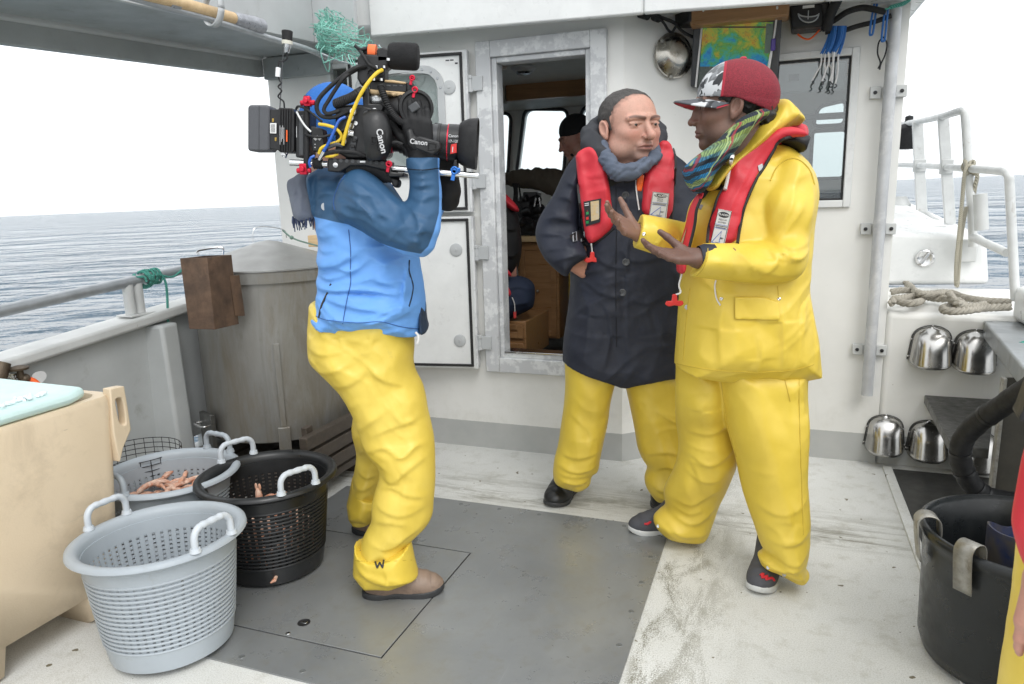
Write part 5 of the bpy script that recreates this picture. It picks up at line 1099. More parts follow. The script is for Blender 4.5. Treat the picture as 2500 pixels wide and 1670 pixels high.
# ------------------------------------------------------------------ cloth, skin, hair
def cloth(*a, **k): return _cloth(*a, **k).m
def _cloth(name, c, c2=None, rough=.6, bump=.15, bs=400, dirt=None, dt=(.6, .72), ds=9, weave=0, sheen=0., wr=.0):
    m = NT(name); n1 = m.noise(5, 5, .6); a = c2 if c2 is not None else tuple(min(1, x*1.12) for x in c)
    o = m.mix(m.ramp(n1, .32, .68), tuple(x*.93 for x in c), a)
    if dirt: d_ = m.noise(ds, 8, .72, None, .5); o = m.mix(m.ramp(d_, dt[0], dt[1], 0, .55), o, dirt)
    m.col(o); m.set(m.p, 'Roughness', m.ramp(m.noise(14, 5), .3, .7, rough-.08, rough+.08))
    h = m.math('MULTIPLY', m.noise(bs, 2), .25) if bump else None
    b_ = m.bump(m.math('ADD', m.noise(38, 4, .6, None, .8), h), bump, .004) if bump else None
    if sheen: m.p.inputs['Sheen Weight'].default_value = sheen
    return m
def cloth2(name, ca, cb, attr_, rough=.5):       # two fabrics meeting along a seam carried by the surface
    m = _cloth(name, ca, rough=rough, bump=.2); f = m.attr(attr_).outputs['Fac']; old = m.p.inputs['Base Color'].links[0].from_socket
    n1 = m.noise(6, 5); cb_ = m.mix(m.ramp(n1, .3, .7), tuple(x*.92 for x in cb), tuple(min(1, x*1.08) for x in cb))
    o = m.mix(m.ramp(f, -.0008, .0008), old, cb_); sm_ = m.math('ABSOLUTE', f); o = m.mix(m.ramp(sm_, .0006, .0022, .35, 0), o, (.01, .02, .05)); m.col(o); return m.m
def skin(name):
    m = NT(name); c = m.attr('Col').outputs['Color']; n1 = m.noise(60, 5, .6); n2 = m.noise(18, 4)
    o = m.mix(m.ramp(n1, .3, .75, 0, .14), c, (.20, .07, .045)); o = m.mix(m.ramp(m.noise(26, 6, .7), .45, .7, 0, .22), o, (.42, .13, .10)) if 0 else m.mix(m.ramp(m.noise(140, 2, .5), .55, .75, 0, .25), o, m.mix(.55, o, (.05, .02, .015))); m.col(o); m.set(m.p, 'Roughness', m.ramp(n2, .3, .7, .42, .58)); m.p.inputs['Subsurface Weight'].default_value = .12
    m.p.inputs['Subsurface Radius'].default_value = (.012, .005, .003); m.p.inputs['Subsurface Scale'].default_value = .6; m.bump(m.noise(260, 3), .12, .002); return m.m
def hairm(name, c, k=220):
    m = NT(name); n = m.noise(k, 3, .6, (1, 1, .25)); m.col(m.mix(m.ramp(m.noise(14, 4), .45, .7, 0, .45), m.mix(m.ramp(n, .35, .7), tuple(x*.45 for x in c), tuple(x*1.6 for x in c)), tuple(x*2.2 for x in c))); m.p.inputs['Roughness'].default_value = .5; m.bump(n, .8, .003); return m.m
YEL = (.70, .505, .055)
M.update(yel=cloth('yellow oilskin', YEL, (.74, .55, .072), .44, .05, 250, dirt=(.46, .36, .09), dt=(.66, .86), ds=7),
    yel2=cloth('dirtier yellow oilskin', (.69, .505, .064), (.73, .555, .098), .44, .05, 250, dirt=(.33, .26, .10), dt=(.63, .80), ds=8),
    navy=cloth('navy parka cloth', (.0105, .0135, .026), (.014, .018, .033), .62, .3, 300), jacket2=cloth2('two tone shell jacket', (.135, .34, .74), (.027, .088, .18), 'zone', .6),
    navy2=cloth('dark blue lining', (.012, .03, .065)), ltblue=cloth('light blue shell', (.135, .34, .74), rough=.6),
    vest=cloth('red life vest cloth', (.57, .022, .038), (.62, .03, .047), .55, .25, 350), vedge=cloth('black binding', (.010, .010, .011), rough=.6),
    beanie=cloth('blue beanie knit', (.018, .135, .46), (.022, .15, .50), .75, .4, 500), bbeanie=cloth('black knit', (.008, .008, .009), rough=.85, bump=.4),
    gscarf=cloth('grey wool', (.135, .15, .19), (.20, .22, .27), .85, .5, 350), bscarf=cloth('slate scarf', (.075, .095, .135), (.115, .14, .19), .8, .4, 300),
    hoodm=cloth('charcoal hood', (.028, .030, .036), rough=.75), glove=cloth('black glove', (.008, .008, .009), rough=.7, bump=.3), brown=cloth('brown work jacket', (.075, .062, .045), rough=.8),
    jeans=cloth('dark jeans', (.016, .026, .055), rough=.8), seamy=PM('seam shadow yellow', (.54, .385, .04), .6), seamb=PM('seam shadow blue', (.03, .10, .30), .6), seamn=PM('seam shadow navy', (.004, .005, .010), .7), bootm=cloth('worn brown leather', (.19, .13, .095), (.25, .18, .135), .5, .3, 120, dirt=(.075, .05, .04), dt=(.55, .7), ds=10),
    sole=PM('dark rubber sole', (.030, .031, .033), .6, var=.2, bump=.3), bshoe=cloth('black rubber shoe', (.010, .0105, .011), rough=.42),
    sneak=cloth('grey mesh sneaker', (.055, .056, .066), (.075, .077, .088), .7, .5, 600), wsole=PM('pale sneaker sole', (.55, .56, .55), .6, var=.12, dirt=(.3, .3, .28)),
    skinm=skin('skin'), hair=hairm('dark hair', (.042, .037, .034)), curl=hairm('curly dark hair', (.010, .009, .008), 120), eyew=PM('eye white', (.25, .23, .215), .15, var=.03), iris=PM('iris', (.012, .008, .006), .1))
def m_plaid():
    m = NT('plaid scarf wool'); o = m.tc.outputs['Object']; q = m.n('ShaderNodeSeparateXYZ', Vector=o); x, zz = q.outputs['X'], q.outputs['Z']
    wob = m.math('MULTIPLY', m.noise(16, 2), .022)
    b = m.math('ADD', m.math('ADD', m.math('MULTIPLY', zz, .93), m.math('MULTIPLY', x, -.36)), wob); a = m.math('ADD', m.math('ADD', m.math('MULTIPLY', x, .84), m.math('MULTIPLY', zz, -.54)), wob)
    def stripe(v, per, ph, lo, hi): return m.ramp(m.math('SINE', m.math('ADD', m.math('MULTIPLY', v, 6.2832/per), ph)), lo, hi)
    base = m.mix(m.ramp(m.math('ADD', zz, m.math('MULTIPLY', m.noise(9, 2), .06)), 1.47, 1.54), (.012, .16, .34), (.20, .27, .06))
    c = m.mix(stripe(b, .024, .4, -.1, .25), base, (.016, .024, .036)); c = m.mix(m.math('MULTIPLY', stripe(b, .072, 1.2, .80, .92), .8), c, (.30, .44, .17))
    c = m.mix(m.math('MULTIPLY', stripe(a, .0052, .0, -.2, .6), .55), c, (.010, .022, .03)); c = m.mix(m.math('MULTIPLY', stripe(a, .050, 1.9, .93, .98), .8), c, (.30, .03, .05)); c = m.mix(m.math('MULTIPLY', stripe(a, .050, 3.0, .95, .99), .8), c, (.36, .46, .20))
    m.col(c); m.p.inputs['Roughness'].default_value = .9; rib = stripe(a, .0052, 0, -.5, .5); m.bump(m.math('ADD', rib, m.noise(300, 2)), .6, .003); return m.m
M['plaid'] = m_plaid()
def m_camo():
    m = NT('camouflage and mesh cap'); v = m.n('ShaderNodeTexVoronoi', Vector=m.tc.outputs['Object'], Scale=34.); v.feature = 'F1'; n = m.noise(26, 2, .4, None, .6); z = m.attr('zone').outputs['Fac']
    c = m.mix(m.ramp(n, .48, .50), (.15, .155, .16), (.58, .59, .60)); c = m.mix(m.ramp(m.noise(30, 2, .4), .62, .635), c, (.03, .032, .035)); c = m.mix(m.ramp(m.noise(22, 2, .5, (1, 1.3, 1)), .58, .59), c, (.24, .25, .26))
    r = m.mix(m.ramp(m.noise(300, 2), .4, .6), (.15, .008, .017), (.25, .014, .028)); o = m.mix(m.ramp(z, -.0008, .0008), r, c); e = m.math('ABSOLUTE', z); o = m.mix(m.ramp(e, .0030, .0040, 1, 0), o, (.36, .016, .035)); m.col(o)
    m.p.inputs['Roughness'].default_value = .75; m.bump(m.noise(500, 2), .3, .003); return m.m
M['camo'] = m_camo(); M['capred'] = cloth('cap red', (.42, .018, .04))

# ------------------------------------------------------------------ heads and hands
class Head:
    def __init__(s, c, yaw, pitch=0., roll=0., k=1., nose=1., chin=1., wide=1., jowl=0., tip=.0125):
        f = np.array([math.sin(yaw), -math.cos(yaw), 0.]); sd = np.array([math.cos(yaw), math.sin(yaw), 0.]); up = np.array([0, 0, 1.])
        f, up = f*math.cos(pitch)+up*math.sin(pitch), up*math.cos(pitch)-f*math.sin(pitch); sd, up = sd*math.cos(roll)+up*math.sin(roll), up*math.cos(roll)-sd*math.sin(roll)
        s.c = np.asarray(c, float); s.Mx = np.stack([sd, f, up], 1); s.k = k; s.hairline = None; s.nose, s.chin, s.wide, s.jowl, s.tip = nose, chin, wide, jowl, tip
    def loc(s, p): q = ((p-s.c)@s.Mx)/s.k; return q
    def w(s, *q): return s.c+s.Mx@(np.array(q)*s.k)
    def __call__(s, p):
        q = s.loc(p); m = q.copy(); m[:, 0] = np.abs(m[:, 0]); wd = s.wide; no = s.nose
        d = ell(q, (0, -.018, .038), (.077*wd, .098, .086)); d = smin(d, ell(q, (0, .028, -.022), (.064*wd, .066, .088)), .03)
        d = smin(d, ell(q, (0, .030, -.070), (.052*wd, .052, .043)), .025); d = smin(d, ell(q, (0, .074*s.chin, -.098), (.024*wd, .018, .017)), .02)
        d = smin(d, ell(m, (.040*wd, .054, -.022), (.027, .028, .024)), .02); d = smin(d, ell(m, (.050*wd, .015, -.075), (.02+s.jowl, .035+s.jowl, .025+s.jowl)), .025)
        d = smin(d, cap_(m, (.008, .093, .030), (.046*wd, .076, .026), .011, .009), .012)
        d = smax(d, -ell(m, (.031*wd, .098, .006), (.020, .016, .0125)), .010)
        d = smin(d, ell(m, (.031*wd, .078, .006), (.0165, .0125, .0125)), .003)
        d = smax(d, -ell(m, (.031*wd, .094, .0055), (.0125, .008, .0036)), .0015)               # lid opening
        d = smin(d, cap_(m, (.017, .0875, .0125), (.045*wd, .081, .0095), .0052, .0042), .003); d = smin(d, cap_(m, (.018, .0855, -.004), (.042*wd, .081, -.002), .0034, .003), .004)
        d = smin(d, cap_(q, (0, .078, .024), (0, .086, -.036), .015, .019), .008); d = smin(d, chain(q, [(0, .090, .022), (0, .101, -.004), (0, .111*no, -.026)], [.0085, .0092, s.tip*.96], .008), .008); d = smin(d, sphd(q, (0, .116*no, -.031), s.tip), .006)
        d = smin(d, ell(m, (.0135, .102, -.035), (.0085, .012, .0085)), .005); d = smax(d, -ell(m, (.0075, .108, -.0435), (.0045, .006, .005)), .003)
        d = smax(d, -cap_(m, (.020, .100, -.040), (.036, .085, -.066), .0035), .010)
        d = smin(d, ell(q, (0, .088, -.062), (.030, .014, .018)), .012)
        d = smin(d, chain(m, [(0, .1015, -.0600), (.012, .0985, -.0595), (.026, .088, -.064)], [.0052, .0050, .003], .003), .004); d = smin(d, chain(m, [(0, .099, -.0715), (.012, .0965, -.071), (.024, .088, -.067)], [.0064, .0058, .003], .003), .004)
        d = smax(d, -chain(m, [(0, .1065, -.0650), (.014, .103, -.0650), (.031, .090, -.0695)], [.0026, .0024, .0020], .002), .0025)
        ea = (m-np.array([.080*wd, -.008, -.006])); ea = np.stack([ea[:, 0]-.25*(-ea[:, 1]), ea[:, 1]+.2*ea[:, 2], ea[:, 2]], 1)
        e_ = smax(ell(ea, (0, 0, 0), (.0085, .0185, .031)), -ell(ea, (.008, .003, .004), (.009, .0115, .020)), .003); e_ = smin(e_, ell(ea, (.001, .004, -.024), (.006, .008, .010)), .005); d = smin(d, e_, .006)
        d = smin(d, cap_(q, (0, -.02, -.05), (0, -.045, -.22), .058*wd, .066*wd), .03)
        return d*s.k
    def colour(s, p, base, red, lip, brow, stub=None, cut=None):
        q = s.loc(p); m = q.copy(); m[:, 0] = np.abs(m[:, 0]); c = np.tile(np.array(base), (len(p), 1)); wd = s.wide
        def bl(w_, col): nonlocal c; w_ = np.clip(w_, 0, 1)[:, None]; c = c*(1-w_)+np.array(col)*w_
        g = lambda ctr, r: np.exp(-(((m-np.array(ctr))/np.array(r))**2).sum(1))
        if stub is not None: bl(.75*g((.03, .075, -.085), (.05, .06, .035))+.25*g((0, .1, -.05), (.03, .02, .01)), stub)
        bl(.7*g((.042, .06, -.025), (.028, .04, .022)), red); bl(.6*g((0, .115, -.03), (.018, .025, .014)), red); bl(.5*g((.085, -.01, -.0), (.02, .03, .04)), red)
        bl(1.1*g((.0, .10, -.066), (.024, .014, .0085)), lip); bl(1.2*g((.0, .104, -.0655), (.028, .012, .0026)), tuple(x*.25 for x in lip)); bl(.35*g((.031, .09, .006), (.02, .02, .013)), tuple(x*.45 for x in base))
        t = np.clip((m[:, 0]-.010)/(.040*wd), 0, 1); bz_ = .0225+.0085*np.sin(t*2.3); bw_ = .0072*(1-.5*t); bm = np.exp(-((q[:, 2]-bz_)/bw_)**4)*(m[:, 0] > .009)*(m[:, 0] < .050*wd)*(q[:, 1] > .05); bl(bm*.78, brow)
        
        if s.hairline is not None:
            h_ = s.hairline(q)+.010*(vnoise3(q*170)-.5)+.006*(vnoise3(q*60)-.5); bl(np.clip(.45-h_/.026, 0, .9), brow)
        mot = vnoise3(q*55)*.6+vnoise3(q*120)*.4-.5; c = c*(1+.16*mot)[:, None]; bl(.20*np.clip(mot*2, 0, 1)*(q[:, 1] > .02), red)
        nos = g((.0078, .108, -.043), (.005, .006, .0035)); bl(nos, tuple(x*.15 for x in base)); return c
    def eyes(s, parent, look=0.):
        for sg in (-1, 1):
            c = s.w(.031*s.wide*sg, .0775, .0055); mb = MB(); mb.sph(c, .0122*s.k, 16, 10); e = obj('eye', mb, M['eyew'], parent)
            g = nrm(s.Mx@np.array([math.sin(look), math.cos(look), 0.])); mb = MB(); mb.lathe(c+g*.0108*s.k, [(.0074*s.k, -.0010*s.k), (.0055*s.k, .0012*s.k), (0, .0022*s.k)], 14, g); obj('iris', mb, M['iris'], e)
    def box(s, ex=.02): return s.c-.16*s.k-np.array([0, 0, .06])-ex, s.c+.16*s.k+ex
def hand_segs(W, a, n, th, size=1., curl=(.3, .3, .35, .4), spread=.10, thumb=(.9, .5), tcurl=.3):
    """palm and five fingers: W wrist, a along the fingers, n the way the palm faces, th the thumb's side"""
    a = nrm(a); n = nrm(np.asarray(n)-a*np.dot(n, a)); t = nrm(np.asarray(th)-a*np.dot(th, a)-n*np.dot(th, n)); k = size; S_ = []
    W = np.asarray(W, float)
    for i, (x, L0, r) in enumerate(((.030, .092, .0105), (.010, .096, .0110), (-.011, .090, .0105), (-.030, .080, .0095))):
        kn = W+(a*L0+t*x)*k; S_.append(('p', W+t*x*.55*k, kn, .0150*k, .0125*k)); d = nrm(a+t*spread*(x/.03)); ln = (.042, .046, .043, .034)[i]; p = kn; cu = curl[i]*.6
        for j, m in enumerate((1., .62, .48)):
            d2 = nrm(d*math.cos(cu)+n*math.sin(cu)); q = p+d2*ln*m*k; S_.append(('f%d' % i, p, q, r*k*(1-.10*j), r*k*(.92-.12*j))); p = q; cu += curl[i]*(1.1 if j == 0 else .7)
    b = W+(a*.028+t*.026+n*.006)*k; d = nrm(a*math.cos(thumb[0])+t*math.sin(thumb[0])+n*thumb[1]*.6)
    m1 = b+d*.040*k; d2 = nrm(d+a*tcurl*.6+n*tcurl*.5); m2 = m1+d2*.034*k; d3 = nrm(d2+a*tcurl*.4); S_ += [('t', b-d*.012*k, m1, .0165*k, .0125*k), ('t', m1, m2, .0118*k, .0108*k), ('t', m2, m2+d3*.026*k, .0108*k, .0088*k)]
    return S_
def hand_f(S_, arm=None, ra=.03):
    def f(p):
        palm = None; rest = {}
        for nm, a, b, r1, r2 in S_:
            e = cap_(p, a, b, r1, r2)
            if nm == 'p': palm = e if palm is None else smin(palm, e, .014)
            else: rest[nm] = e if nm not in rest else smin(rest[nm], e, .004)
        d = palm
        for nm, e in rest.items(): d = smin(d, e, .012 if nm == 't' else .005)
        if arm is not None: d = smin(d, chain(p, arm, [ra*.88]+[ra]*(len(arm)-1)), .02)
        return d
    pts = np.array([q for _, a, b, *_ in S_ for q in (a, b)]+([np.asarray(x) for x in arm] if arm is not None else [])); return f, pts.min(0)-.05, pts.max(0)+.05
def merge(parts):
    V_, F_, o, A_ = [], [], 0, {}
    for v, f, a in parts:
        V_.append(v); F_.append(f+o); o += len(v)
        for k_, x in a.items(): A_.setdefault(k_, []).append(x)
    return np.concatenate(V_), np.concatenate(F_), {k_: np.concatenate(x) for k_, x in A_.items()}
def handcol(V_, base, palm=None, n=None):
    return np.tile(np.array(base), (len(V_), 1))
DBG = os.environ.get('DBG', '')
# ------------------------------------------------------------------ the camera operator
TZ, JZ, CZ, DZ, EZ, FZ2, GZm = zm(700, 750, 2.09), zm(700, 380, 3.016), zm(580, 60, 2.903), zm(1280, 200, 2.240), zm(1300, 850, 2.412), zm(1560, 0, 2.613), zm(1100, 0, 2.613)
def folds(Z, *L): g = .8 if Z in (TZ, EZ) else 1.1; return [(Z(*pts), amp*.001*g, wd*.001) for amp, wd, pts in L]
def boot(t, name, toe, heel, w_, h_, mat, msole, top=None, soleh=.028, shape=0):
    """a shoe from heel to toe on the deck, upper and sole"""
    toe, heel = np.asarray(toe, float), np.asarray(heel, float); d = nrm(toe-heel); L = np.linalg.norm(toe-heel); sd = np.array([d[1], -d[0], 0])
    def loc(p): r = p-heel; return np.stack([r@d, r@sd, r[:, 2]], 1)
    def up(p):
        q = loc(p); f = ell(q, (L-.065, 0, .035), (.068, w_*.98, .040)); f = smin(f, ell(q, (L*.52, 0, .045), (L*.34, w_*.92, .052)), .03); f = smin(f, ell(q, (.055, 0, .055), (.055, w_*.82, .06)), .03)
        f = smin(f, cap_(q, (.075, 0, .07), (.062, 0, h_), .048, .052), .035); f = smin(f, cap_(q, (L*.55, 0, .055), (.09, 0, .105), w_*.72, .035), .03)
        return np.maximum(f+.0015*np.sin(q[:, 0]*190)*np.clip((q[:, 0]-L*.55)*14, 0, 1)*np.clip((q[:, 2]-.05)*40, 0, 1), .016-q[:, 2])
    def so_(p):
        q = loc(p); out = np.minimum(np.minimum(ell(q*[1, 1, 0], (L-.075, 0, 0), (.080, w_*1.08, 1)), ell(q*[1, 1, 0], (.06, 0, 0), (.064, w_*.92, 1))), np.maximum(np.abs(q[:, 0]-L*.45)-L*.28, np.abs(q[:, 1])-w_*(.88+.3*(q[:, 0]/L-.3))))
        lift = np.clip((q[:, 0]-(L-.07))/.07, 0, 1.2)**2*.014; hs = np.where((q[:, 0] > .09) & (q[:, 0] < .135), .007, 0)
        return smax(out, np.maximum(q[:, 2]-soleh-lift*.8, hs+lift-q[:, 2]), .006)
    lo = np.minimum(toe, heel)-.09; hi = np.maximum(toe, heel)+.09; hi[2] = h_+.06; lo[2] = -.02
    b = soft(name, up, lo, hi, .004, mat, t); hi[2] = .08; soft('sole', so_, lo, hi, .004, msole, b); return b
def scan(name):
    return (not DBG) or name in DBG
if scan('a'):
    P = thing('person', 'camera operator in a blue hooded jacket and yellow oilskin trousers', 'person', (-.5, 2.5, 0))
    tc = [(*TZ((130, 100))[0], 2.47, .17), (*TZ((620, 120))[0], 2.45, .17), (*TZ((400, 400))[0], 2.42, .165), (*TZ((560, 600))[0], 2.38, .13), (*TZ((600, 800))[0], 2.34, .115), (*TZ((580, 1000))[0], 2.31, .11), (*TZ((510, 1220))[0], 2.29, .10)]
    legN = Rel(TZ((125, -70), (120, 60), (118, 150), (118, 250), (150, 303), (215, 362), (275, 420), (320, 490), (345, 545), (358, 600), (375, 640), (390, 700), (430, 770), (476, 812), (472, 880), (447, 950), (434, 1015), (436, 1090), (402, 1150), (378, 1205), (372, 1300), (600, 1300), (606, 1235), (612, 1210), (660, 1165), (722, 1108), (747, 1050), (748, 1000), (758, 900), (759, 800), (755, 690), (736, 590), (716, 510), (705, 440), (690, 388), (655, 330), (642, 270), (650, 200), (646, 130), (640, -70)), tc, R=.11,
        folds=folds(TZ, (8, 14, [(130, 160), (240, 190), (380, 165)]), (9, 16, [(125, 270), (230, 290), (400, 225)]), (10, 15, [(440, 225), (540, 320), (700, 385)]), (7, 14, [(250, 370), (380, 330), (470, 260)]), (8, 14, [(330, 650), (420, 560), (560, 455)]), (7, 12, [(450, 610), (560, 560), (715, 520)]),
            (12, 13, [(395, 720), (520, 655), (610, 705), (690, 650), (757, 690)]), (11, 12, [(480, 800), (560, 835), (640, 770), (757, 705)]), (10, 12, [(470, 890), (560, 865), (650, 900), (757, 930)]), (9, 12, [(450, 960), (530, 985), (620, 1000), (748, 960)]), (8, 11, [(440, 1060), (540, 1035), (640, 1050)]), (10, 11, [(440, 1150), (540, 1178), (620, 1120), (745, 1050)]), (10, 9, [(600, 1212), (660, 1140), (744, 1065)]), (-6, 9, [(540, 340), (620, 500), (690, 620)]), (7, 12, [(380, 640), (470, 740), (560, 780)]), (-5, 8, [(560, 720), (610, 820), (590, 960)]), (6, 9, [(160, 70), (150, 110), (165, 140)]), (6, 9, [(330, 75), (325, 120), (345, 160)]), (6, 9, [(470, 80), (480, 130), (465, 170)])),
        wr=[(20, 4, 11, .0035), (-30, 6, 16, .003), (70, 5, 13, .002)], facet=.010)
    legF = Rel(TZ((330, 500), (360, 760), (345, 850), (325, 930), (312, 1000), (318, 1072), (318, 1120), (432, 1120), (470, 1000), (520, 850), (600, 600), (520, 480)), [(*TZ((450, 600))[0], 2.62, .12), (*TZ((400, 800))[0], 2.70, .11), (*TZ((380, 1050))[0], 2.72, .10)], R=.09,
        folds=folds(TZ, (10, 11, [(350, 850), (400, 880), (470, 860)]), (9, 10, [(360, 790), (430, 820), (480, 810)]), (7, 10, [(345, 900), (400, 930), (450, 900)])), clip=[TZ((200, 400), (200, 1068), (318, 1068), (372, 1085), (432, 1091), (700, 1091), (700, 400))], wr=[(10, 5, 14, .004)], facet=.009)
    seat = lambda p: smin(legN(p), legF(p), .025)
    legs = lambda p: np.maximum(seat(p), p[:, 2]-1.02)
    soft('trousers', legs, *bounds(legN, legF), .006, M['yel2'], P)
    cufN = Rel(TZ((352, 1180), (343, 1300), (341, 1342), (404, 1421), (550, 1417), (672, 1366), (656, 1310), (630, 1180), (500, 1170)), [(*TZ((350, 1300))[0], 2.30, .105), (*TZ((640, 1320))[0], 2.27, .105)], R=.075, sm=0,
        folds=folds(TZ, (5, 10, [(345, 1330), (400, 1370), (560, 1390)]), (5, 12, [(380, 1260), (480, 1330), (640, 1340)]), (4, 9, [(520, 1260), (540, 1320), (530, 1400)])), clip=[TZ((200, 1150), (200, 1210), (354, 1203), (378, 1226), (450, 1243), (520, 1239), (600, 1215), (622, 1198), (800, 1150), (900, 1366), (672, 1366), (550, 1415), (404, 1419), (342, 1340), (200, 1340))], wr=[(0, 5, 9, .003)])
    cufF = Rel(TZ((337, 830), (338, 860), (309, 998), (319, 1072), (372, 1086), (432, 1092), (500, 1000), (480, 860)), [(*TZ((350, 950))[0], 2.71, .105), (*TZ((430, 1000))[0], 2.68, .105)], R=.075, sm=0, clip=[TZ((200, 800), (338, 848), (370, 914), (430, 946), (460, 957), (600, 940), (600, 1200), (200, 1200))])
    cu = soft('turned_up_cuff', cufN, *bounds(cufN), .005, M['yel'], P); soft('turned_up_cuff', cufF, *bounds(cufF), .005, M['yel'], P)
    for a, b, s_ in ((383, 1243, M['black']), (451, 1258, M['steel']), (592, 1228, M['black'])):
        (x, y), = TZ((a, b)); p = hit(cufN, x, y); mb = MB(); n_ = nrm(C0-p); mb.lathe(p-n_*.001, [(.0065, 0), (.0065, .0025), (.003, .003), (0, .0015)], 12, n_); obj('snap', mb, s_, cu)
    wl = TZ((450, 1294), (462, 1331), (474, 1302), (489, 1330), (495, 1290)); wp = [tuple(np.array(wl[i])*(1-k/6)+np.array(wl[i+1])*k/6) for i in range(4) for k in range(6)]+[wl[-1]]
    mb = MB(); mb.tube(hits(cufN, wp, .0022), .0029, 6); obj('ink_letter', mb, M['ink'], cu)
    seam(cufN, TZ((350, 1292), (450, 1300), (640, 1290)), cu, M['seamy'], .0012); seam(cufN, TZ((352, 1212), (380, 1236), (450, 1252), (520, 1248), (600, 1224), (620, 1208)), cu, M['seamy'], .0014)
    # jacket
    tor = Rel(JZ((240, 95), (330, 85), (450, 72), (600, 88), (720, 150), (790, 240), (850, 330), (890, 420), (930, 650), (975, 745), (990, 850), (1006, 960), (1021, 1040), (1019, 1120), (1008, 1230), (1003, 1380), (190, 1380), (188, 1225), (190, 1168), (225, 1100), (240, 1000), (234, 920), (255, 830), (234, 740), (250, 650), (234, 560), (226, 460), (215, 360), (205, 220)),
        [(*JZ((300, 200))[0], 2.46, .16), (*JZ((650, 200))[0], 2.46, .17), (*JZ((600, 800))[0], 2.45, .18), (*JZ((600, 1250))[0], 2.45, .195)], R=.13,
        folds=folds(JZ, (8, 11, [(238, 560), (340, 585), (460, 560)]), (9, 12, [(250, 655), (350, 685), (450, 665)]), (11, 12, [(238, 745), (300, 795), (460, 770), (600, 690)]), (9, 11, [(420, 780), (560, 812), (700, 720)]), (8, 11, [(255, 850), (400, 870), (620, 800)]), (13, 10, [(238, 925), (330, 948), (600, 945), (760, 958), (880, 982)]), (-9, 8, [(260, 965), (420, 965), (640, 975), (860, 1000)]), (9, 13, [(330, 1000), (600, 1060), (890, 1105)]), (9, 14, [(240, 1130), (480, 1150), (700, 1165), (880, 1130), (1012, 1050)]), (7, 12, [(300, 1200), (520, 1215), (800, 1190), (960, 1180)]), (6, 10, [(640, 690), (760, 760), (870, 780)]), (8, 9, [(930, 760), (925, 900), (900, 1100)]), (-7, 7, [(905, 760), (900, 900), (880, 1100)]), (7, 10, [(700, 860), (790, 900), (890, 930)]), (6, 10, [(480, 900), (640, 880), (760, 830)])),
        clip=[JZ((0, -100), (0, 1190), (205, 1198), (300, 1232), (400, 1243), (520, 1250), (690, 1243), (760, 1258), (850, 1284), (960, 1300), (1200, 1300), (1300, 800), (1300, -100))], wr=[(5, 5, 17, .0055), (-25, 6, 15, .004)], wk=1.5, facet=.006)
    arm = Rel(JZ((400, 150), (500, 78), (600, 95), (700, 190), (790, 285), (850, 338), (884, 335), (905, 262), (906, 180), (892, 110), (878, 90), (880, -30), (1122, -30), (1124, 80), (1127, 160), (1141, 260), (1142, 400), (1134, 500), (1112, 600), (1078, 695), (1032, 744), (980, 745), (880, 733), (780, 693), (650, 622), (520, 524), (430, 492), (375, 455), (345, 380), (365, 250)),
        [(*JZ((430, 250))[0], 2.33, .10), (*JZ((600, 350))[0], 2.27, .085), (*JZ((1000, 620))[0], 2.20, .08), (*JZ((1010, 200))[0], 2.25, .07)], R=.075,
        folds=folds(JZ, (7, 12, [(400, 230), (560, 280), (740, 320)]), (8, 13, [(380, 330), (600, 400), (860, 480)]), (8, 13, [(420, 430), (600, 470), (760, 570), (960, 660)]), (10, 9, [(900, 205), (1000, 232), (1135, 195)]), (10, 9, [(905, 290), (1010, 330), (1138, 285)]), (12, 10, [(870, 345), (950, 400), (1000, 520), (985, 700)]), (8, 9, [(960, 400), (1050, 440), (1138, 400)]), (9, 9, [(1000, 470), (1060, 540), (1100, 600)]), (9, 7, [(885, 112), (1000, 122), (1126, 105)]), (7, 9, [(900, 150), (1010, 175), (1130, 150)]), (8, 10, [(760, 300), (860, 400), (930, 540)]), (6, 9, [(640, 180), (740, 280), (840, 380)]), (7, 10, [(860, 560), (940, 620), (1020, 620)])),
        clip=[JZ((0, -200), (0, 1500), (1500, 1500), (1500, 10), (1122, 14), (1000, 22), (880, 18), (700, -100))], wr=[(25, 5, 15, .005), (-15, 4, 20, .004), (70, 7, 16, .004)], wk=1.5, facet=.007)
    armF = Rel(JZ((1100, 200), (1142, 258), (1226, 252), (1226, 300), (1190, 360), (1140, 440), (1110, 560), (1000, 640), (900, 500), (1000, 300)), [(*JZ((1180, 260))[0], 2.50, .06), (*JZ((1050, 550))[0], 2.55, .07)], R=.06, folds=folds(JZ, (8, 8, [(1140, 300), (1180, 330), (1215, 300)]), (7, 8, [(1130, 380), (1160, 400), (1180, 370)])))
    hood = Rel(JZ((160, 150), (200, 120), (280, 95), (270, 200), (250, 300), (236, 380), (222, 445), (200, 420), (190, 330), (165, 240)), [(*JZ((210, 250))[0], 2.44, .11)], R=.05, folds=folds(JZ, (7, 8, [(180, 170), (200, 280), (220, 420)]), (6, 8, [(240, 130), (235, 240), (228, 380)])))
    jf = lambda p: smin(smin(smin(tor(p), hood(p), .02), arm(p), .012), armF(p), .02)
    seam_line = np.array([tor.W(*q) for q in JZ((-200, 440), (230, 442), (362, 457))]+[arm.W(*q) for q in JZ((405, 492), (460, 503), (560, 562), (650, 618), (700, 640), (850, 683), (1000, 712), (1052, 660), (1098, 545), (1126, 420), (1128, 250), (1116, 90), (1116, -200))]+[tor.W(*q) for q in JZ((1119, -400), (-200, -400))])
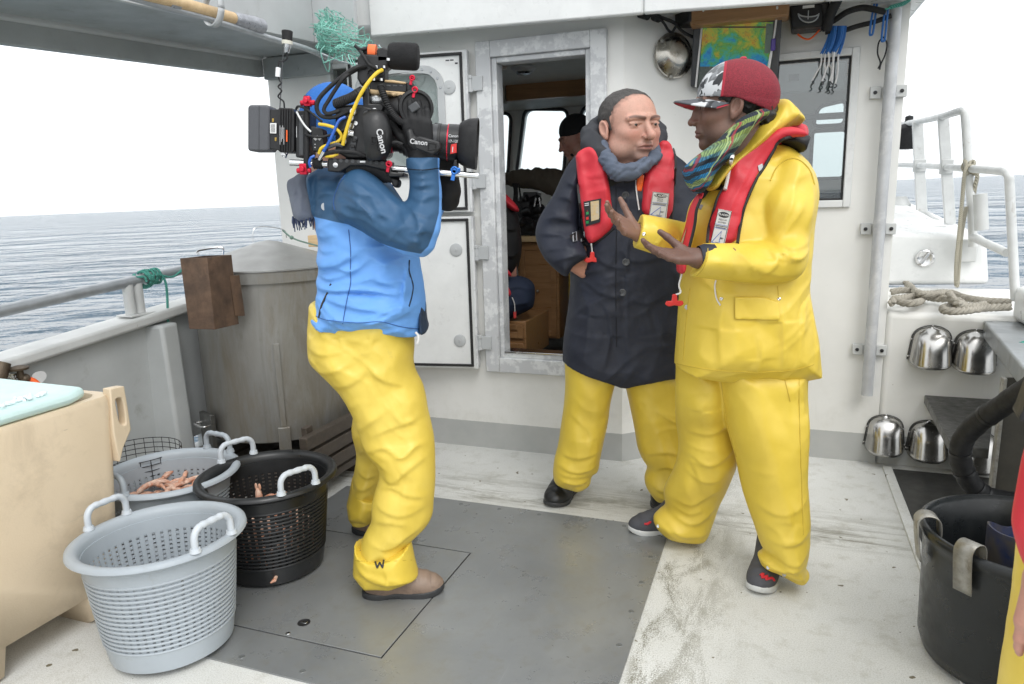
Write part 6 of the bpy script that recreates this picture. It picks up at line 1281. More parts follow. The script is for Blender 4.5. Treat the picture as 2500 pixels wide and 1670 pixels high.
    def jat(V_):
        z = poly_sdf(seam_line, V_[:, 0], V_[:, 2]); z = np.where((V_[:, 1] > 2.42) & (V_[:, 2] < 1.40) & (V_[:, 0] > -.30), -.05*0+z, z)
        far = (armF(V_) < arm(V_)-.01) & (armF(V_) < tor(V_)); return {'zone': -np.where(far, .05, z)}
    jk = soft('jacket', jf, *bounds(tor, arm, armF, hood), .0055, M['jacket2'], P, lambda V_: {'zone': -jat(V_)['zone']*-1})
    zp_ = hits(jf, JZ((326, 945), (300, 1010), (262, 1090), (245, 1150), (236, 1195)), .001); mb = MB(); mb.tube(catmull(zp_, 4), .0035, 6); obj('zip', mb, M['black'], jk)
    zp_ = hits(jf, JZ((903, 770), (900, 840), (915, 900), (930, 960), (920, 1040), (900, 1110)), .0); mb = MB(); mb.tube(catmull(zp_, 4), .0028, 6); obj('pocket_zip', mb, M['navy2'], jk)
    fl_ = Rel(JZ((1000, 1060), (1020, 1090), (1022, 1200), (1044, 1288), (1015, 1300), (985, 1300), (985, 1150)), [(*JZ((1010, 1200))[0], 2.46, .10)], R=.012, sm=1); soft('inner_flap', fl_, *bounds(fl_), .005, M['navy2'], jk)
    (x, y), = JZ((273, 376)); p = hit(jf, x, y); n_ = nrm(C0-p); mb = MB(); mb.lathe(p-n_*.001, [(.012, 0), (.011, .0015), (0, .0015)], 16, n_, sx=.7); obj('round_badge', mb, M['galv'], jk)
    mb = MB(); mb.tube(catmull([D(*q, 2.33) for q in JZ((948, 1300), (965, 1320), (970, 1350), (960, 1385))], 4), .004, 6); obj('drawcord', mb, M['wcord'], jk)
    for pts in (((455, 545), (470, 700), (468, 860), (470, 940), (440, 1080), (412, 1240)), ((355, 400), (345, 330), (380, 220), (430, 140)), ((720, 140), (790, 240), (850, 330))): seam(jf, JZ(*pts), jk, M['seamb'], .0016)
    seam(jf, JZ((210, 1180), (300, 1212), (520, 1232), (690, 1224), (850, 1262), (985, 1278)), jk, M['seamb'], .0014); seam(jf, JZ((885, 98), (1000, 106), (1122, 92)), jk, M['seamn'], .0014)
    # head under the blue beanie, turned to the eyepiece
    hc = D(*CZ((730, 722))[0], 2.53); hd = Head(hc, R_(95), R_(-5), 0, .98)
    fb = lambda p: smin(hd(p), chain(p, [hc+np.array([-.02, 0, -.10]), hc+np.array([-.03, 0, -.3]), hc+np.array([.08, 0, -.70])], [.06, .08, .07], .05), .04)
    V_, F_ = sdf_mesh(fb, hc-np.array([.17, .17, .85]), hc+.17, .006); obj('body', (V_, F_, {'Col': hd.colour(V_, (.42, .24, .17), (.45, .18, .13), (.36, .13, .11), (.03, .02, .015))}), M['skinm'], P, ang=0)
    def bean(p):
        q = hd.loc(p); d = ell(q, (0, -.022, .040), (.091, .112, .104)); d = smin(d, cap_(q, (0, -.04, -.03), (0, -.04, .0), .086), .04); rib = .0012*np.sin(np.arctan2(q[:, 0], q[:, 1]+.02)*60)
        return smax(d+rib, -(q[:, 2]+.075+np.clip(q[:, 1]+.02, -.05, .2)*.9*0-np.clip(q[:, 1], 0, .2)*1.0), .008)*hd.k
    soft('beanie', bean, hc-.18, hc+.19, .005, M['beanie'], P)
    # gloved hands on the lens
    lensA, lensB = D(*CZ((1110, 810))[0], 2.33), D(*CZ((1640, 848))[0], 2.33)
    lax = nrm(lensB-lensA); cen_ = D(*CZ((1320, 800))[0], 2.33)
    SN = hand_segs(D(*CZ((1310, 930))[0], 2.265), (-.12, -.10, 1.0), (.0, 1., .1), (-1, 0, .2), 1.12, (.35, .4, .4, .45), .05, (.7, .3), .5)
    f1, lo1, hi1 = hand_f(SN, [D(*CZ((1310, 930))[0], 2.265), D(*CZ((1315, 960))[0], 2.255), D(*CZ((1318, 1010))[0], 2.25)], .042)
    SF = hand_segs(D(*CZ((1490, 1130))[0], 2.45), (-.05, -.3, 1.), (0, -1., .2), (-1, 0, 0), 1.1, (.3, .3, .3, .3), .05, (.8, .3))
    f2, lo2, hi2 = hand_f(SF, [D(*CZ((1490, 1130))[0], 2.45), D(*CZ((1495, 1180))[0], 2.46), D(*CZ((1490, 1240))[0], 2.48)], .040)
    gl = soft('glove', f1, lo1, hi1, .004, M['glove'], P); soft('glove', f2, lo2, hi2, .004, M['glove'], P)
    zN = R_(0)
    boot(P, 'boot', GZ(*TZ((800, 1452))[0]), GZ(*TZ((362, 1478))[0])+np.array([.02, .0, 0]), .048, .16, M['bootm'], M['sole'])
    boot(P, 'boot', GZ(*TZ((330, 1165))[0])+np.array([.27, -.03, 0]), GZ(*TZ((330, 1165))[0])+np.array([.0, .04, 0]), .048, .16, M['bootm'], M['sole'])
    sc_f = Rel(CZ((432, 1055), (400, 1085), (358, 1100), (350, 1150), (370, 1230), (385, 1300), (398, 1370), (440, 1400), (500, 1390), (565, 1375), (548, 1290), (522, 1180), (506, 1090), (490, 1045)), [(*CZ((450, 1200))[0], 2.44, .035)], R=.03, folds=folds(CZ, (9, 8, [(380, 1110), (420, 1200), (430, 1380)]), (8, 8, [(430, 1080), (470, 1200), (480, 1370)]), (8, 8, [(480, 1090), (520, 1230), (540, 1360)]), (6, 7, [(370, 1180), (410, 1215), (450, 1150)])), wr=[(80, 6, 20, .004)])
    S1 = thing('scarf', 'grey woven scarf with a fringe hanging behind the camera operator', 'scarf', D(*CZ((450, 1200))[0], 2.44))
    sm_ = soft('cloth', sc_f, *bounds(sc_f), .0045, M['gscarf'], S1)
    mb = MB(); rg = np.random.RandomState(9)
    for k in range(17):
        a, b = CZ((392+10.5*k, 1360+14*math.sin(k*.9)))[0]; p = D(a, b, 2.43+.012*math.sin(k*2)); q = p+np.array([rg.normal(0, .006), rg.normal(0, .004), -.028-.02*rg.rand()]); mb.tube(catmull([p, (p+q)/2+rg.normal(0, .003, 3), q], 3), [.0035]*4+[.002]*3, 5)
    obj('fringe', mb, cloth('fringe wool', (.05, .065, .12), rough=.9), sm_)

# ------------------------------------------------------------------ the man in the navy parka
def belt(mb, f, pts, w_, dz=.004):
    q = hits(f, pts, dz); n = len(q); vs = []
    for i in range(n):
        t_ = nrm(q[min(i+1, n-1)]-q[max(i-1, 0)]); v = nrm(C0-q[i]); s_ = nrm(np.cross(v, t_)); vs += [q[i]+s_*w_, q[i]-s_*w_, q[i]-s_*w_-v*.004, q[i]+s_*w_-v*.004]
    mb.add(vs, [(4*i+a, 4*i+(a+1) % 4, 4*i+4+(a+1) % 4, 4*i+4+a) for i in range(n-1) for a in range(4)]+[(3, 2, 1, 0), (4*n-4, 4*n-3, 4*n-2, 4*n-1)]); return mb
def vlabel(V_, f, quad):                         # the white maker's label on a life vest: quad = tl, tr, br, bl in photo pixels
    q = hits(f, quad, .0005); n_ = nrm(np.cross(q[1]-q[0], q[3]-q[0])); n_ = n_ if n_.dot(C0-q[0]) > 0 else -n_
    gp = [((1-a)*(1-b)*np.array(quad[0])+a*(1-b)*np.array(quad[1])+a*b*np.array(quad[2])+(1-a)*b*np.array(quad[3])) for a in (0, .25, .5, .75, 1) for b in (0, .25, .5, .75, 1)]; hh = sorted((h-np.mean(q, 0)).dot(n_) for h in hits(f, gp)); m_ = np.mean(q, 0); q = [p+n_*(hh[-2]+.0012-(p-m_).dot(n_)) for p in q]
    if os.environ.get('PDBG'): print('LABEL', np.round(q, 3).tolist(), n_)
    mb = MB(); mb.prism(q, n_*.002); lb = obj('label', mb, M['paper'], V_); xd, yd = nrm(q[1]-q[0]), nrm(q[0]-q[3]); w_ = np.linalg.norm(q[1]-q[0]); h_ = np.linalg.norm(q[0]-q[3]); at = lambda a, b: q[3]+xd*w_*a+yd*h_*b+n_*.0024
    mb = MB(); L = [at(.5+.40*math.cos(x), .875+.075*math.sin(x)) for x in np.linspace(0, 6.283, 25)[:-1]]; mb.prism(L, n_*.0004); obj('oval', mb, M['ink'], lb)
    text('lettering', 'FLADEN', w_*.20, at(.5, .875)+n_*.0008, xd, yd, M['paper'], lb, .0002, .02)
    for b, s_, tx, m_ in ((.74, .17, 'RESCUE', 'ink'), (.665, .17, 'SYSTEM', 'ink'), (.10, .16, 'Offshore', 'ink')): text('lettering', tx, min(w_, h_*.42)*s_, at(.5 if b > .5 else .72 if b > .2 else .60, b), xd, yd, M[m_], lb, .0002)
    mb = MB()
    for b, a0, a1 in ((.565, .08, .92), (.525, .12, .88), (.26, .62, .86), (.235, .62, .80)): mb.prism([at(a0, b-.008), at(a1, b-.008), at(a1, b+.008), at(a0, b+.008)], n_*.0003)
    obj('print_lines', mb, M['dgrey'], lb)
    mb = MB(); mb.prism([at(.06, .595), at(.94, .595), at(.94, .605), at(.06, .605)], n_*.0003); mb.prism([at(.06, .495), at(.94, .495), at(.94, .505), at(.06, .505)], n_*.0003); obj('rule', mb, M['bluec'], lb)
    mb = MB(); mb.tube([at(.08, .10), at(.62, .44), at(.62, .12)], .0012, 5); mb.tube([at(.08, .10), at(.75, .05)], .0010, 5); obj('sail_emblem', mb, M['bluec'], lb)
    mb = MB(); mb.tube([at(a, b) for a, b in ((.02, .01), (.98, .01), (.98, .99), (.02, .99))], .0009, 4, True); obj('border', mb, M['ink'], lb); return lb
def toggle(V_, p, s_=1.):
    mb = MB(); k = .0125*s_; pr = [(-2.6, -.6), (-2.2, .35), (-.8, .35), (-.6, 2.2), (.6, 2.2), (.8, .35), (2.2, .35), (2.6, -.6), (1.6, -1.2), (0, -.9), (-1.6, -1.2)]
    mb.prism([p+np.array([a*k, 0, b*k]) for a, b in pr], (0, .009, 0)); return obj('pull_toggle', mb, M['red'], V_, bevel=.003)
if scan('b'):
    Y0 = 2.95
    P = thing('person', 'bare headed man in a long navy parka, hand in his pocket', 'person', (.42, Y0, 0))
    body = Rel(DZ((345, 335), (300, 385), (280, 480), (272, 600), (270, 760), (285, 880), (262, 960), (250, 1050), (254, 1110), (238, 1250), (216, 1400), (210, 1500), (208, 1700), (900, 1700), (905, 1500), (925, 1250), (940, 1000), (945, 700), (930, 540), (890, 450), (820, 395), (760, 350), (690, 440), (570, 490), (460, 450), (400, 380)),
        [(*DZ((560, 500))[0], Y0, .17), (*DZ((560, 900))[0], Y0, .185), (*DZ((350, 1300))[0], Y0, .17), (*DZ((750, 1300))[0], Y0, .17), (*DZ((850, 500))[0], Y0+.03, .13)], R=.14,
        folds=folds(DZ, (5, 8, [(520, 560), (524, 800), (520, 1100), (528, 1560)]), (6, 16, [(540, 1150), (620, 1180), (760, 1120)]), (6, 14, [(300, 1060), (400, 1130), (540, 1150)]), (7, 16, [(280, 1090), (330, 1250), (300, 1500)]), (7, 18, [(620, 1150), (700, 1300), (690, 1540)]), (6, 14, [(420, 1180), (440, 1350), (400, 1540)]), (6, 14, [(480, 900), (560, 960), (720, 940)]), (5, 12, [(330, 900), (420, 980), (560, 1000)]), (9, 7, [(243, 1048), (300, 1035), (352, 1018)])),
        clip=[EZ((-200, -3500), (-200, 60), (180, 76), (270, 107), (420, 157), (490, 185), (512, 187), (540, 185), (650, 152), (750, 137), (860, 121), (1200, 80), (1200, -3500))], wr=[(80, 4, 9, .004), (20, 5, 12, .004), (-35, 5, 12, .003)], facet=.007)
    armL = Rel(DZ((330, 370), (285, 392), (240, 450), (205, 515), (165, 610), (125, 670), (85, 735), (60, 800), (62, 870), (105, 965), (150, 1010), (200, 1055), (236, 1070), (262, 1015), (300, 985), (350, 960), (335, 920), (300, 850), (290, 760), (310, 640), (330, 500), (350, 420)), [(*DZ((300, 450))[0], Y0-.02, .10), (*DZ((150, 780))[0], Y0-.03, .085), (*DZ((270, 990))[0], Y0-.17, .065)], R=.075,
        folds=folds(DZ, (9, 13, [(80, 760), (170, 740), (290, 770)]), (9, 12, [(70, 830), (160, 830), (290, 850)]), (9, 12, [(95, 920), (180, 905), (300, 900)]), (8, 11, [(150, 990), (210, 960), (310, 940)]), (8, 14, [(165, 630), (230, 640), (310, 690)]), (7, 12, [(200, 540), (260, 570), (320, 600)]), (-6, 8, [(200, 800), (240, 870), (250, 940)]), (6, 9, [(212, 1040), (240, 1010), (300, 975)])), clip=[DZ((0, 0), (0, 1200), (238, 1075), (255, 1030), (345, 975), (700, 700), (700, 0))], wr=[(20, 6, 14, .004)])
    armR = Rel(DZ((830, 420), (880, 452), (932, 545), (962, 700), (970, 900), (940, 1060), (850, 1060), (840, 800), (810, 560)), [(*DZ((880, 700))[0], Y0+.03, .10)], R=.09, wr=[(20, 6, 14, .004)])
    cf = lambda p: smin(smin(body(p), armL(p), .010), armR(p), .012)
    ct = soft('parka', cf, *bounds(body, armL, armR), .006, M['navy'], P)
    for a, b in ((553, 620), (556, 985), (537, 1152)):
        p = hit(cf, *DZ((a, b))[0]); n_ = nrm(C0-p); mb = MB(); mb.lathe(p-n_*.001, [(.0145, 0), (.0145, .004), (.011, .005), (.009, .0035), (0, .0035)], 18, n_); [mb.sph(p+n_*.0035+np.array([x, 0, z]), .0018, 6, 4) for x in (-.003, .003) for z in (-.003, .003)]; obj('button', mb, M['dgrey'], ct)
    seam(cf, DZ((500, 545), (503, 800), (500, 1100), (505, 1450)), ct, M['seamn'], .002); seam(cf, DZ((245, 1052), (300, 1040), (352, 1022)), ct, M['seamn'], .003)
    mb = MB(); p = D(*EZ((510, 190))[0], Y0-.10); mb.tube([p+np.array([.006*math.cos(x), 0, .010*math.sin(x)]) for x in np.linspace(0, 6.28, 13)[:-1]], .0022, 6, True); mb.box(p+np.array([-.004, -.003, .008]), p+np.array([.004, .003, .022])); obj('zip_pull', mb, M['steel'], ct)
    legl = Rel(EZ((185, 0), (195, 200), (186, 330), (170, 450), (150, 580), (128, 650), (120, 730), (126, 790), (180, 815), (240, 837), (272, 842), (342, 802), (347, 740), (386, 722), (396, 650), (416, 550), (437, 470), (452, 350), (472, 250), (492, 170), (500, 0)), [(*EZ((340, 100))[0], Y0, .13), (*EZ((290, 500))[0], Y0, .11), (*EZ((240, 780))[0], Y0, .09)], R=.085, folds=folds(EZ, (9, 12, [(150, 590), (260, 600), (405, 560)]), (11, 11, [(128, 655), (250, 685), (392, 650)]), (11, 10, [(125, 735), (250, 762), (345, 738)]), (8, 10, [(128, 700), (240, 715), (385, 712)]), (6, 14, [(190, 330), (260, 390), (330, 470), (310, 600)]), (8, 9, [(250, 750), (240, 790), (255, 830)])), clip=[EZ((-100, -100), (-100, 790), (128, 790), (180, 812), (240, 835), (270, 842), (360, 830), (800, 800), (800, -100))], wr=[(15, 4, 10, .003)], facet=.010)
    legr = Rel(EZ((520, 0), (537, 180), (562, 280), (592, 420), (607, 510), (622, 600), (652, 662), (682, 702), (660, 760), (665, 812), (700, 867), (736, 906), (800, 880), (880, 860), (930, 700), (940, 400), (930, 100)), [(*EZ((700, 100))[0], Y0, .13), (*EZ((760, 500))[0], Y0-.02, .11), (*EZ((760, 830))[0], Y0-.04, .09)], R=.085, folds=folds(EZ, (9, 13, [(690, 320), (780, 380), (880, 420)]), (10, 12, [(625, 605), (740, 560), (880, 600)]), (11, 11, [(685, 702), (760, 650), (860, 700)]), (11, 10, [(662, 760), (740, 800), (860, 770)]), (9, 9, [(680, 830), (760, 850), (850, 840)])), clip=[EZ((300, -100), (300, 860), (700, 866), (736, 906), (800, 890), (1300, 850), (1300, -100))], wr=[(15, 4, 10, .003)], facet=.010)
    lf = lambda p: np.maximum(smin(legl(p), legr(p), .01), p[:, 2]-.70)
    soft('trousers', lf, *bounds(legl, legr), .006, M['yel'], P)
    heel = GZ(*EZ((225, 860))[0])+np.array([.02, .10, 0]); toe = GZ(*EZ((150, 942))[0])+np.array([-.03, -.005, 0])
    boot(P, 'shoe', toe, heel, .056, .14, M['bshoe'], M['sole'], soleh=.02)
    q_ = GZ(*EZ((760, 960))[0]); boot(P, 'shoe', q_+np.array([.0, -.02, 0]), q_+np.array([.05, .22, 0]), .050, .14, M['bshoe'], M['sole'], soleh=.02)
    # head, neck, hand
    hd = Head(D(*DZ((578, 248))[0], 2.90), R_(26), R_(-3), R_(2), 1.14, nose=1.05, wide=1.27, jowl=.015, tip=.0145)
    def hl(q):
        m = np.abs(q[:, 0]); return np.maximum(np.minimum(-(q[:, 2]-.103-(q[:, 1]-.045)*1.1+.02*np.clip(m-.03, 0, .1)*4), np.maximum(q[:, 1]-(.020+.020*np.clip((q[:, 2]-.03)/.06, 0, 1)), np.where(q[:, 1] > -.014, -(q[:, 2]+.012), -(q[:, 2]+.085)))), (m-.070*hd.wide)*8)
    hd.hairline = hl
    base, red = (.55, .315, .24), (.55, .215, .165)
    fb = lambda p: smin(hd(p), chain(p, [hd.c+np.array([-.02, .04, -.15]), hd.c+np.array([-.04, .05, -.40]), np.array([.46, 2.99, .75])], [.085, .09, .07], .05), .04)
    v1, f1 = sdf_mesh(fb, *hd.box(), .0026)
    W_ = D(*DZ((285, 1000))[0], 2.80); SH = hand_segs(W_+np.array([-.03, .0, .02]), (.80, .40, -.40), (-.2, 1, 0), (.4, -.2, .8), 1.05, (.3, .3, .3, .3)); fh, l2, h2 = hand_f(SH, [W_+np.array([-.03, 0, .02]), W_+np.array([-.07, .05, .05])], .026); v2, f2 = sdf_mesh(fh, l2, h2, .004)
    v3, f3 = sdf_mesh(lambda p: chain(p, [hd.c+np.array([-.03, .05, -.2]), np.array([.44, 2.98, 1.2]), np.array([.45, 2.97, .7])], [.08, .13, .10], .05), (.2, 2.75, .6), (.75, 3.2, 1.6), .015)
    bd = obj('body', merge([(v1, f1, {'Col': hd.colour(v1, base, red, (.37, .13, .11), (.022, .015, .012), (.30, .20, .165))}), (v2, f2, {'Col': handcol(v2, (.48, .24, .175))}), (v3, f3, {'Col': handcol(v3, base)})]), M['skinm'], P, ang=0); hd.eyes(bd, R_(20))
    def hair(p):
        q = hd.loc(p); m = q.copy(); m[:, 0] = np.abs(m[:, 0]); d = hd(p)/hd.k-.0018-.0030*(vnoise3(np.stack([q[:, 0]*260, q[:, 1]*45, q[:, 2]*70], 1))-.5)-.0016*(vnoise3(q*70)-.5)
        wd = hd.wide; line = q[:, 2]-.103-(q[:, 1]-.045)*1.1+.02*np.clip(m[:, 0]-.03, 0, .1)*4
        side = np.maximum(q[:, 1]-(.020+.020*np.clip((q[:, 2]-.03)/.06, 0, 1)), np.where(q[:, 1] > -.014, -(q[:, 2]+.012), -(q[:, 2]+.085)))
        cut = np.minimum(-line, side)+.004+.012*(vnoise3(np.stack([q[:, 0]*240, q[:, 1]*50, q[:, 2]*120], 1))-.5); ear = ell(m, (.088*wd, -.006, -.004), (.020*wd, .025, .036)); return np.maximum(smax(d, cut*.75, .004), -ear)*hd.k
    soft('hair', hair, *hd.box(), .0032, M['hair'], P)
    # hood, scarf, life vest
    hp = [D(*DZ(q)[0], y) for q, y in (((395, 250), 2.96), ((372, 290), 2.92), ((375, 340), 2.87), ((425, 400), 2.82))]; hp2 = [D(*DZ(q)[0], y) for q, y in (((395, 250), 2.98), ((480, 220), 3.06), ((620, 225), 3.08), ((720, 262), 3.02), ((735, 300), 2.96), ((730, 345), 2.90))]
    fhd = lambda p: smin(chain(p, hp, [.034, .038, .040, .030], .02), chain(p, hp2, [.034, .044, .044, .030, .026, .018], .03), .02)-.010*(1-4*np.abs(vnoise3(p*np.array([22, 22, 14]))-.5))*.7
    soft('hood', fhd, np.min(hp+hp2, 0)-.09, np.max(hp+hp2, 0)+.09, .006, M['hoodm'], P)
    sp_ = [D(*DZ(q)[0], y) for q, y in (((432, 350), 2.84), ((455, 430), 2.78), ((505, 490), 2.755), ((580, 492), 2.75), ((655, 458), 2.775), ((712, 412), 2.83), ((738, 345), 2.92), ((724, 285), 3.0))]
    fsc = lambda p: chain(p, sp_, [.020, .025, .028, .027, .025, .023, .022, .018], .02)-.012*(np.abs(vnoise3(np.stack([p[:, 0]*14+p[:, 2]*14, p[:, 1]*20, p[:, 2]*38-p[:, 0]*30], 1))-.5)*2-.4)-.0035*(1-4*np.abs(vnoise3(np.stack([p[:, 0]*18, p[:, 1]*20, p[:, 2]*60+p[:, 0]*20], 1)+5)-.5))
    scf = soft('scarf', fsc, np.min(sp_, 0)-.07, np.max(sp_, 0)+.07, .005, M['bscarf'], P)
    col_ = lambda p: chain(p, [hd.c+np.array([-.01, .02, -.15]), hd.c+np.array([-.02, .03, -.28])], [.088, .12], .03); soft('collar', col_, hd.c-np.array([.2, .2, .42]), hd.c+np.array([.2, .2, -.06]), .008, M['vedge'], P)
    cfull = lambda p: smin(np.minimum(cf(p), fhd(p)+.012), fsc(p)+.02, .02)
    vb = lambda p: np.minimum(cf(p), np.where(p[:, 0] < hd.c[0], fhd(p), 1.))
    vL = over(DZ((278, 392), (345, 350), (388, 362), (418, 410), (448, 480), (464, 560), (482, 700), (492, 795), (400, 872), (341, 887), (315, 740), (295, 570), (284, 450)), DZ((335, 400), (370, 400), (330, 480), (410, 490), (350, 600), (440, 600), (370, 740), (450, 760), (380, 840)), vb, .012, .026, folds=folds(DZ, (4, 9, [(300, 430), (330, 600), (350, 860)]), (3, 8, [(420, 430), (440, 600), (470, 780)]), (3, 8, [(290, 500), (360, 520), (450, 520)])), wr=[(30, 6, 14, .003)])
    vR = over(DZ((742, 318), (800, 326), (822, 400), (819, 560), (806, 754), (720, 745), (640, 722), (640, 640), (650, 520), (690, 440), (728, 380)), DZ((775, 380), (790, 440), (730, 450), (790, 560), (700, 560), (780, 680), (690, 700), (720, 630)), cf, .012, .026, folds=folds(DZ, (4, 9, [(780, 340), (790, 540), (770, 740)]), (3, 8, [(700, 450), (680, 560), (660, 710)])), wr=[(-30, 6, 14, .003)])
    vf = lambda p: np.minimum(vL(p), vR(p)); lo, hi = bounds(vL, vR)
    vs_ = soft('life_vest', vf, lo, hi, .005, M['vest'], P)
    vall = lambda p: np.minimum(vf(p), cfull(p))
    for pts in (DZ((276, 395), (292, 560), (313, 740), (339, 888), (400, 874), (493, 798)), DZ((800, 324), (824, 400), (822, 560), (808, 756))):
        mb = MB(); q = hits(vall, pts, .002); mb.tube(catmull(q, 5), .0045, 6); obj('binding', mb, M['vedge'], vs_)
    mb = MB(); belt(mb, cfull, DZ((448, 552), (490, 545), (540, 530), (600, 520), (642, 515)), .016, .006); bl_ = obj('chest_strap', mb, M['vedge'], vs_)
    mb = MB(); p = hit(cfull, *DZ((583, 522))[0]); mb.obox(p+nrm(C0-p)*.012, (1, 0, .15), nrm(C0-p), (-.15, 0, 1), (.028, .008, .020)); obj('buckle', mb, M['black'], bl_, bevel=.004)
    mb = MB(); belt(mb, cf, DZ((262, 870), (290, 855), (330, 835)), .024, .005); b2 = obj('side_strap', mb, M['vedge'], vs_)
    for a in (275, 318):
        q = hits(cf, DZ((a-9, 826), (a+9, 820), (a+12, 868), (a-6, 874)), .012); mb = MB(); mb.tube(q, .0028, 6, True); obj('strap_ring', mb, M['galv'], b2)
    q = hits(vall, DZ((324, 655), (421, 637), (415, 766), (335, 792)), .001); mb = MB(); decal(mb, q, .004); wb = obj('window_panel', mb, M['black'], vs_)
    q = hits(vall, DZ((362, 655), (408, 648), (410, 750), (366, 762)), .006); mb = MB(); decal(mb, q, .001); obj('inspection_window', mb, PM('amber window', (.62, .40, .11), .3, c2=(.45, .42, .36), vs=26), wb)
    for b_, m_ in ((712, 'teal'), (740, 'red'), (762, 'teal')): mb = MB(); decal(mb, hits(vall, DZ((338, b_), (352, b_-3), (352, b_+12), (338, b_+14)), .0055), .001); obj('indicator', mb, PM('green tab', (.02, .25, .07), .4) if m_ == 'teal' else M['red'], wb)
    mb = MB(); [decal(mb, hits(vall, DZ((330, b_), (354, b_-4), (354, b_+1), (330, b_+5)), .0055), .001) for b_ in (664, 674)]; obj('print_lines', mb, M['mark'], wb)
    vlabel(vs_, vall, DZ((694, 598), (784, 608), (764, 750), (672, 735)))
    mb = MB(); q = hits(vall, DZ((614, 494), (610, 560), (616, 620), (622, 660), (628, 700)), .006); mb.tube(catmull(q, 5), .0028, 6); obj('lanyard', mb, M['wcord'], vs_)
    mb = MB(); p = hit(vall, *DZ((632, 552))[0]); mb.obox(p+nrm(C0-p)*.012, (1, 0, -.15), (0, 1, 0), (.15, 0, 1), (.012, .010, .032)); obj('whistle', mb, PM('orange whistle', (.95, .16, .03), .35), vs_, bevel=.006)
    p = D(*DZ((372, 968))[0], hit(cf, *DZ((372, 968))[0])[1]-.015); toggle(vs_, p); mb = MB(); mb.tube(catmull([D(*DZ((366, 885))[0], p[1]-.01), D(*DZ((369, 910))[0], p[1]), p+np.array([0, .004, .026])], 4), .003, 6); obj('toggle_cord', mb, M['wcord'], vs_)
    mb = MB(); q = hits(vall, DZ((820, 468), (834, 466), (834, 492), (821, 494)), .001); decal(mb, q, .002); obj('side_tag', mb, M['paper'], vs_)
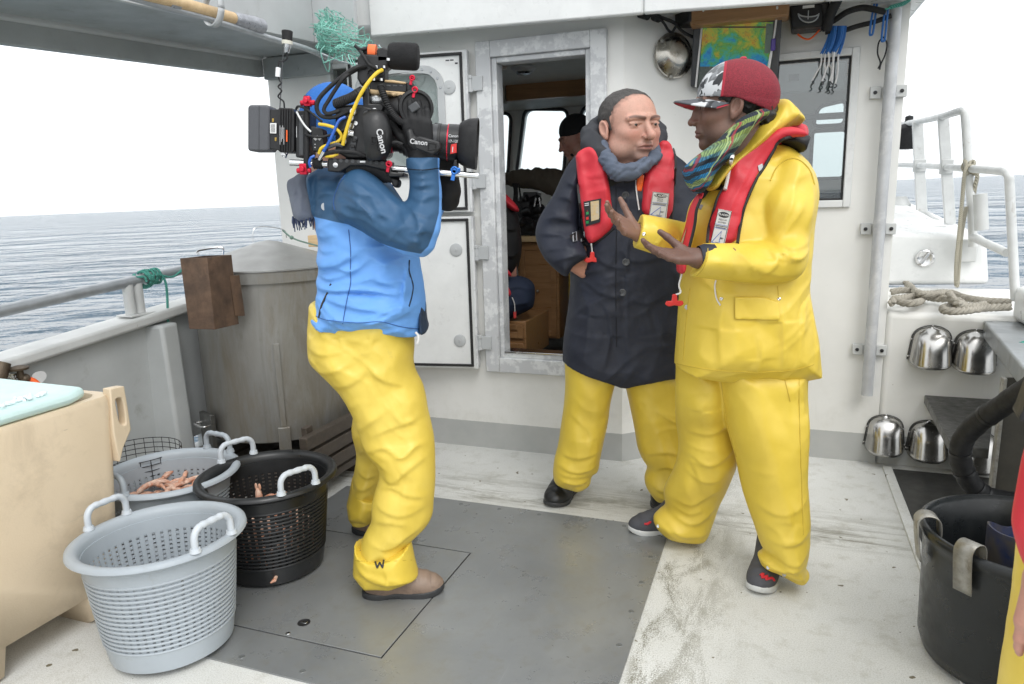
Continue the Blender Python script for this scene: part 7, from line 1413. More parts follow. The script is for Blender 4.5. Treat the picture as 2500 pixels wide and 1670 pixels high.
# ------------------------------------------------------------------ the man in the cap and yellow oilskins
if scan('c'):
    Y0 = 2.42
    P = thing('person', 'man in a red cap and plaid scarf, full yellow oilskins, gesturing with open hands', 'person', (.78, Y0, 0))
    tor = Rel(DZ((1060, 425), (1010, 520), (960, 610), (905, 670), (885, 800), (872, 960), (858, 1100), (850, 1300), (832, 1540), (826, 1640), (1600, 1640), (1589, 1535), (1567, 1350), (1532, 1160), (1535, 1040), (1562, 800), (1592, 640), (1582, 530), (1545, 450), (1475, 372), (1380, 325), (1200, 370)),
        [(*DZ((1060, 560))[0], Y0, .14), (*DZ((1400, 500))[0], Y0+.02, .16), (*DZ((1200, 900))[0], Y0, .18), (*DZ((1200, 1400))[0], Y0, .21)], R=.14,
        folds=folds(DZ, (7, 18, [(1300, 1110), (1290, 1300), (1300, 1530)]), (6, 16, [(1460, 1110), (1490, 1300), (1500, 1520)]), (6, 15, [(1010, 1120), (980, 1300), (990, 1530)]), (5, 10, [(870, 1000), (940, 1080), (1040, 1140)]), (5, 13, [(1160, 1320), (1180, 1420), (1170, 1540)]), (8, 12, [(1200, 830), (1260, 860), (1320, 850)]), (-6, 9, [(1500, 1120), (1400, 1200), (1380, 1320)])),
        clip=[EZ((-400, -3500), (700, 0), (835, -40), (845, 106), (950, 128), (1080, 147), (1250, 156), (1400, 155), (1540, 145), (1664, 111), (1900, 90), (1900, -3500))], wr=[(80, 3, 8, .003), (20, 5, 11, .003)], facet=.010)
    arm = Rel(DZ((1430, 400), (1365, 460), (1325, 550), (1300, 650), (1308, 760), (1325, 845), (1295, 880), (1180, 882), (1050, 880), (985, 880), (900, 890), (860, 1060), (962, 1070), (1100, 1087), (1220, 1107), (1400, 1107), (1500, 1072), (1546, 985), (1551, 880), (1562, 800), (1594, 620), (1592, 555), (1562, 478), (1500, 405)),
        [(*DZ((1450, 520))[0], Y0-.08, .10), (*DZ((1430, 800))[0], Y0-.14, .085), (*DZ((1420, 980))[0], Y0-.20, .085), (*DZ((1000, 980))[0], Y0-.34, .065)], R=.085,
        folds=folds(DZ, (9, 15, [(1440, 480), (1405, 640), (1335, 850)]), (8, 14, [(1480, 620), (1410, 770), (1340, 880)]), (12, 11, [(1320, 850), (1400, 900), (1545, 865)]), (11, 11, [(1335, 915), (1440, 960), (1545, 905)]), (10, 12, [(1300, 890), (1325, 980), (1240, 1085)]), (9, 11, [(1220, 1010), (1330, 1050), (1480, 1060)]), (7, 12, [(1360, 600), (1330, 720), (1320, 830)]), (7, 14, [(1100, 900), (1180, 960), (1240, 1060)]), (6, 12, [(1520, 560), (1530, 680), (1500, 800)]), (-8, 9, [(1350, 870), (1390, 930), (1360, 990)]), (6, 10, [(1150, 890), (1260, 900), (1340, 930)])),
        clip=[DZ((2000, -200), (1000, -200), (978, 880), (966, 960), (940, 1025), (905, 1055), (900, 1400), (2000, 1400))], wr=[(30, 4, 10, .003)], facet=.009)
    armF = Rel(DZ((560, 720), (640, 722), (760, 742), (880, 766), (960, 800), (960, 950), (900, 1000), (830, 976), (760, 962), (680, 933), (600, 907), (520, 880)), [(*DZ((640, 810))[0], Y0-.10, .062), (*DZ((900, 880))[0], Y0+.02, .075)], R=.06, folds=folds(DZ, (6, 9, [(690, 760), (720, 850), (700, 930)]), (6, 9, [(790, 770), (820, 860), (790, 950)])), clip=[DZ((1200, 500), (646, 500), (643, 722), (630, 790), (610, 860), (597, 906), (600, 1200), (1200, 1200))], wr=[(10, 5, 12, .003)])
    jf = lambda p: smin(smin(tor(p), arm(p), .012), armF(p), .012)
    jk = soft('oilskin_jacket', jf, *bounds(tor, arm, armF), .0055, M['yel'], P)
    hd_ = Rel(DZ((1150, 395), (1180, 350), (1250, 262), (1300, 200), (1345, 142), (1396, 86), (1440, 120), (1518, 208), (1492, 246), (1440, 250), (1380, 290), (1300, 345), (1200, 420), (1130, 470), (1080, 540), (1040, 600), (985, 590), (1030, 510), (1080, 450)), [(*DZ((1060, 520))[0], Y0-.10, .075), (*DZ((1220, 350))[0], Y0-.06, .085), (*DZ((1420, 180))[0], Y0+.02, .12)], R=.05, sm=1, folds=folds(DZ, (8, 10, [(1390, 110), (1330, 230), (1200, 370)]), (6, 10, [(1450, 160), (1400, 230), (1310, 300)]), (-6, 8, [(1180, 370), (1120, 440), (1050, 540)])), wr=[(40, 5, 12, .003)])
    soft('oilskin_hood', hd_, *bounds(hd_), .0055, M['yel'], P)
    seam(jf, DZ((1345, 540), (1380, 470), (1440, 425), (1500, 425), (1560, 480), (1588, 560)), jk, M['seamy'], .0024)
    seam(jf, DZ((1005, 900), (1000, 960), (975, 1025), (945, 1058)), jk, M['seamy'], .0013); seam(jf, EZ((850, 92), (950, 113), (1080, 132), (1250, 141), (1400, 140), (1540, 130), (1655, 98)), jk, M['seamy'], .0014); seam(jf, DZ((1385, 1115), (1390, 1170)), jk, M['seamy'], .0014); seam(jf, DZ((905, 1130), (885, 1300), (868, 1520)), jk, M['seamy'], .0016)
    pf = Rel(DZ((1078, 1176), (1392, 1176), (1390, 1290), (1380, 1302), (1090, 1296), (1080, 1285)), [(*DZ((1230, 1240))[0], Y0-.2, .1)], R=.006, sm=1); fpk = Shell(pf, jf, .002, .005, .006, .3); soft('pocket_flap', fpk, np.array([.7, 2.1, .75]), np.array([1.1, 2.6, 1.1]), .004, M['yel'], jk)
    fj2 = lambda p: np.minimum(jf(p), hd_(p))
    for a, b, m_ in ((1078, 1186, 'steel'), (1393, 1187, 'steel'), (968, 685, 'galv'), (890, 1232, 'galv'), (1098, 452, 'rust'), (654, 832, 'steel')):
        p = hit(fj2, *DZ((a, b))[0]); n_ = nrm(C0-p); mb = MB(); r_ = .0085 if m_ == 'galv' else .0055; mb.lathe(p-n_*.001, [(r_, 0), (r_, .003), (r_*.6, .004), (0, .0025)], 14, n_); obj('snap', mb, M[m_], jk)
    q = hits(fj2, DZ((858, 1150), (848, 1350), (838, 1530)), .0); 
    mb = MB(); q = hits(jf, DZ((1048, 1085), (1042, 1120), (1050, 1180), (1072, 1222)), .003); mb.tube(catmull(q, 5), .0025, 6); obj('drawcord', mb, M['wcord'], jk)
    # trousers
    L1 = Rel(EZ((848, 40), (850, 120), (845, 250), (846, 440), (868, 560), (858, 650), (828, 740), (778, 830), (774, 880), (790, 940), (760, 960), (706, 1012), (735, 1068), (800, 1118), (900, 1133), (992, 1133), (1032, 1090), (1062, 1000), (1112, 880), (1162, 760), (1198, 660), (1190, 560), (1172, 480), (1150, 330), (1110, 40)), [(*EZ((980, 200))[0], Y0+.06, .14), (*EZ((1000, 550))[0], 2.53, .12), (*EZ((900, 980))[0], 2.61, .11)], R=.10,
        folds=folds(EZ, (9, 14, [(850, 440), (1000, 445), (1140, 380)]), (10, 14, [(872, 565), (1000, 620), (1185, 520)]), (8, 12, [(860, 660), (960, 720), (1080, 700)]), (11, 13, [(790, 835), (900, 850), (1040, 770)]), (12, 12, [(785, 935), (920, 965), (1060, 880)]), (10, 11, [(760, 965), (850, 1040), (1010, 1040)]), (9, 10, [(800, 880), (880, 910), (960, 880)]), (8, 10, [(745, 1000), (800, 1060), (880, 1100)]), (7, 16, [(960, 240), (940, 330), (960, 430)]), (7, 12, [(850, 540), (920, 660), (960, 800)])), clip=[EZ((300, -200), (300, 1012), (706, 1010), (735, 1066), (800, 1116), (900, 1132), (1000, 1132), (1400, 1132), (1400, -200))], wr=[(15, 4, 10, .003)], facet=.011)
    L2 = Rel(EZ((1070, 40), (1086, 150), (1122, 330), (1152, 480), (1192, 610), (1216, 700), (1242, 850), (1282, 970), (1322, 1080), (1348, 1165), (1380, 1207), (1330, 1222), (1336, 1246), (1352, 1290), (1420, 1312), (1480, 1342), (1558, 1383), (1602, 1350), (1628, 1306), (1592, 1288), (1612, 1220), (1620, 1160), (1620, 1000), (1606, 600), (1604, 300), (1600, 130), (1600, 40)), [(*EZ((1350, 200))[0], Y0-.02, .16), (*EZ((1400, 600))[0], 2.34, .14), (*EZ((1480, 1150))[0], 2.27, .11), (*EZ((1480, 1330))[0], 2.26, .10)], R=.11,
        folds=folds(EZ, (7, 16, [(1090, 200), (1140, 480), (1195, 640)]), (9, 14, [(1245, 855), (1400, 900), (1600, 800)]), (10, 13, [(1330, 1080), (1470, 1075), (1618, 990)]), (11, 12, [(1350, 1165), (1490, 1190), (1612, 1110)]), (12, 10, [(1340, 1232), (1430, 1245), (1590, 1200)]), (11, 9, [(1350, 1270), (1470, 1295), (1600, 1290)]), (8, 9, [(1390, 1210), (1500, 1255), (1560, 1330)]), (6, 16, [(1300, 980), (1380, 1010), (1440, 1100)]), (-6, 9, [(1570, 140), (1575, 400), (1580, 700)]), (6, 7, [(1482, 170), (1500, 240), (1516, 310)]), (-6, 12, [(1440, 860), (1470, 960), (1440, 1060)])), clip=[EZ((900, -200), (900, 1200), (1330, 1225), (1340, 1275), (1370, 1296), (1430, 1318), (1480, 1341), (1558, 1381), (1700, 1350), (1900, 1290), (1900, -200))], wr=[(15, 4, 9, .003)], facet=.011)
    lf = lambda p: np.maximum(smin(L1(p), L2(p), .012), p[:, 2]-.92)
    tr = soft('oilskin_trousers', lf, *bounds(L1, L2), .006, M['yel'], P)
    for pts in (((1570, 165), (1572, 400), (1585, 800), (1595, 1100)), ((1480, 165), (1500, 240), (1518, 315)), ((1110, 200), (1150, 450), (1200, 640))): seam(lf, EZ(*pts), tr, M['seamy'], .0015)
    for a, b in ((740, 1048), (1388, 1292), (1482, 1334)):
        p = hit(lf, *EZ((a, b))[0]); n_ = nrm(C0-p); mb = MB(); mb.lathe(p-n_*.001, [(.0065, 0), (.006, .003), (0, .002)], 12, n_); obj('snap', mb, M['galv'], tr)
    t0 = GZ(*EZ((572, 1098))[0]); s1 = boot(P, 'shoe', t0+np.array([0, .015, 0]), t0+np.array([.27, .03, 0]), .046, .12, M['sneak'], M['wsole'], soleh=.026)
    t1 = GZ(*EZ((1330, 1462))[0]); s2 = boot(P, 'shoe', t1+np.array([-.005, .005, 0]), t1+np.array([.14, .23, 0]), .050, .12, M['sneak'], M['wsole'], soleh=.026)
    for s_, pts in ((s1, [(672, 1030), (690, 1022), (702, 1040), (684, 1052), (700, 1012), (712, 1030), (690, 1040)]), (s2, [(1338, 1318), (1365, 1308), (1360, 1332), (1400, 1330), (1390, 1352), (1430, 1350), (1445, 1366)])):
        yy = 2.60 if s_ is s1 else 2.12
        dg = bpy.context.evaluated_depsgraph_get(); Vn = np.array([v.co for v in s_.data.vertices])+np.array(list(P['bx'])); qs = []
        for a in pts:
            x, y = EZ(a)[0]; r = ray(x, y); r = r/np.linalg.norm(r); rel = Vn-C0; tt = rel@r; dd = np.linalg.norm(rel-tt[:, None]*r, axis=1); c_ = np.where(dd < .012)[0]; i = c_[np.argmin(tt[c_])] if len(c_) else np.argmin(dd); qs.append(Vn[i]-r*.003)
        mb = MB(); mb.tube(catmull(qs, 4), .0042, 6); obj('lace', mb, PM('red lace', (.55, .02, .03), .7), s_)
    # head and hands
    hd = Head(D(*FZ2((594, 690))[0], 2.40), R_(-104), R_(-2), R_(0), 1.10, nose=1.0, chin=1.04, wide=.98, tip=.0105)
    base, red, lip = (.19, .108, .078), (.22, .104, .074), (.17, .075, .064)
    fb = lambda p: smin(hd(p), chain(p, [hd.c+np.array([.03, 0, -.12]), hd.c+np.array([.10, .0, -.30]), np.array([.85, 2.44, .95])], [.07, .10, .09], .05), .04)
    v1, f1 = sdf_mesh(fb, *hd.box(), .0024)
    wF = D(*DZ((628, 832))[0], Y0-.11); SF = hand_segs(wF, (-.80, -.50, .42), (-.2, -.75, .75), (.35, .3, 1.), .93, (.25, .25, .3, .35), .05, (1.1, .1), .2); hf, l2, h2 = hand_f(SF, [wF, wF+np.array([.04, .02, -.005]), wF+np.array([.09, .08, -.01])], .026); v2, f2 = sdf_mesh(hf, l2, h2, .0028)
    wN = D(*DZ((952, 965))[0], Y0-.345); SN = hand_segs(wN, (-.92, -.25, .12), (.15, -.30, 1.), (-.1, 1., .3), .98, (.25, .28, .25, .2), .06, (.7, .6), .5); hn, l3, h3 = hand_f(SN, [wN, wN+np.array([.09, .02, .0])], .032); v3, f3 = sdf_mesh(hn, l3, h3, .0028)
    v4, f4 = sdf_mesh(lambda p: smin(chain(p, [hd.c+np.array([.06, .02, -.2]), np.array([.83, 2.43, 1.2]), np.array([.82, 2.42, .75])], [.07, .10, .08], .05), chain(p, [np.array([.86, 2.44, 1.12]), wN+np.array([.24, .26, .0]), wN+np.array([.09, .03, 0])], [.04, .026, .024]), .03), (.4, 1.95, .65), (1.15, 2.6, 1.6), .014)
    pal = (.30, .17, .125)
    def hcol(V_, S_, nrm_): return np.tile(np.array(base), (len(V_), 1))
    bd = obj('body', merge([(v1, f1, {'Col': hd.colour(v1, base, red, lip, (.007, .005, .005), (.075, .045, .034))}), (v2, f2, {'Col': np.tile(np.array((.21, .118, .085)), (len(v2), 1))}), (v3, f3, {'Col': np.tile(np.array((.135, .075, .055)), (len(v3), 1))}), (v4, f4, {'Col': np.tile(np.array(base), (len(v4), 1))})]), M['skinm'], P, ang=0); hd.eyes(bd, 0)
    for nm, W_, d in (('cuff_lining', wF, np.array([1, .1, -.1])), ('cuff_lining', wN, np.array([1, .1, .0]))):
        mb = MB(); d = nrm(d); mb.tube([W_+d*.0, W_+d*.02, W_+d*.045], [.036, .042, .040], 18, cap=False); mb.tube([W_+d*.002, W_+d*.02, W_+d*.045], [.033, .039, .037], 18, cap=False); obj(nm, mb, M['navy'], P)
    def hair(p):
        q = hd.loc(p); m = q.copy(); m[:, 0] = np.abs(m[:, 0]); d = ell(q, (0, -.024, .034), (.083*hd.wide, .104, .088)); d = smin(d, ell(q, (0, -.095, -.03), (.055, .03, .045)), .02)-.008*(vnoise3(q*95)-.5)-.004*(vnoise3(q*200)-.5)
        line = np.where(q[:, 1] > -.012, -(q[:, 2]-.004)+np.clip(q[:, 1]-.03, 0, 1)*1.5, -(q[:, 2]+.085)); front = q[:, 1]-.052; ear = ell(m, (.084, -.008, -.006), (.02, .022, .036)); return np.maximum(np.maximum(np.maximum(d, line), front), -ear)*hd.k
    soft('hair', hair, *hd.box(), .0032, M['curl'], P)
    # cap: crown, visor, strap edge
    tl = R_(8)
    def cq(p): q = hd.loc(p); y, z = q[:, 1]+.012, q[:, 2]-.040; return np.stack([q[:, 0], y*math.cos(tl)+z*math.sin(tl), z*math.cos(tl)-y*math.sin(tl)], 1)
    def crown(p):
        q = cq(p); d = np.where(q[:, 2] > -.02, ell(q, (0, -.006, -.006), (.092, .116, .101)), ell(q, (0, -.006, -.02), (.092, .116, .101))); d = smax(d, -(q[:, 2]+.022+np.clip(-q[:, 1], 0, .2)*.30-np.clip(q[:, 1]-.02, 0, .1)*.05), .004)
        inn = ell(q, (0, -.006, -.020), (.086, .110, .094)); hole = ell(q, (0, -.13, -.055), (.042, .06, .034)); return np.maximum(smax(d, -hole, .004), -inn)*hd.k
    cz = lambda V_: {'zone': (lambda q: (q[:, 1]-.042-.10*np.clip(.06-q[:, 2], -.1, .1)*0-.32*(q[:, 2]-.03)*0+ -.0)*1.0)(cq(V_))}
    cp = soft('cap_crown', crown, *hd.box(.03), .0035, M['camo'], P, cz); cp_top = hd.w(0, 0, 0)
    def cw(x, y, z): q = np.array([x, y*math.cos(tl)-z*math.sin(tl)-.012, z*math.cos(tl)+y*math.sin(tl)+.040]); return hd.c+hd.Mx@(q*hd.k)
    def vis(a, b, dz): th = (a-.5)*math.pi*.86; rx, ry = .088+.002*b, .100; e = b*(.078*math.cos(th)**.55 if math.cos(th) > 0 else 0); return cw(rx*math.sin(th)*(1-.02*b), ry*math.cos(th)-.004+e, -.021-.016*math.sin(th)**2*1.2-b*.012+dz)
    mb = MB(); mb.grid(lambda a, b: vis(a, b, .0025), 28, 8); mb.cur = 1; mb.grid(lambda a, b: vis(1-a, b, -.0025), 28, 8); mb.cur = 0
    E = [vis(a, 1, 0) for a in np.linspace(0, 1, 29)]; mb.tube(E, .0030, 6); M['camo_v'] = m_camo2 = None
    mv = NT('camouflage visor'); n = mv.noise(26, 2, .4, None, .6); c = mv.mix(mv.ramp(n, .48, .50), (.085, .09, .10), (.55, .56, .57)); c = mv.mix(mv.ramp(mv.noise(30, 2, .4), .57, .585), c, (.03, .032, .035)); mv.col(c); mv.p.inputs['Roughness'].default_value = .8
    obj('cap_visor', mb, [mv.m, M['capred']], P); mb = MB(); mb.sph(cw(0, -.006, .096), (.011, .011, .006), 12, 6); obj('cap_button', mb, M['capred'], cp)
    # plaid scarf
    sf = Rel(FZ2((800, 690), (740, 705), (660, 745), (600, 800), (545, 860), (500, 905), (440, 945), (385, 1000), (320, 1040), (292, 1075), (296, 1120), (320, 1180), (350, 1225), (385, 1235), (430, 1190), (470, 1100), (540, 1040), (600, 975), (650, 900), (740, 800), (815, 745)), [(*FZ2((760, 740))[0], Y0-.12, .08), (*FZ2((560, 900))[0], Y0-.175, .075), (*FZ2((380, 1090))[0], Y0-.13, .10)], R=.026, sm=1, folds=folds(FZ2, (9, 9, [(760, 720), (640, 830), (520, 960), (400, 1040)]), (9, 9, [(700, 740), (580, 850), (440, 970)]), (8, 9, [(640, 900), (540, 1000), (420, 1110), (360, 1200)]), (8, 8, [(310, 1060), (380, 1090), (470, 1060)]), (-8, 7, [(330, 1130), (420, 1080), (520, 1020)])), wr=[(45, 5, 16, .004)])
    sf1 = sf; sfb = Rel(FZ2((640, 760), (560, 850), (480, 915), (410, 965), (340, 1020), (294, 1070), (296, 1125), (322, 1185), (352, 1228), (388, 1236), (428, 1190), (455, 1120), (490, 1060), (560, 985), (630, 900), (680, 820)), [(*FZ2((620, 820))[0], Y0-.20, .045), (*FZ2((480, 980))[0], Y0-.215, .065), (*FZ2((370, 1120))[0], Y0-.17, .085)], R=.024, sm=1, folds=folds(FZ2, (9, 7, [(620, 800), (500, 930), (400, 1020), (310, 1100)]), (8, 7, [(640, 850), (520, 980), (420, 1080), (350, 1200)]), (-7, 6, [(600, 850), (480, 970), (380, 1060)]), (7, 6, [(310, 1140), (360, 1160), (420, 1150)])), wr=[(45, 6, 20, .004)])
    sf = lambda p: np.minimum(sf1(p), sfb(p))
    soft('scarf', sf, *bounds(sf1, sfb), .0045, M['plaid'], P)
    # life vest
    base_f = lambda p: smin(smin(tor(p), hd_(p)+.012, .01), sf(p)+.012, .01)
    vN = over(DZ((1540, 268), (1500, 252), (1440, 242), (1370, 262), (1300, 308), (1230, 355), (1180, 392), (1135, 430), (1100, 560), (1062, 622), (1040, 690), (1010, 790), (1000, 884), (1165, 884), (1182, 780), (1205, 680), (1262, 545), (1312, 465), (1365, 375), (1385, 335), (1450, 303), (1552, 300)), DZ((1490, 275), (1400, 285), (1330, 330), (1270, 400), (1200, 430), (1180, 540), (1120, 560), (1150, 680), (1070, 700), (1110, 800), (1040, 840), (1100, 870)), base_f, .010, .024, folds=folds(DZ, (4, 9, [(1330, 330), (1220, 480), (1120, 680), (1080, 860)]), (3, 8, [(1440, 270), (1360, 300), (1290, 350)]), (3, 8, [(1100, 700), (1150, 720), (1190, 720)])), wr=[(60, 5, 14, .003)])
    vF = Rel(DZ((985, 600), (945, 615), (905, 690), (882, 800), (852, 910), (833, 1030), (850, 1052), (876, 1040), (884, 960), (908, 890), (932, 780), (942, 700), (965, 640)), [(*DZ((960, 640))[0], Y0-.14, .05), (*DZ((860, 1000))[0], Y0-.12, .06)], R=.025, sm=1, wr=[(60, 6, 16, .003)])
    s1 = vN; s2 = vF
    back = lambda p: chain(p, [D(*DZ((1380, 290))[0], Y0-.03), D(*DZ((1470, 280))[0], Y0+.02), D(*DZ((1520, 282))[0], Y0+.10)], [.032, .034, .030], .02)
    vf = lambda p: np.minimum(np.minimum(s1(p), s2(p)), back(p)); lo, hi = bounds(vN, vF); lo[1], hi[1] = 2.0, 2.65
    vs_ = soft('life_vest', vf, lo, hi, .0048, M['vest'], P); vall = lambda p: np.minimum(np.minimum(vf(p), base_f(p)), arm(p))
    bk = Rel(DZ((1375, 330), (1410, 305), (1470, 292), (1552, 290), (1540, 335), (1518, 396), (1480, 375), (1430, 348)), [(*DZ((1470, 330))[0], Y0-.03, .06)], R=.02, sm=1); soft('vest_back', bk, *bounds(bk), .0048, M['vedge'], vs_)
    for pts in (DZ((1552, 300), (1450, 302), (1386, 334), (1362, 378), (1312, 466), (1262, 546), (1205, 682), (1182, 782), (1166, 882)), DZ((1098, 565), (1062, 625), (1040, 692), (1010, 792), (1000, 880)), DZ((966, 640), (942, 702), (932, 782), (906, 892), (884, 962))):
        mb = MB(); q = hits(vall, pts, .002); mb.tube(catmull(q, 6), .0048, 6); obj('binding', mb, M['vedge'], vs_)
    mb = MB(); belt(mb, base_f, DZ((950, 612), (985, 598), (1030, 585), (1085, 572)), .020, .006); bl_ = obj('chest_strap', mb, M['vedge'], vs_)
    mb = MB(); p = hit(base_f, *DZ((985, 602))[0]); mb.obox(p+nrm(C0-p)*.012, (1, 0, .25), nrm(C0-p), (-.25, 0, 1), (.022, .009, .020)); obj('buckle', mb, M['black'], bl_, bevel=.004)
    vlabel(vs_, lambda p: np.minimum(vf(p), base_f(p)), DZ((1066, 680), (1140, 694), (1096, 888), (1020, 876)))
    q = hits(vall, DZ((1278, 458), (1302, 446), (1308, 470), (1284, 490)), .001); mb = MB(); decal(mb, q, .003); obj('side_tag', mb, M['lgrey'], vs_)
    q = hits(vall, DZ((872, 800), (888, 796), (868, 880), (852, 890)), .001); mb = MB(); decal(mb, q, .003); obj('window_panel', mb, PM('pale window', (.5, .47, .35), .3), vs_)
    mb = MB(); q = hits(vall, DZ((1158, 372), (1142, 400), (1128, 450), (1114, 520), (1098, 588)), .008); mb.tube(catmull(q, 5), [.0055]*20+[.0065], 8); obj('hood_cord', mb, M['wcord'], jk)
    p = D(*DZ((823, 1205))[0], Y0-.12); toggle(vs_, p, .95); mb = MB(); mb.tube(catmull([D(*DZ((862, 1050))[0], p[1]-.01), D(*DZ((846, 1110))[0], p[1]), D(*DZ((855, 1150))[0], p[1]), p+np.array([.004, .004, .024])], 5), .003, 6); obj('toggle_cord', mb, M['wcord'], vs_)

# ------------------------------------------------------------------ people and fittings inside the wheelhouse
def pw(x, y, v): q = PV(x, y, v); return B(*q)     # photo pixel at boat distance v -> world
Z1, Z2 = zm(1130, 80, 3.92), zm(1180, 420, 3.267)
if scan('d'):
    vW = 4.45
    hc = pw(*Z1((1075, 1010))[0], vW); P = thing('person', 'person in a black beanie and face cover reaching across inside the wheelhouse', 'person', (hc[0], hc[1], .32)); Yw = hc[1]
    hd = Head(hc, R_(-82), R_(-22), 0, .98)
    fb = lambda p: smin(hd(p), chain(p, [hc+np.array([.04, 0, -.13]), hc+np.array([.10, .02, -.30]), hc+np.array([.12, .02, -.9])], [.06, .12, .13], .05), .04)
    v1, f1 = sdf_mesh(fb, hc-np.array([.2, .2, 1.0]), hc+np.array([.3, .2, .17]), .005); SW = hand_segs(pw(*Z1((420, 1400))[0], vW-.02), (-1., 0, -.25), (0, .3, -1), (0, -1, 0), 1., (.5, .5, .5, .5)); fh, l2, h2 = hand_f(SW, [pw(*Z1((420, 1400))[0], vW-.02), pw(*Z1((480, 1395))[0], vW)], .028); v2, f2 = sdf_mesh(fh, l2, h2, .004)
    bd = obj('body', merge([(v1, f1, {'Col': hd.colour(v1, (.42, .22, .165), (.46, .17, .13), (.36, .13, .11), (.02, .015, .012))}), (v2, f2, {'Col': handcol(v2, (.03, .03, .03))})]), M['skinm'], P, ang=0)
    def bn(p): q = hd.loc(p); return smax(ell(q, (0, -.022, .045), (.086, .108, .100))+.001*np.sin(np.arctan2(q[:, 0], q[:, 1])*50), -(q[:, 2]-.020-np.clip(q[:, 1], -.1, .1)*.15), .008)*hd.k
    soft('beanie', bn, hc-.17, hc+.18, .005, M['bbeanie'], P)
    def nk(p): q = hd.loc(p); a = smin(cap_(q, (0, .02, -.075), (0, -.03, -.10), .066), cap_(q, (0, -.02, -.09), (0, -.03, -.19), .072, .082), .03); return smax(a, (q[:, 2]+.036-np.clip(-q[:, 1], -.1, .1)*.2), .006)*hd.k
    soft('face_cover', nk, hc-.24, hc+.12, .005, M['bbeanie'], P)
    def ha(p): q = hd.loc(p); d = ell(q, (0, -.03, .03), (.080, .095, .085)); return np.maximum(np.maximum(d, q[:, 1]-.045), -(q[:, 2]+.02))*hd.k
    soft('hair', ha, hc-.17, hc+.17, .006, M['hair'], P)
    al = [pw(*Z1(q)[0], vW) for q in ((440, 1400), (560, 1395), (700, 1400), (850, 1420), (960, 1480))]
    fj = lambda p: smin(chain(p, al, [.042, .052, .062, .075, .09], .02), chain(p, [hc+np.array([.07, .03, -.22]), hc+np.array([.12, .03, -.5]), hc+np.array([.12, .03, -.85])], [.13, .17, .16], .05), .03)-.008*(1-4*np.abs(vnoise3(p*np.array([26, 12, 12]))-.5))
    soft('jacket', fj, np.min(al, 0)-np.array([.1, .25, .8]), hc+np.array([.35, .3, .0]), .007, M['brown'], P)
    fv = lambda p: np.maximum(np.abs(fj(p)-.012)-.018, np.maximum(np.abs(p[:, 0]-(hc[0]-.0)-.02*np.sin(p[:, 2]*5))-.055, p[:, 2]-hc[2]+.16)); soft('life_vest', fv, hc-np.array([.3, .3, .75]), hc+np.array([.3, .3, -.05]), .007, M['vest'], P)
    ft = lambda p: smin(chain(p, [hc+np.array([.05, .0, -.8]), hc+np.array([.03, -.02, -1.1]), np.array([hc[0]+.03, Yw, .40])], [.10, .085, .08], .03), chain(p, [hc+np.array([.20, .05, -.8]), hc+np.array([.21, .05, -1.1]), np.array([hc[0]+.2, Yw+.06, .40])], [.10, .085, .08], .03), .02); soft('trousers', ft, np.array([hc[0]-.2, Yw-.25, .33]), hc+np.array([.4, .3, -.6]), .009, M['yel'], P)
    # the seated figure cut off by the door frame
    q0 = pw(*Z2((190, 500))[0], 4.0); P = thing('person', 'seated person in dark clothes and jeans just inside the door frame', 'person', (q0[0], q0[1], .35)); Ys = q0[1]
    tor2 = Rel(Z2((20, 120), (120, 150), (200, 200), (270, 300), (300, 480), (312, 600), (290, 740), (240, 830), (120, 860), (-40, 860), (-80, 500), (-60, 200)), [(*Z2((150, 500))[0], Ys, .17)], R=.11, folds=folds(Z2, (8, 12, [(100, 400), (200, 450), (290, 440)]), (8, 12, [(140, 620), (220, 660), (300, 620)])), wr=[(20, 5, 12, .004)])
    soft('dark_jacket', tor2, *bounds(tor2), .007, M['brown'] if 0 else M['vedge'], P)
    hd2 = Head(pw(*Z2((40, 30))[0], 4.0)+np.array([-.10, 0, .06]), R_(60), 0, 0, 1.0); v1, f1 = sdf_mesh(lambda p: smin(hd2(p), chain(p, [hd2.c+np.array([0, 0, -.15]), q0+np.array([-.03, 0, 0]), q0+np.array([0, 0, -.2])], [.06, .1, .1], .04), .04), np.minimum(hd2.c, q0)-.3, hd2.c+.2, .007); obj('body', (v1, f1, {'Col': hd2.colour(v1, (.42, .22, .165), (.46, .17, .13), (.36, .13, .11), (.02, .015, .012))}), M['skinm'], P, ang=0)
    vp2 = Rel(Z2((110, 130), (170, 165), (240, 230), (292, 300), (275, 325), (210, 300), (150, 250), (108, 190)), [(*Z2((200, 230))[0], Ys-.1, .06)], R=.03, sm=1); vp3 = Rel(Z2((110, 690), (150, 720), (240, 830), (200, 830), (140, 780)), [(*Z2((170, 770))[0], Ys-.15, .05)], R=.03, sm=1); vp4 = Rel(Z2((120, 880), (200, 900), (235, 990), (170, 995), (120, 970)), [(*Z2((170, 930))[0], Ys-.16, .05)], R=.03, sm=1)
    fvv = lambda p: np.minimum(np.minimum(vp2(p), vp3(p)), vp4(p)); lo, hi = bounds(vp2, vp3, vp4); soft('life_vest', fvv, lo, hi, .006, M['vest'], P)
    jr = Rel(Z2((0, 850), (200, 820), (320, 830), (405, 880), (415, 960), (405, 1060), (390, 1085), (260, 1150), (100, 1210), (0, 1210)), [(*Z2((250, 950))[0], Ys-.05, .13)], R=.09, folds=folds(Z2, (7, 12, [(150, 920), (280, 900), (400, 930)]), (6, 12, [(200, 1040), (300, 1030), (400, 1010)])))
    soft('jeans', jr, *bounds(jr), .007, M['jeans'], P)
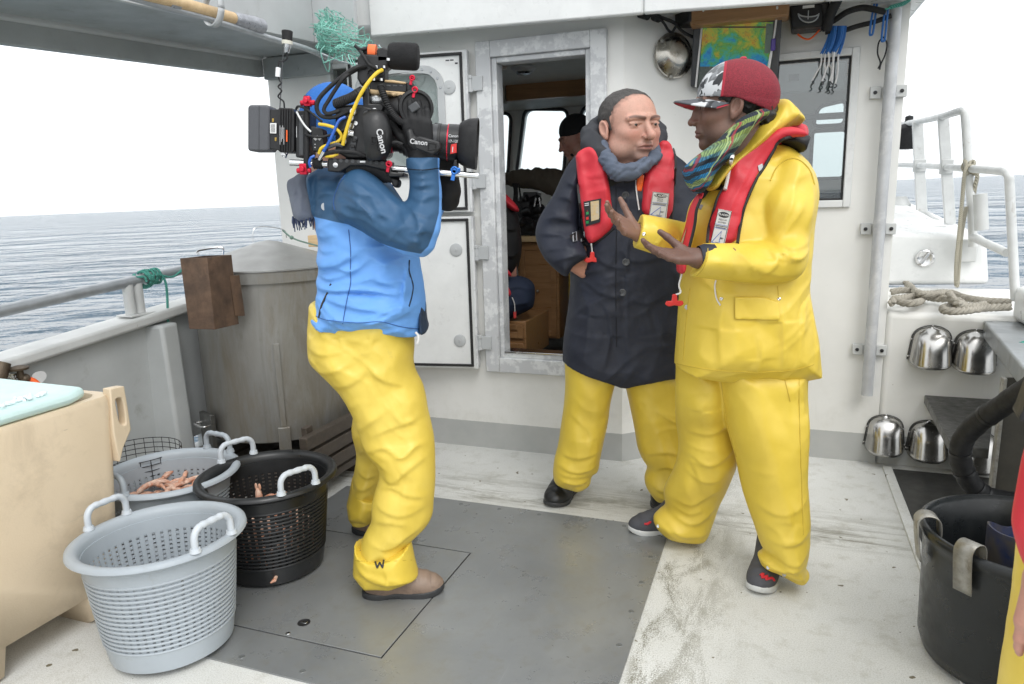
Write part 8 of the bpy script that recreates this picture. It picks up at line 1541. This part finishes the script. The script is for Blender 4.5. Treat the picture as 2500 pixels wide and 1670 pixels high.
    mb = MB(); mb.tube(catmull([pw(*Z2(q)[0], 3.83) for q in ((230, 1000), (248, 1050), (252, 1120))], 4), .003, 5); obj('cord', mb, M['wcord'], P); mb = MB(); p = pw(*Z2((252, 1140))[0], 3.83); mb.obox(p, (1, 0, 0), (0, 1, 0), (0, 0, 1), (.008, .005, .018)); obj('pull_toggle', mb, M['red'], P)
def cabin(name, lab, x0, y0, x1, y1, v, dep, doors=1):
    a, b = PV(*Z2((x0, y0))[0], v), PV(*Z2((x1, y1))[0], v); u0, u1 = a[0], b[0]; z1, z0 = a[2], max(.325, b[2]); t = thing(name, lab, 'cabinet', ((u0+u1)/2, v, z0), 'b'); mb = MB(); mb.box((u0, v, z0), (u1, v+dep, z1)); obj('carcass', mb, M['oak'], t, bevel=.004)
    n = doors
    for k in range(n):
        mb = MB(); zz0, zz1 = z0+(z1-z0)*k/n, z0+(z1-z0)*(k+1)/n; mb.frame(u0+.015, u1-.015, zz0+.015, zz1-.015, .035, v-.014, v-.001); mb.box((u0+.05, v-.006, zz0+.05), (u1-.05, v-.001, zz1-.05)); dd_ = obj('door', mb, M['oak'], t, bevel=.003); mb = MB(); mb.sph(((u0+u1)/2, v-.02, (zz0+zz1)/2), .010, 10, 6); obj('knob', mb, M['clip'], dd_)
    return t
t = cabin('wood_cabinet', 'tall brown wooden cabinet behind the parka man, inside the door', 270, 560, 610, 1330, 4.35, .5)
a, b = PV(*Z2((250, 500))[0], 4.33), PV(*Z2((620, 555))[0], 4.33); mb = MB(); mb.box((a[0]-.3, 4.30, b[2]), (b[0]+.2, 4.9, b[2]+.035)); obj('counter', mb, M['pine'], t, bevel=.004)
cabin('drawer_chest', 'brown wooden drawers low inside the doorway, below the seat', -60, 1180, 345, 1500, 3.90, .45, 2)
zc_ = b[2]+.035
t = thing('camera_gear', 'heap of black camera gear with two small tripods on the counter', 'camera gear', PV(*Z2((400, 480))[0], 4.45)*np.array([1, 1, 0])+np.array([0, 0, zc_]), 'b'); rg = np.random.RandomState(21)
for k in range(11):
    q = PV(*Z2((320+14*k, 430-110*(k % 3)+rg.randint(-30, 30)))[0], 4.42+.03*(k % 3)); mb = MB()
    if k % 2: mb.obox((q[0], q[1], max(q[2], zc_+.05)), (1, .2*rg.normal(), 0), (0, 1, 0), (0, 0, 1), (.045, .05, .055))
    else: mb.cyl((q[0]-.03, q[1]-.03, max(q[2], zc_+.05)), (q[0]+.03, q[1]-.06, max(q[2], zc_+.05)+.02), .032, .028, 18)
    obj('camera_body' if k % 2 else 'lens', mb, M['black' if k % 3 else 'blackm'], t, bevel=.006)
for k in range(2):
    mb = MB(); q = PV(*Z2((420+25*k, 205))[0], 4.36); mb.tube([q, q+np.array([-.012+.02*k, 0, -.055])], .006, 8); obj('mini_tripod', mb, M['steel'], t)
mb = MB(); rg = np.random.RandomState(3)
for k in range(7): p = PV(*Z2((235+8*k, 90))[0], 4.40); mb.tube(catmull([p, p+np.array([.01*rg.normal(), 0, -.08]), p+np.array([.015*rg.normal(), 0, -.2])], 4), .006, 6)
o = obj('cable_bundle', mb, M['blackm'], fr='b', base=PV(*Z2((250, 90))[0], 4.40)); tag(o, 'black cables hanging beside the camera gear', 'cables')

# ------------------------------------------------------------------ the person cut off at the right edge
if scan('e'):
    XZ = zm(-18, 0, VS**-1); Yr = 1.16
    P = thing('person', 'person in a red vest and yellow trousers mostly cut off at the right edge', 'person', (1.0, Yr, 0))
    lg = Rel(XZ((2385, 1180), (2378, 1290), (2374, 1340), (2364, 1420), (2350, 1500), (2336, 1568), (2318, 1700), (2306, 1980), (2520, 1980), (2640, 1700), (2700, 1180)), [(*XZ((2450, 1300))[0], Yr, .10), (*XZ((2400, 1900))[0], Yr, .09)], R=.08, folds=folds(XZ, (7, 14, [(2300, 1450), (2340, 1480), (2420, 1470)]), (7, 14, [(2310, 1350), (2350, 1380), (2420, 1360)])), wr=[(10, 3, 9, .003)])
    lg2 = lambda p: chain(p, [np.array([1.10, Yr+.02, .85]), np.array([1.08, Yr, .45]), np.array([1.07, Yr, .06])], [.13, .11, .10], .05); lg3 = lambda p: chain(p, [np.array([1.24, Yr+.06, .85]), np.array([1.27, Yr+.07, .45]), np.array([1.27, Yr+.07, .06])], [.13, .11, .10], .05)
    fl = lambda p: smin(smin(lg(p), lg2(p), .04), lg3(p), .03); lo, hi = bounds(lg); lo[2] = .03; hi[0] = 1.5; hi[2] = 1.0; soft('oilskin_trousers', lambda p: np.maximum(fl(p), np.maximum(.05-p[:, 2], p[:, 2]-.98)), lo-np.array([.02, .1, 0]), hi+np.array([0, .12, 0]), .008, M['yel2'], P)
    vs3 = Rel(XZ((2400, 960), (2376, 1040), (2358, 1130), (2346, 1205), (2350, 1232), (2366, 1290), (2388, 1330), (2420, 1360), (2560, 1300), (2560, 930)), [(*XZ((2400, 1150))[0], Yr-.13, .03)], R=.02, sm=1, wr=[(60, 5, 12, .003)])
    soft('life_vest', vs3, *bounds(vs3), .006, M['vest'], P)
    wr_ = D(*XZ((2418, 1330))[0], Yr-.17)
    jt = lambda p: smin(chain(p, [np.array([1.12, Yr+.06, .84]), np.array([1.14, Yr+.06, 1.15]), np.array([1.16, Yr+.06, 1.38])], [.15, .165, .12], .06), chain(p, [np.array([1.06, Yr+.0, 1.36]), np.array([1.10, Yr-.06, 1.08]), wr_+np.array([.07, .04, .13]), wr_+np.array([.035, .02, .06])], [.085, .07, .052, .043], .03), .04); soft('dark_jacket', jt, (.75, .8, .5), (1.5, 1.5, 1.6), .009, M['navy'], P)
    hd = Head((1.17, Yr+.02, 1.63), R_(-60), 0, 0, 1.0); v1, f1 = sdf_mesh(lambda p: smin(hd(p), chain(p, [(1.17, Yr+.05, 1.48), (1.15, Yr+.06, 1.0)], [.06, .1], .04), .04), (.95, .95, .85), (1.4, 1.45, 1.85), .007)
    SR = hand_segs(wr_, (-.02, -.1, -1.), (.6, .5, 0), (-.3, -1, 0), .95, (.25, .25, .25, .25)); fh, l2, h2 = hand_f(SR, [wr_, wr_+np.array([.03, .02, .06])], .026); v2, f2 = sdf_mesh(fh, l2, h2, .0035)
    obj('body', merge([(v1, f1, {'Col': hd.colour(v1, (.48, .25, .18), (.5, .17, .13), (.36, .13, .11), (.02, .015, .012))}), (v2, f2, {'Col': handcol(v2, (.47, .24, .18))})]), M['skinm'], P, ang=0)
    mb = MB(); mb.prism([D(*XZ(q)[0], Yr-.16) for q in ((2350, 966), (2362, 945), (2376, 905), (2390, 870), (2520, 862), (2540, 985), (2386, 976))], (.03, .06, 0)); o = obj('glove_cuff', mb, M['vedge'], P, bevel=.006)
    boot(P, 'boot', (.92, Yr-.08, 0), (1.12, Yr+.02, 0), .05, .15, M['blackm'], M['sole']); boot(P, 'boot', (1.18, Yr-.03, 0), (1.38, Yr+.07, 0), .05, .15, M['blackm'], M['sole'])
# ------------------------------------------------------------------ the shoulder-mounted film camera
Yc = 2.30
def CP(a, b, dy=0.): (x, y), = CZ((a, b)); return D(x, y, Yc+dy)
rig = thing('film_camera', 'shoulder mounted film camera with cables, rods and a big lens', 'camera', CP(860, 1000, .05))
def cbox(name, a, b, c, d, y0, y1, mat, parent=None, bevel=.004, poly=None):
    """a solid whose front outline is given in crop pixels, from depth y0 back to y1"""
    mb = MB(); P = poly or [(a, b), (c, b), (c, d), (a, d)]; mb.prism([CP(x, y, y0) for x, y in P], (0, y1-y0, 0)); return obj(name, mb, mat, parent or rig, bevel=bevel)
def ccyl(name, p, q, dy, r, mat, parent=None, n=24, r2=None, bevel=0):
    mb = MB(); mb.cyl(CP(*p, dy), CP(*q, dy), r, r2, n); return obj(name, mb, mat, parent or rig, bevel=bevel)
def ccab(name, pts, r, mat, parent=None):
    mb = MB(); mb.tube(catmull([CP(*p) for p in pts], 6), r, 8); return obj(name, mb, mat, parent or rig)
def rr(x0, y0, x1, y1, r): return [(a, b) for a, b in rrect(x0, x1, y0, y1, r, 4)]
def ctext(s, size, a, b, dy, mat, parent, ang=0., bold=.01):
    xd = np.array([math.cos(ang), 0, math.sin(ang)]); yd = np.array([-math.sin(ang), 0, math.cos(ang)]); return text('lettering', s, size, CP(a, b, dy), xd, yd, mat, parent, .0003, bold)
def lever(name, a, b, m_, s_=1., dy=-.06): 
    mb = MB(); c = CP(a, b, dy); mb.cyl(c, c+np.array([0, -.016, 0]), .009*s_, None, 14); mb.obox(c+np.array([-.004, -.012, -.014*s_]), (.25, 0, 1), (0, 1, 0), (-1, 0, .25), (.016*s_, .004, .006*s_)); mb.tube([c+np.array([.010*s_*math.cos(t), -.018, .010*s_*math.sin(t)]) for t in np.linspace(0, 6.28, 13)[:-1]], .003, 6, True); return obj(name, mb, M[m_], rig, bevel=.001)
# back to front: battery, transmitter, plates
ba = cbox('battery', 0, 0, 0, 0, -.035, .045, M['battery'], poly=rr(70, 568, 226, 898, 26), bevel=.006); cbox('battery_seam', 0, 0, 0, 0, -.0365, -.034, M['dgrey'], ba, 0, [(150, 575), (153, 575), (152, 892), (149, 892)])
tx = cbox('transmitter', 0, 0, 0, 0, -.03, .05, M['black'], poly=[(228, 602), (290, 600), (292, 588), (388, 592), (404, 620), (402, 890), (385, 908), (300, 905), (285, 890), (226, 880)])
for k in range(5): cbox('cooling_fin', 0, 0, 0, 0, -.036, -.029, M['black'], tx, .001, [(296+18*k, 596), (304+18*k, 596), (302+18*k, 900), (294+18*k, 900)])
lb = cbox('maker_label', 0, 0, 0, 0, -.0375, -.036, M['paper'], tx, 0, [(230, 698), (275, 698), (274, 772), (230, 770)]); [cbox('print_lines', 0, 0, 0, 0, -.0382, -.0374, M['ink'], lb, 0, [(237+8*k, 706), (240+8*k, 706), (240+8*k, 764), (237+8*k, 764)]) for k in range(4)]
[cbox('print_lines', 0, 0, 0, 0, -.0375, -.036, M['mark'], tx, 0, [(299+9*k, 715+14*(k % 2)), (302+9*k, 715+14*(k % 2)), (302+9*k, 850-20*(k % 3)), (299+9*k, 850-20*(k % 3))]) for k in range(4)]; cbox('orange_print', 0, 0, 0, 0, -.0375, -.036, M['orange'], tx, 0, [(344, 748), (353, 748), (353, 830), (344, 830)])
for a, b in ((243, 665), (262, 800)): cbox('contact', a, b, a+14, b+26, -.032, -.029, PM('brass contact', (.45, .30, .08), .35, .8), tx, .001)
cbox('battery_plate', 0, 0, 0, 0, -.03, .05, M['black'], poly=[(408, 612), (500, 606), (512, 640), (508, 930), (480, 950), (410, 940)]); cbox('power_plate', 432, 640, 470, 930, -.04, -.03, M['dgrey'], bevel=.003)
cbox('print_lines', 0, 0, 0, 0, -.0312, -.029, M['mark'], rig, 0, [(416, 720), (420, 720), (420, 800), (416, 800)])
ccyl('cage_post', (492, 505), (488, 1045), -.045, .009, M['blackm'])
for a, b, s_ in ((497, 545, .8), (470, 1025, .9)):
    mb = MB(); c = CP(a, b, -.045); mb.obox(c, (1, 0, 0), (0, 1, 0), (0, 0, 1), (.012*s_, .012, .018*s_)); mb.cyl(c+np.array([.0, -.012, .0]), c+np.array([0, -.03, 0]), .009, .008, 12); mb.cyl(c+np.array([-.022, 0, -.004]), c+np.array([.022, 0, -.004]), .008, .008, 12); obj('red_clamp', mb, M['redm'], rig, bevel=.002)
bx_ = cbox('audio_box', 0, 0, 0, 0, -.05, .0, M['black'], poly=[(512, 716), (606, 738), (618, 900), (528, 900)]); mb = MB(); c = CP(566, 808, -.052)
for k in range(3): mb.obox(c+np.array([.006*(k-1), 0, .004*(k % 2)]), (1, 0, 1), (0, 1, 0), (-1, 0, 1), (.0045, .0008, .0045))
obj('maker_mark', mb, M['mark'], bx_); [cbox('led', 545, 845+22*k, 552, 852+22*k, -.0515, -.05, M['mark'], bx_, 0) for k in range(2)]
# main body with sockets
bd_ = cbox('camera_body', 0, 0, 0, 0, -.045, .075, M['black'], poly=[(690, 575), (820, 562), (890, 568), (1010, 600), (1060, 700), (1060, 930), (1000, 948), (780, 950), (690, 900)], bevel=.008)
for (a, b, r) in ((822, 618, .010), (808, 662, .008), (808, 720, .009), (760, 830, .008), (840, 700, .006)):
    mb = MB(); c = CP(a, b, -.045); mb.lathe(c, [(r, 0), (r, .006), (r*.7, .006), (r*.7, .003), (0, .003)], 16, (0, -1, 0)); obj('socket', mb, M['steel'], bd_)
mb = MB(); mb.cyl(CP(790, 770, -.055), CP(825, 775, -.055), .010, None, 14); mb.cyl(CP(778, 768, -.055), CP(792, 770, -.055), .013, None, 14); obj('bnc_plug', mb, M['steel'], bd_)
cbox('button_panel', 0, 0, 0, 0, -.052, -.04, M['dgrey'], bd_, .003, [(812, 785), (852, 795), (828, 905), (785, 890)])
for a, b in ((825, 820), (815, 862)): cbox('button', 0, 0, 0, 0, -.056, -.05, M['black'], bd_, .002, rr(a-16, b-13, a+16, b+13, 8))
# hand grip with the maker's name running down
fg = lambda p: ell(p, CP(975, 800, -.06), (.052, .045, .078)); soft('side_grip', lambda p: smin(fg(p), cap_(p, CP(930, 700, -.05), CP(990, 690, -.05), .028), .03), CP(880, 960, -.14), CP(1075, 640, .02), .004, M['black'], rig)
gs = cbox('grip_strap', 0, 0, 0, 0, -.112, -.100, M['blackm'], None, .005, rr(990, 740, 1046, 900, 20)); ctext('Canon', .0265, 1020, 826, -.113, M['mark'], gs, R_(-80), .02)
mb = MB(); mb.tube([CP(a, b, -.108) for a, b in ((950, 795), (985, 800), (985, 850), (950, 845))], .003, 6, True); obj('strap_ring', mb, M['blackm'], gs)
# top: monitor block, microphone, handle
mt = cbox('monitor_block', 0, 0, 0, 0, -.03, .05, M['black'], None, .006, [(850, 235), (870, 205), (1070, 215), (1068, 290), (1040, 300), (1046, 395), (930, 400), (880, 440), (845, 380)])
for a, b in ((950, 345), (1012, 340)):
    mb = MB(); mb.lathe(CP(a, b, -.03), [(.012, 0), (.012, .010), (.009, .011), (.008, .004), (0, .004)], 18, (0, -1, 0)); obj('knob', mb, M['blackm'], mt)
for a, b in ((965, 380), (1018, 382), (984, 292), (1038, 292)): ccyl('screw', (a, b), (a+1, b+18), -.034, .005, M['steel'], mt, 10)
mh = cbox('microphone_holder', 0, 0, 0, 0, -.03, .03, M['black'], None, .005, [(985, 172), (1030, 158), (1078, 172), (1078, 262), (985, 268)])
mb = MB(); mb.cyl(CP(930, 200, 0), CP(985, 203, 0), .024, None, 24); obj('microphone_band', mb, PM('orange foam band', (.85, .16, .04), .6), mh)
mb = MB(); mb.cyl(CP(895, 196, 0), CP(930, 200, 0), .016, None, 20); obj('microphone_plug', mb, M['black'], mh)
a_, b_ = CP(1072, 222, 0), CP(1284, 230, 0); dv_ = b_-a_
mb = MB(); mb.tube([a_, a_+dv_*.04, a_+dv_*.15, a_+dv_*.85, a_+dv_*.95, b_, b_+dv_*.005], [.030, .036, .039, .040, .038, .032, .015], 30); obj('microphone_windscreen', mb, PM('black foam', (.012, .012, .013), .9, bump=.8, bs=350, var=.3), rig)
mb = MB(); mb.cyl(CP(1068, 240, -.035), CP(1068, 258, -.035), .007, None, 12); obj('mount_screw', mb, M['steel'], mh)
hp2 = cbox('top_handle', 0, 0, 0, 0, -.02, .03, M['black'], None, .003, [(935, 400), (1200, 405), (1200, 480), (1060, 478), (935, 470)])
cbox('upper_wood_grip', 0, 0, 0, 0, -.026, .036, M['pine'], hp2, .006, [(1040, 392), (1100, 392), (1195, 408), (1192, 422), (1100, 412), (1040, 408)])
cbox('lower_wood_grip', 0, 0, 0, 0, -.026, .036, M['pine'], hp2, .006, [(932, 455), (990, 462), (1085, 470), (1195, 478), (1192, 516), (1170, 508), (1150, 518), (1128, 500), (1100, 510), (1080, 492), (1050, 500), (1030, 488), (990, 494), (935, 490)])
for k in range(4): cbox('handle_slot', 0, 0, 0, 0, -.0215, -.019, M['dgrey'], hp2, .001, [(1010+45*k, 425), (1040+45*k, 427), (1040+45*k, 440), (1010+45*k, 438)])
cbox('handle_end', 0, 0, 0, 0, -.03, .04, M['black'], None, .004, [(1195, 408), (1245, 412), (1246, 520), (1200, 515)]); lever('red_lever', 1243, 385, 'redm', .65, -.03); lever('red_lever', 1262, 468, 'redm', .75, -.03)
cbox('handle_base', 0, 0, 0, 0, -.04, .05, M['black'], None, .004, [(880, 440), (930, 445), (935, 560), (1010, 560), (1040, 575), (1005, 658), (892, 640)])
mb = MB(); mb.lathe(CP(972, 612, -.040), [(.008, 0), (.008, .004), (.004, .005), (0, .003)], 14, (0, -1, 0)); obj('mount_screw', mb, M['steel'], rig)
cbox('foil_wrap', 0, 0, 0, 0, -.02, .02, PM('crumpled foil', (.6, .61, .62), .3, .7, var=.25, vs=40, bump=1., bs=60), None, .01, [(930, 498), (985, 484), (1028, 520), (1020, 558), (940, 560)])
# eyepiece
mb = MB(); mb.tube([CP(1000, 650, .02), CP(1100, 625, .02), CP(1180, 605, .0), CP(1225, 592, -.01)], [.050, .048, .044, .030], 24); ev = obj('viewfinder', mb, M['black'], rig)
mb = MB(); c = CP(1262, 592, -.03); mb.lathe(c, [(.050, 0), (.054, .008), (.052, .018), (.044, .020), (.040, .012), (0, .010)], 32, (.25, -1, 0)); obj('eyecup', mb, M['blackm'], ev)
mb = MB(); mb.obox(c+np.array([-.002, -.022, 0]), (1, 0, .6), (0, 1, 0), (-.6, 0, 1), (.016, .004, .012)); obj('eyecup_cap', mb, M['dgrey'], ev, bevel=.004)
cbox('red_tab', 1148, 645, 1176, 668, -.045, -.02, M['red'], ev, .002)
# lens
A0, A1 = CP(1058, 804, .03), CP(1695, 850, .03); ld2 = nrm(A1-A0); Ln = np.linalg.norm(A1-A0); f_ = lambda a: A0+ld2*Ln*(a-1058)/(1695-1058)
mb = MB(); mb.tube([f_(1060), f_(1108)], .045, 32); ls = obj('lens_mount_ring', mb, M['redm'], rig, bevel=.003)
mb = MB(); mb.tube([f_(1108), f_(1150), f_(1152), f_(1180), f_(1182), f_(1420), f_(1422), f_(1440), f_(1442), f_(1500)], [.040, .040, .044, .044, .050, .052, .056, .056, .054, .054], 36); lens = obj('lens_barrel', mb, M['black'], rig)
mb = MB(); mb.tube([f_(1490), f_(1497)], .0565, 40); obj('red_ring', mb, M['redm'], lens)
mb = MB(); mb.tube([f_(1497), f_(1570), f_(1572), f_(1590)], [.056, .057, .062, .062], 40); obj('front_ring', mb, M['black'], lens)
for k in range(3):
    mb = MB(); mb.tube([f_(1200+95*k), f_(1250+95*k)], .0535, 60); obj('focus_ring', mb, M['dgrey'], lens)
hd0, hd1 = f_(1572), f_(1700); yv = np.array([0, 1., 0]); zv = nrm(np.cross(ld2, yv)); n = 40
def hoodring(c, s_, inner=0): return [c+yv*s_*1.12*np.sign(math.cos(t))*abs(math.cos(t))**.6-zv*s_*.95*np.sign(math.sin(t))*abs(math.sin(t))**.6 for t in np.linspace(0, 2*math.pi, n, endpoint=False)]
mb = MB(); L = [hoodring(hd0, .058), hoodring(hd0+(hd1-hd0)*.12, .068), hoodring(hd0+(hd1-hd0)*.5, .078), hoodring(hd1, .082), hoodring(hd1, .077), hoodring(hd0+(hd1-hd0)*.5, .072), hoodring(hd0+(hd1-hd0)*.1, .05)]
mb.add([p for r_ in L for p in r_], [(i*n+k, i*n+(k+1) % n, (i+1)*n+(k+1) % n, (i+1)*n+k) for i in range(6) for k in range(n)]+[tuple((6)*n+k for k in range(n))]); o = obj('lens_hood', mb, M['blackm'], rig, ang=50); wallbm(o)
ctext('Canon', .0115, 1530, 790, -.0305, M['mark'], lens, R_(-3), .02); ctext('17-120', .0115, 1530, 828, -.0325, M['mark'], lens, R_(-3))
rt = cbox('rental_tag', 0, 0, 0, 0, -.034, -.029, M['red'], lens, .001, [(1512, 850), (1553, 842), (1553, 908), (1506, 918)]); cbox('print_lines', 0, 0, 0, 0, -.0346, -.0338, M['mark'], rt, 0, [(1522, 866), (1528, 865), (1526, 904), (1520, 905)])
# zoom grip lying over the lens with the strap and the name
dg_ = cbox('zoom_grip', 0, 0, 0, 0, -.075, -.035, M['black'], None, .012, [(1182, 740), (1240, 725), (1250, 790), (1440, 830), (1440, 880), (1400, 930), (1290, 930), (1190, 850)])
st2 = cbox('zoom_strap', 0, 0, 0, 0, -.108, -.098, M['black'], dg_, .005, [(1225, 812), (1290, 790), (1430, 830), (1440, 880), (1380, 925), (1260, 880)]); ctext('Canon', .0195, 1284, 834, -.1092, M['mark'], st2, R_(-8), .02)
mb = MB(); mb.tube([CP(a, b, -.106) for a, b in ((1355, 840), (1405, 845), (1405, 885), (1352, 890))], .004, 6, True); obj('strap_buckle', mb, M['blackm'], st2)
# shoulder plate, rods, clamps
bp = cbox('base_plate', 0, 0, 0, 0, -.05, .05, M['black'], None, .004, [(640, 945), (1080, 968), (1060, 1035), (900, 1000), (800, 1000), (720, 1045), (636, 1040)])
for k in range(9): 
    mb = MB(); mb.lathe(CP(690+42*k, 962+2.3*k, -.0505), [(.0055, 0), (.0055, .001), (.004, .001), (.004, -.002), (0, -.002)], 12, (0, -1, 0)); obj('plate_hole', mb, M['dgrey'], bp)
mb = MB(); mb.lathe(CP(695, 996, -.0505), [(.0075, 0), (.0075, .003), (0, .004)], 16, (0, -1, 0)); obj('plate_screw', mb, M['steel'], bp); cbox('warning_strip', 868, 966, 905, 978, -.052, -.05, M['tagw'], bp, 0)
fsh = lambda p: smin(cap_(p, CP(800, 1010, .0), CP(980, 1005, .0), .035), cap_(p, CP(980, 1005, .0), CP(1080, 1080, .0), .03), .02); soft('shoulder_pad', fsh, CP(740, 1130, -.09), CP(1130, 940, .1), .005, M['blackm'], rig)
for dy in (-.03, .045):
    mb = MB(); mb.cyl(CP(372, 978, dy), CP(640, 990, dy), .0095, None, 18); obj('support_rod', mb, M['rod'], rig); mb = MB(); mb.cyl(CP(1080, 1018, dy), CP(1708, 1072, dy), .0095, None, 18); obj('support_rod', mb, M['rod'], rig)
cbox('rod_clamp', 0, 0, 0, 0, -.05, .06, M['black'], None, .004, [(1050, 1010), (1090, 1010), (1090, 1045), (1178, 1050), (1176, 1078), (1070, 1082)]); cbox('quick_release', 0, 0, 0, 0, -.04, .03, M['blackm'], None, .006, [(1080, 1080), (1140, 1100), (1140, 1140), (1120, 1162), (1095, 1140)])
lever('red_lever', 1080, 990, 'redm', .8, -.055)
for a, b in ((1540, 1035),): lever('blue_lever', a, b, 'bluem', 1.0, -.05)
cbox('lens_support', 0, 0, 0, 0, -.03, .05, M['black'], None, .003, [(1530, 960), (1555, 955), (1560, 1075), (1520, 1075)]); cbox('blue_clamp', 1545, 1014, 1578, 1044, -.045, -.03, M['bluem'], None, .003)
mb = MB()
for k in range(4): mb.tube([CP(545+16*k, 985, -.03)+np.array([.0, .0125*math.cos(t), .0135*math.sin(t)]) for t in np.linspace(0, 6.28, 13)[:-1]], .004, 6, True)
obj('wrapped_cable', mb, M['blackm'], rig)
# cables
ccab('yellow_cable', [(1025, 322, -.04), (985, 345, -.06), (930, 405, -.07), (880, 480, -.075), (840, 560, -.075), (800, 660, -.075), (765, 770, -.075), (745, 855, -.07)], .0055, M['yellowc'])
ccab('yellow_cable', [(575, 705, -.06), (640, 716, -.065), (700, 740, -.065), (737, 790, -.06), (710, 830, -.06), (650, 850, -.06), (595, 875, -.06), (576, 915, -.055)], .0048, M['yellowc'])
ccab('yellow_cable', [(625, 935, -.055), (670, 933, -.06), (712, 918, -.055)], .004, M['yellowc'])
ccab('blue_cable', [(765, 655, -.055), (720, 680, -.065), (690, 740, -.07), (650, 830, -.07), (600, 915, -.06), (580, 955, -.055)], .0045, M['bluec']); ccab('blue_cable', [(545, 930, -.055), (520, 945, -.06), (508, 980, -.06), (515, 1010, -.055)], .004, M['bluec'])
mb = MB(); mb.cyl(CP(612, 900, -.062), CP(578, 958, -.055), .0065, .005, 12); obj('cable_plug', mb, M['steel'], rig)
ccab('black_cable', [(910, 300, -.03), (840, 305, -.05), (740, 370, -.055), (640, 455, -.055), (575, 530, -.055), (562, 600, -.055), (600, 650, -.055), (690, 655, -.055), (785, 612, -.05)], .0065, M['blackm'])
ccab('black_cable', [(850, 315, -.03), (760, 370, -.06), (700, 450, -.06), (650, 530, -.06), (612, 600, -.06), (640, 632, -.06), (720, 610, -.055)], .006, M['blackm'])
ccab('black_cable', [(930, 165, -.01), (870, 175, -.03), (830, 148, -.03)], .005, M['blackm']); ccab('black_cable', [(850, 165, -.02), (890, 220, -.045), (930, 280, -.045), (985, 310, -.04)], .005, M['blackm'])
ccab('black_cable', [(415, 600, -.04), (430, 580, -.055), (480, 595, -.055), (540, 640, -.055), (600, 690, -.055)], .0035, M['blackm']); ccab('black_cable', [(470, 770, -.05), (520, 790, -.06), (600, 795, -.06), (700, 770, -.055), (760, 740, -.05)], .004, M['blackm'])
ccab('black_cable', [(590, 930, -.055), (660, 905, -.06), (740, 898, -.06), (830, 905, -.06), (900, 930, -.055)], .006, M['blackm']); ccab('grey_cable', [(640, 870, -.06), (700, 850, -.065), (745, 860, -.06)], .006, M['dgrey'])
ccab('black_cable', [(420, 620, -.04), (440, 660, -.055), (480, 720, -.055), (520, 760, -.055)], .003, M['tagw'])
ccab('black_cable', [(1060, 860, -.04), (1090, 840, -.06), (1130, 835, -.06), (1170, 850, -.06)], .005, M['blackm']); ccab('grey_cable', [(1180, 680, -.03), (1205, 665, -.04), (1228, 640, -.04)], .0035, M['lgrey'])
def coil(name, pts, R2, r, turns, mat):
    P = catmull([CP(*p) for p in pts], 10); n = len(P)*8; Q = []
    for i in range(n):
        t = i/(n-1)*(len(P)-1); j = min(int(t), len(P)-2); p = P[j]+(P[j+1]-P[j])*(t-j); tg = nrm(P[j+1]-P[j]); e1 = nrm(np.cross(tg, (0, 1., 0))); e2 = np.cross(e1, tg); a = 2*math.pi*turns*i/n; Q.append(p+R2*(math.cos(a)*e1+math.sin(a)*e2))
    mb = MB(); mb.tube(Q, r, 6); return obj(name, mb, mat, rig)
coil('coiled_cable', [(1010, 430, -.04), (1040, 510, -.05), (1080, 600, -.055), (1125, 660, -.055), (1170, 695, -.05), (1228, 700, -.04)], .0075, .0035, 30, M['blackm'])
coil('ribbed_cable', [(690, 565, -.045), (750, 540, -.055), (810, 515, -.055), (880, 470, -.04)], .009, .006, 16, M['blackm'])
# link antenna on its thin mast
ccyl('mast', (300, 590), (328, 140), 0., .0016, M['dgrey'])
mb = MB(); mb.cyl(CP(352, 118, 0), CP(352, 42, 0), .0145, .0165, 20); an = obj('antenna', mb, M['blackm'], rig, bevel=.003)
mb = MB(); mb.cyl(CP(351, 140, 0), CP(352, 115, 0), .016, .0165, 18); obj('antenna_collar', mb, PM('cream plastic', (.60, .58, .50), .5), an)
mb = MB(); mb.cyl(CP(350, 165, 0), CP(351, 140, 0), .012, .013, 12); mb.cyl(CP(348, 198, 0), CP(350, 165, 0), .008, .010, 12); obj('antenna_connector', mb, M['steel'], an)
mb = MB(); mb.tube(catmull([CP(*p) for p in ((348, 195, 0), (350, 240, 0), (318, 262, 0), (295, 262, 0), (290, 300, 0), (288, 350, 0), (298, 395, 0), (310, 415, 0), (288, 440, 0), (312, 470, 0), (288, 510, 0), (325, 545, 0), (332, 590, 0))], 6), .0026, 6); obj('antenna_cable', mb, M['blackm'], an)
mb = MB(); mb.cyl(CP(289, 305, -.002), CP(284, 370, -.002), .0075, None, 12); obj('cable_sleeve', mb, M['tagw'], an)
mb = MB(); mb.lathe(CP(332, 930, 0), [(0, 0), (.010, .002), (.010, .014), (0, .016)], 12); mb.cyl(CP(345, 905, 0), CP(330, 940, 0), .007, None, 10); obj('lower_connector', mb, M['steel'], tx)
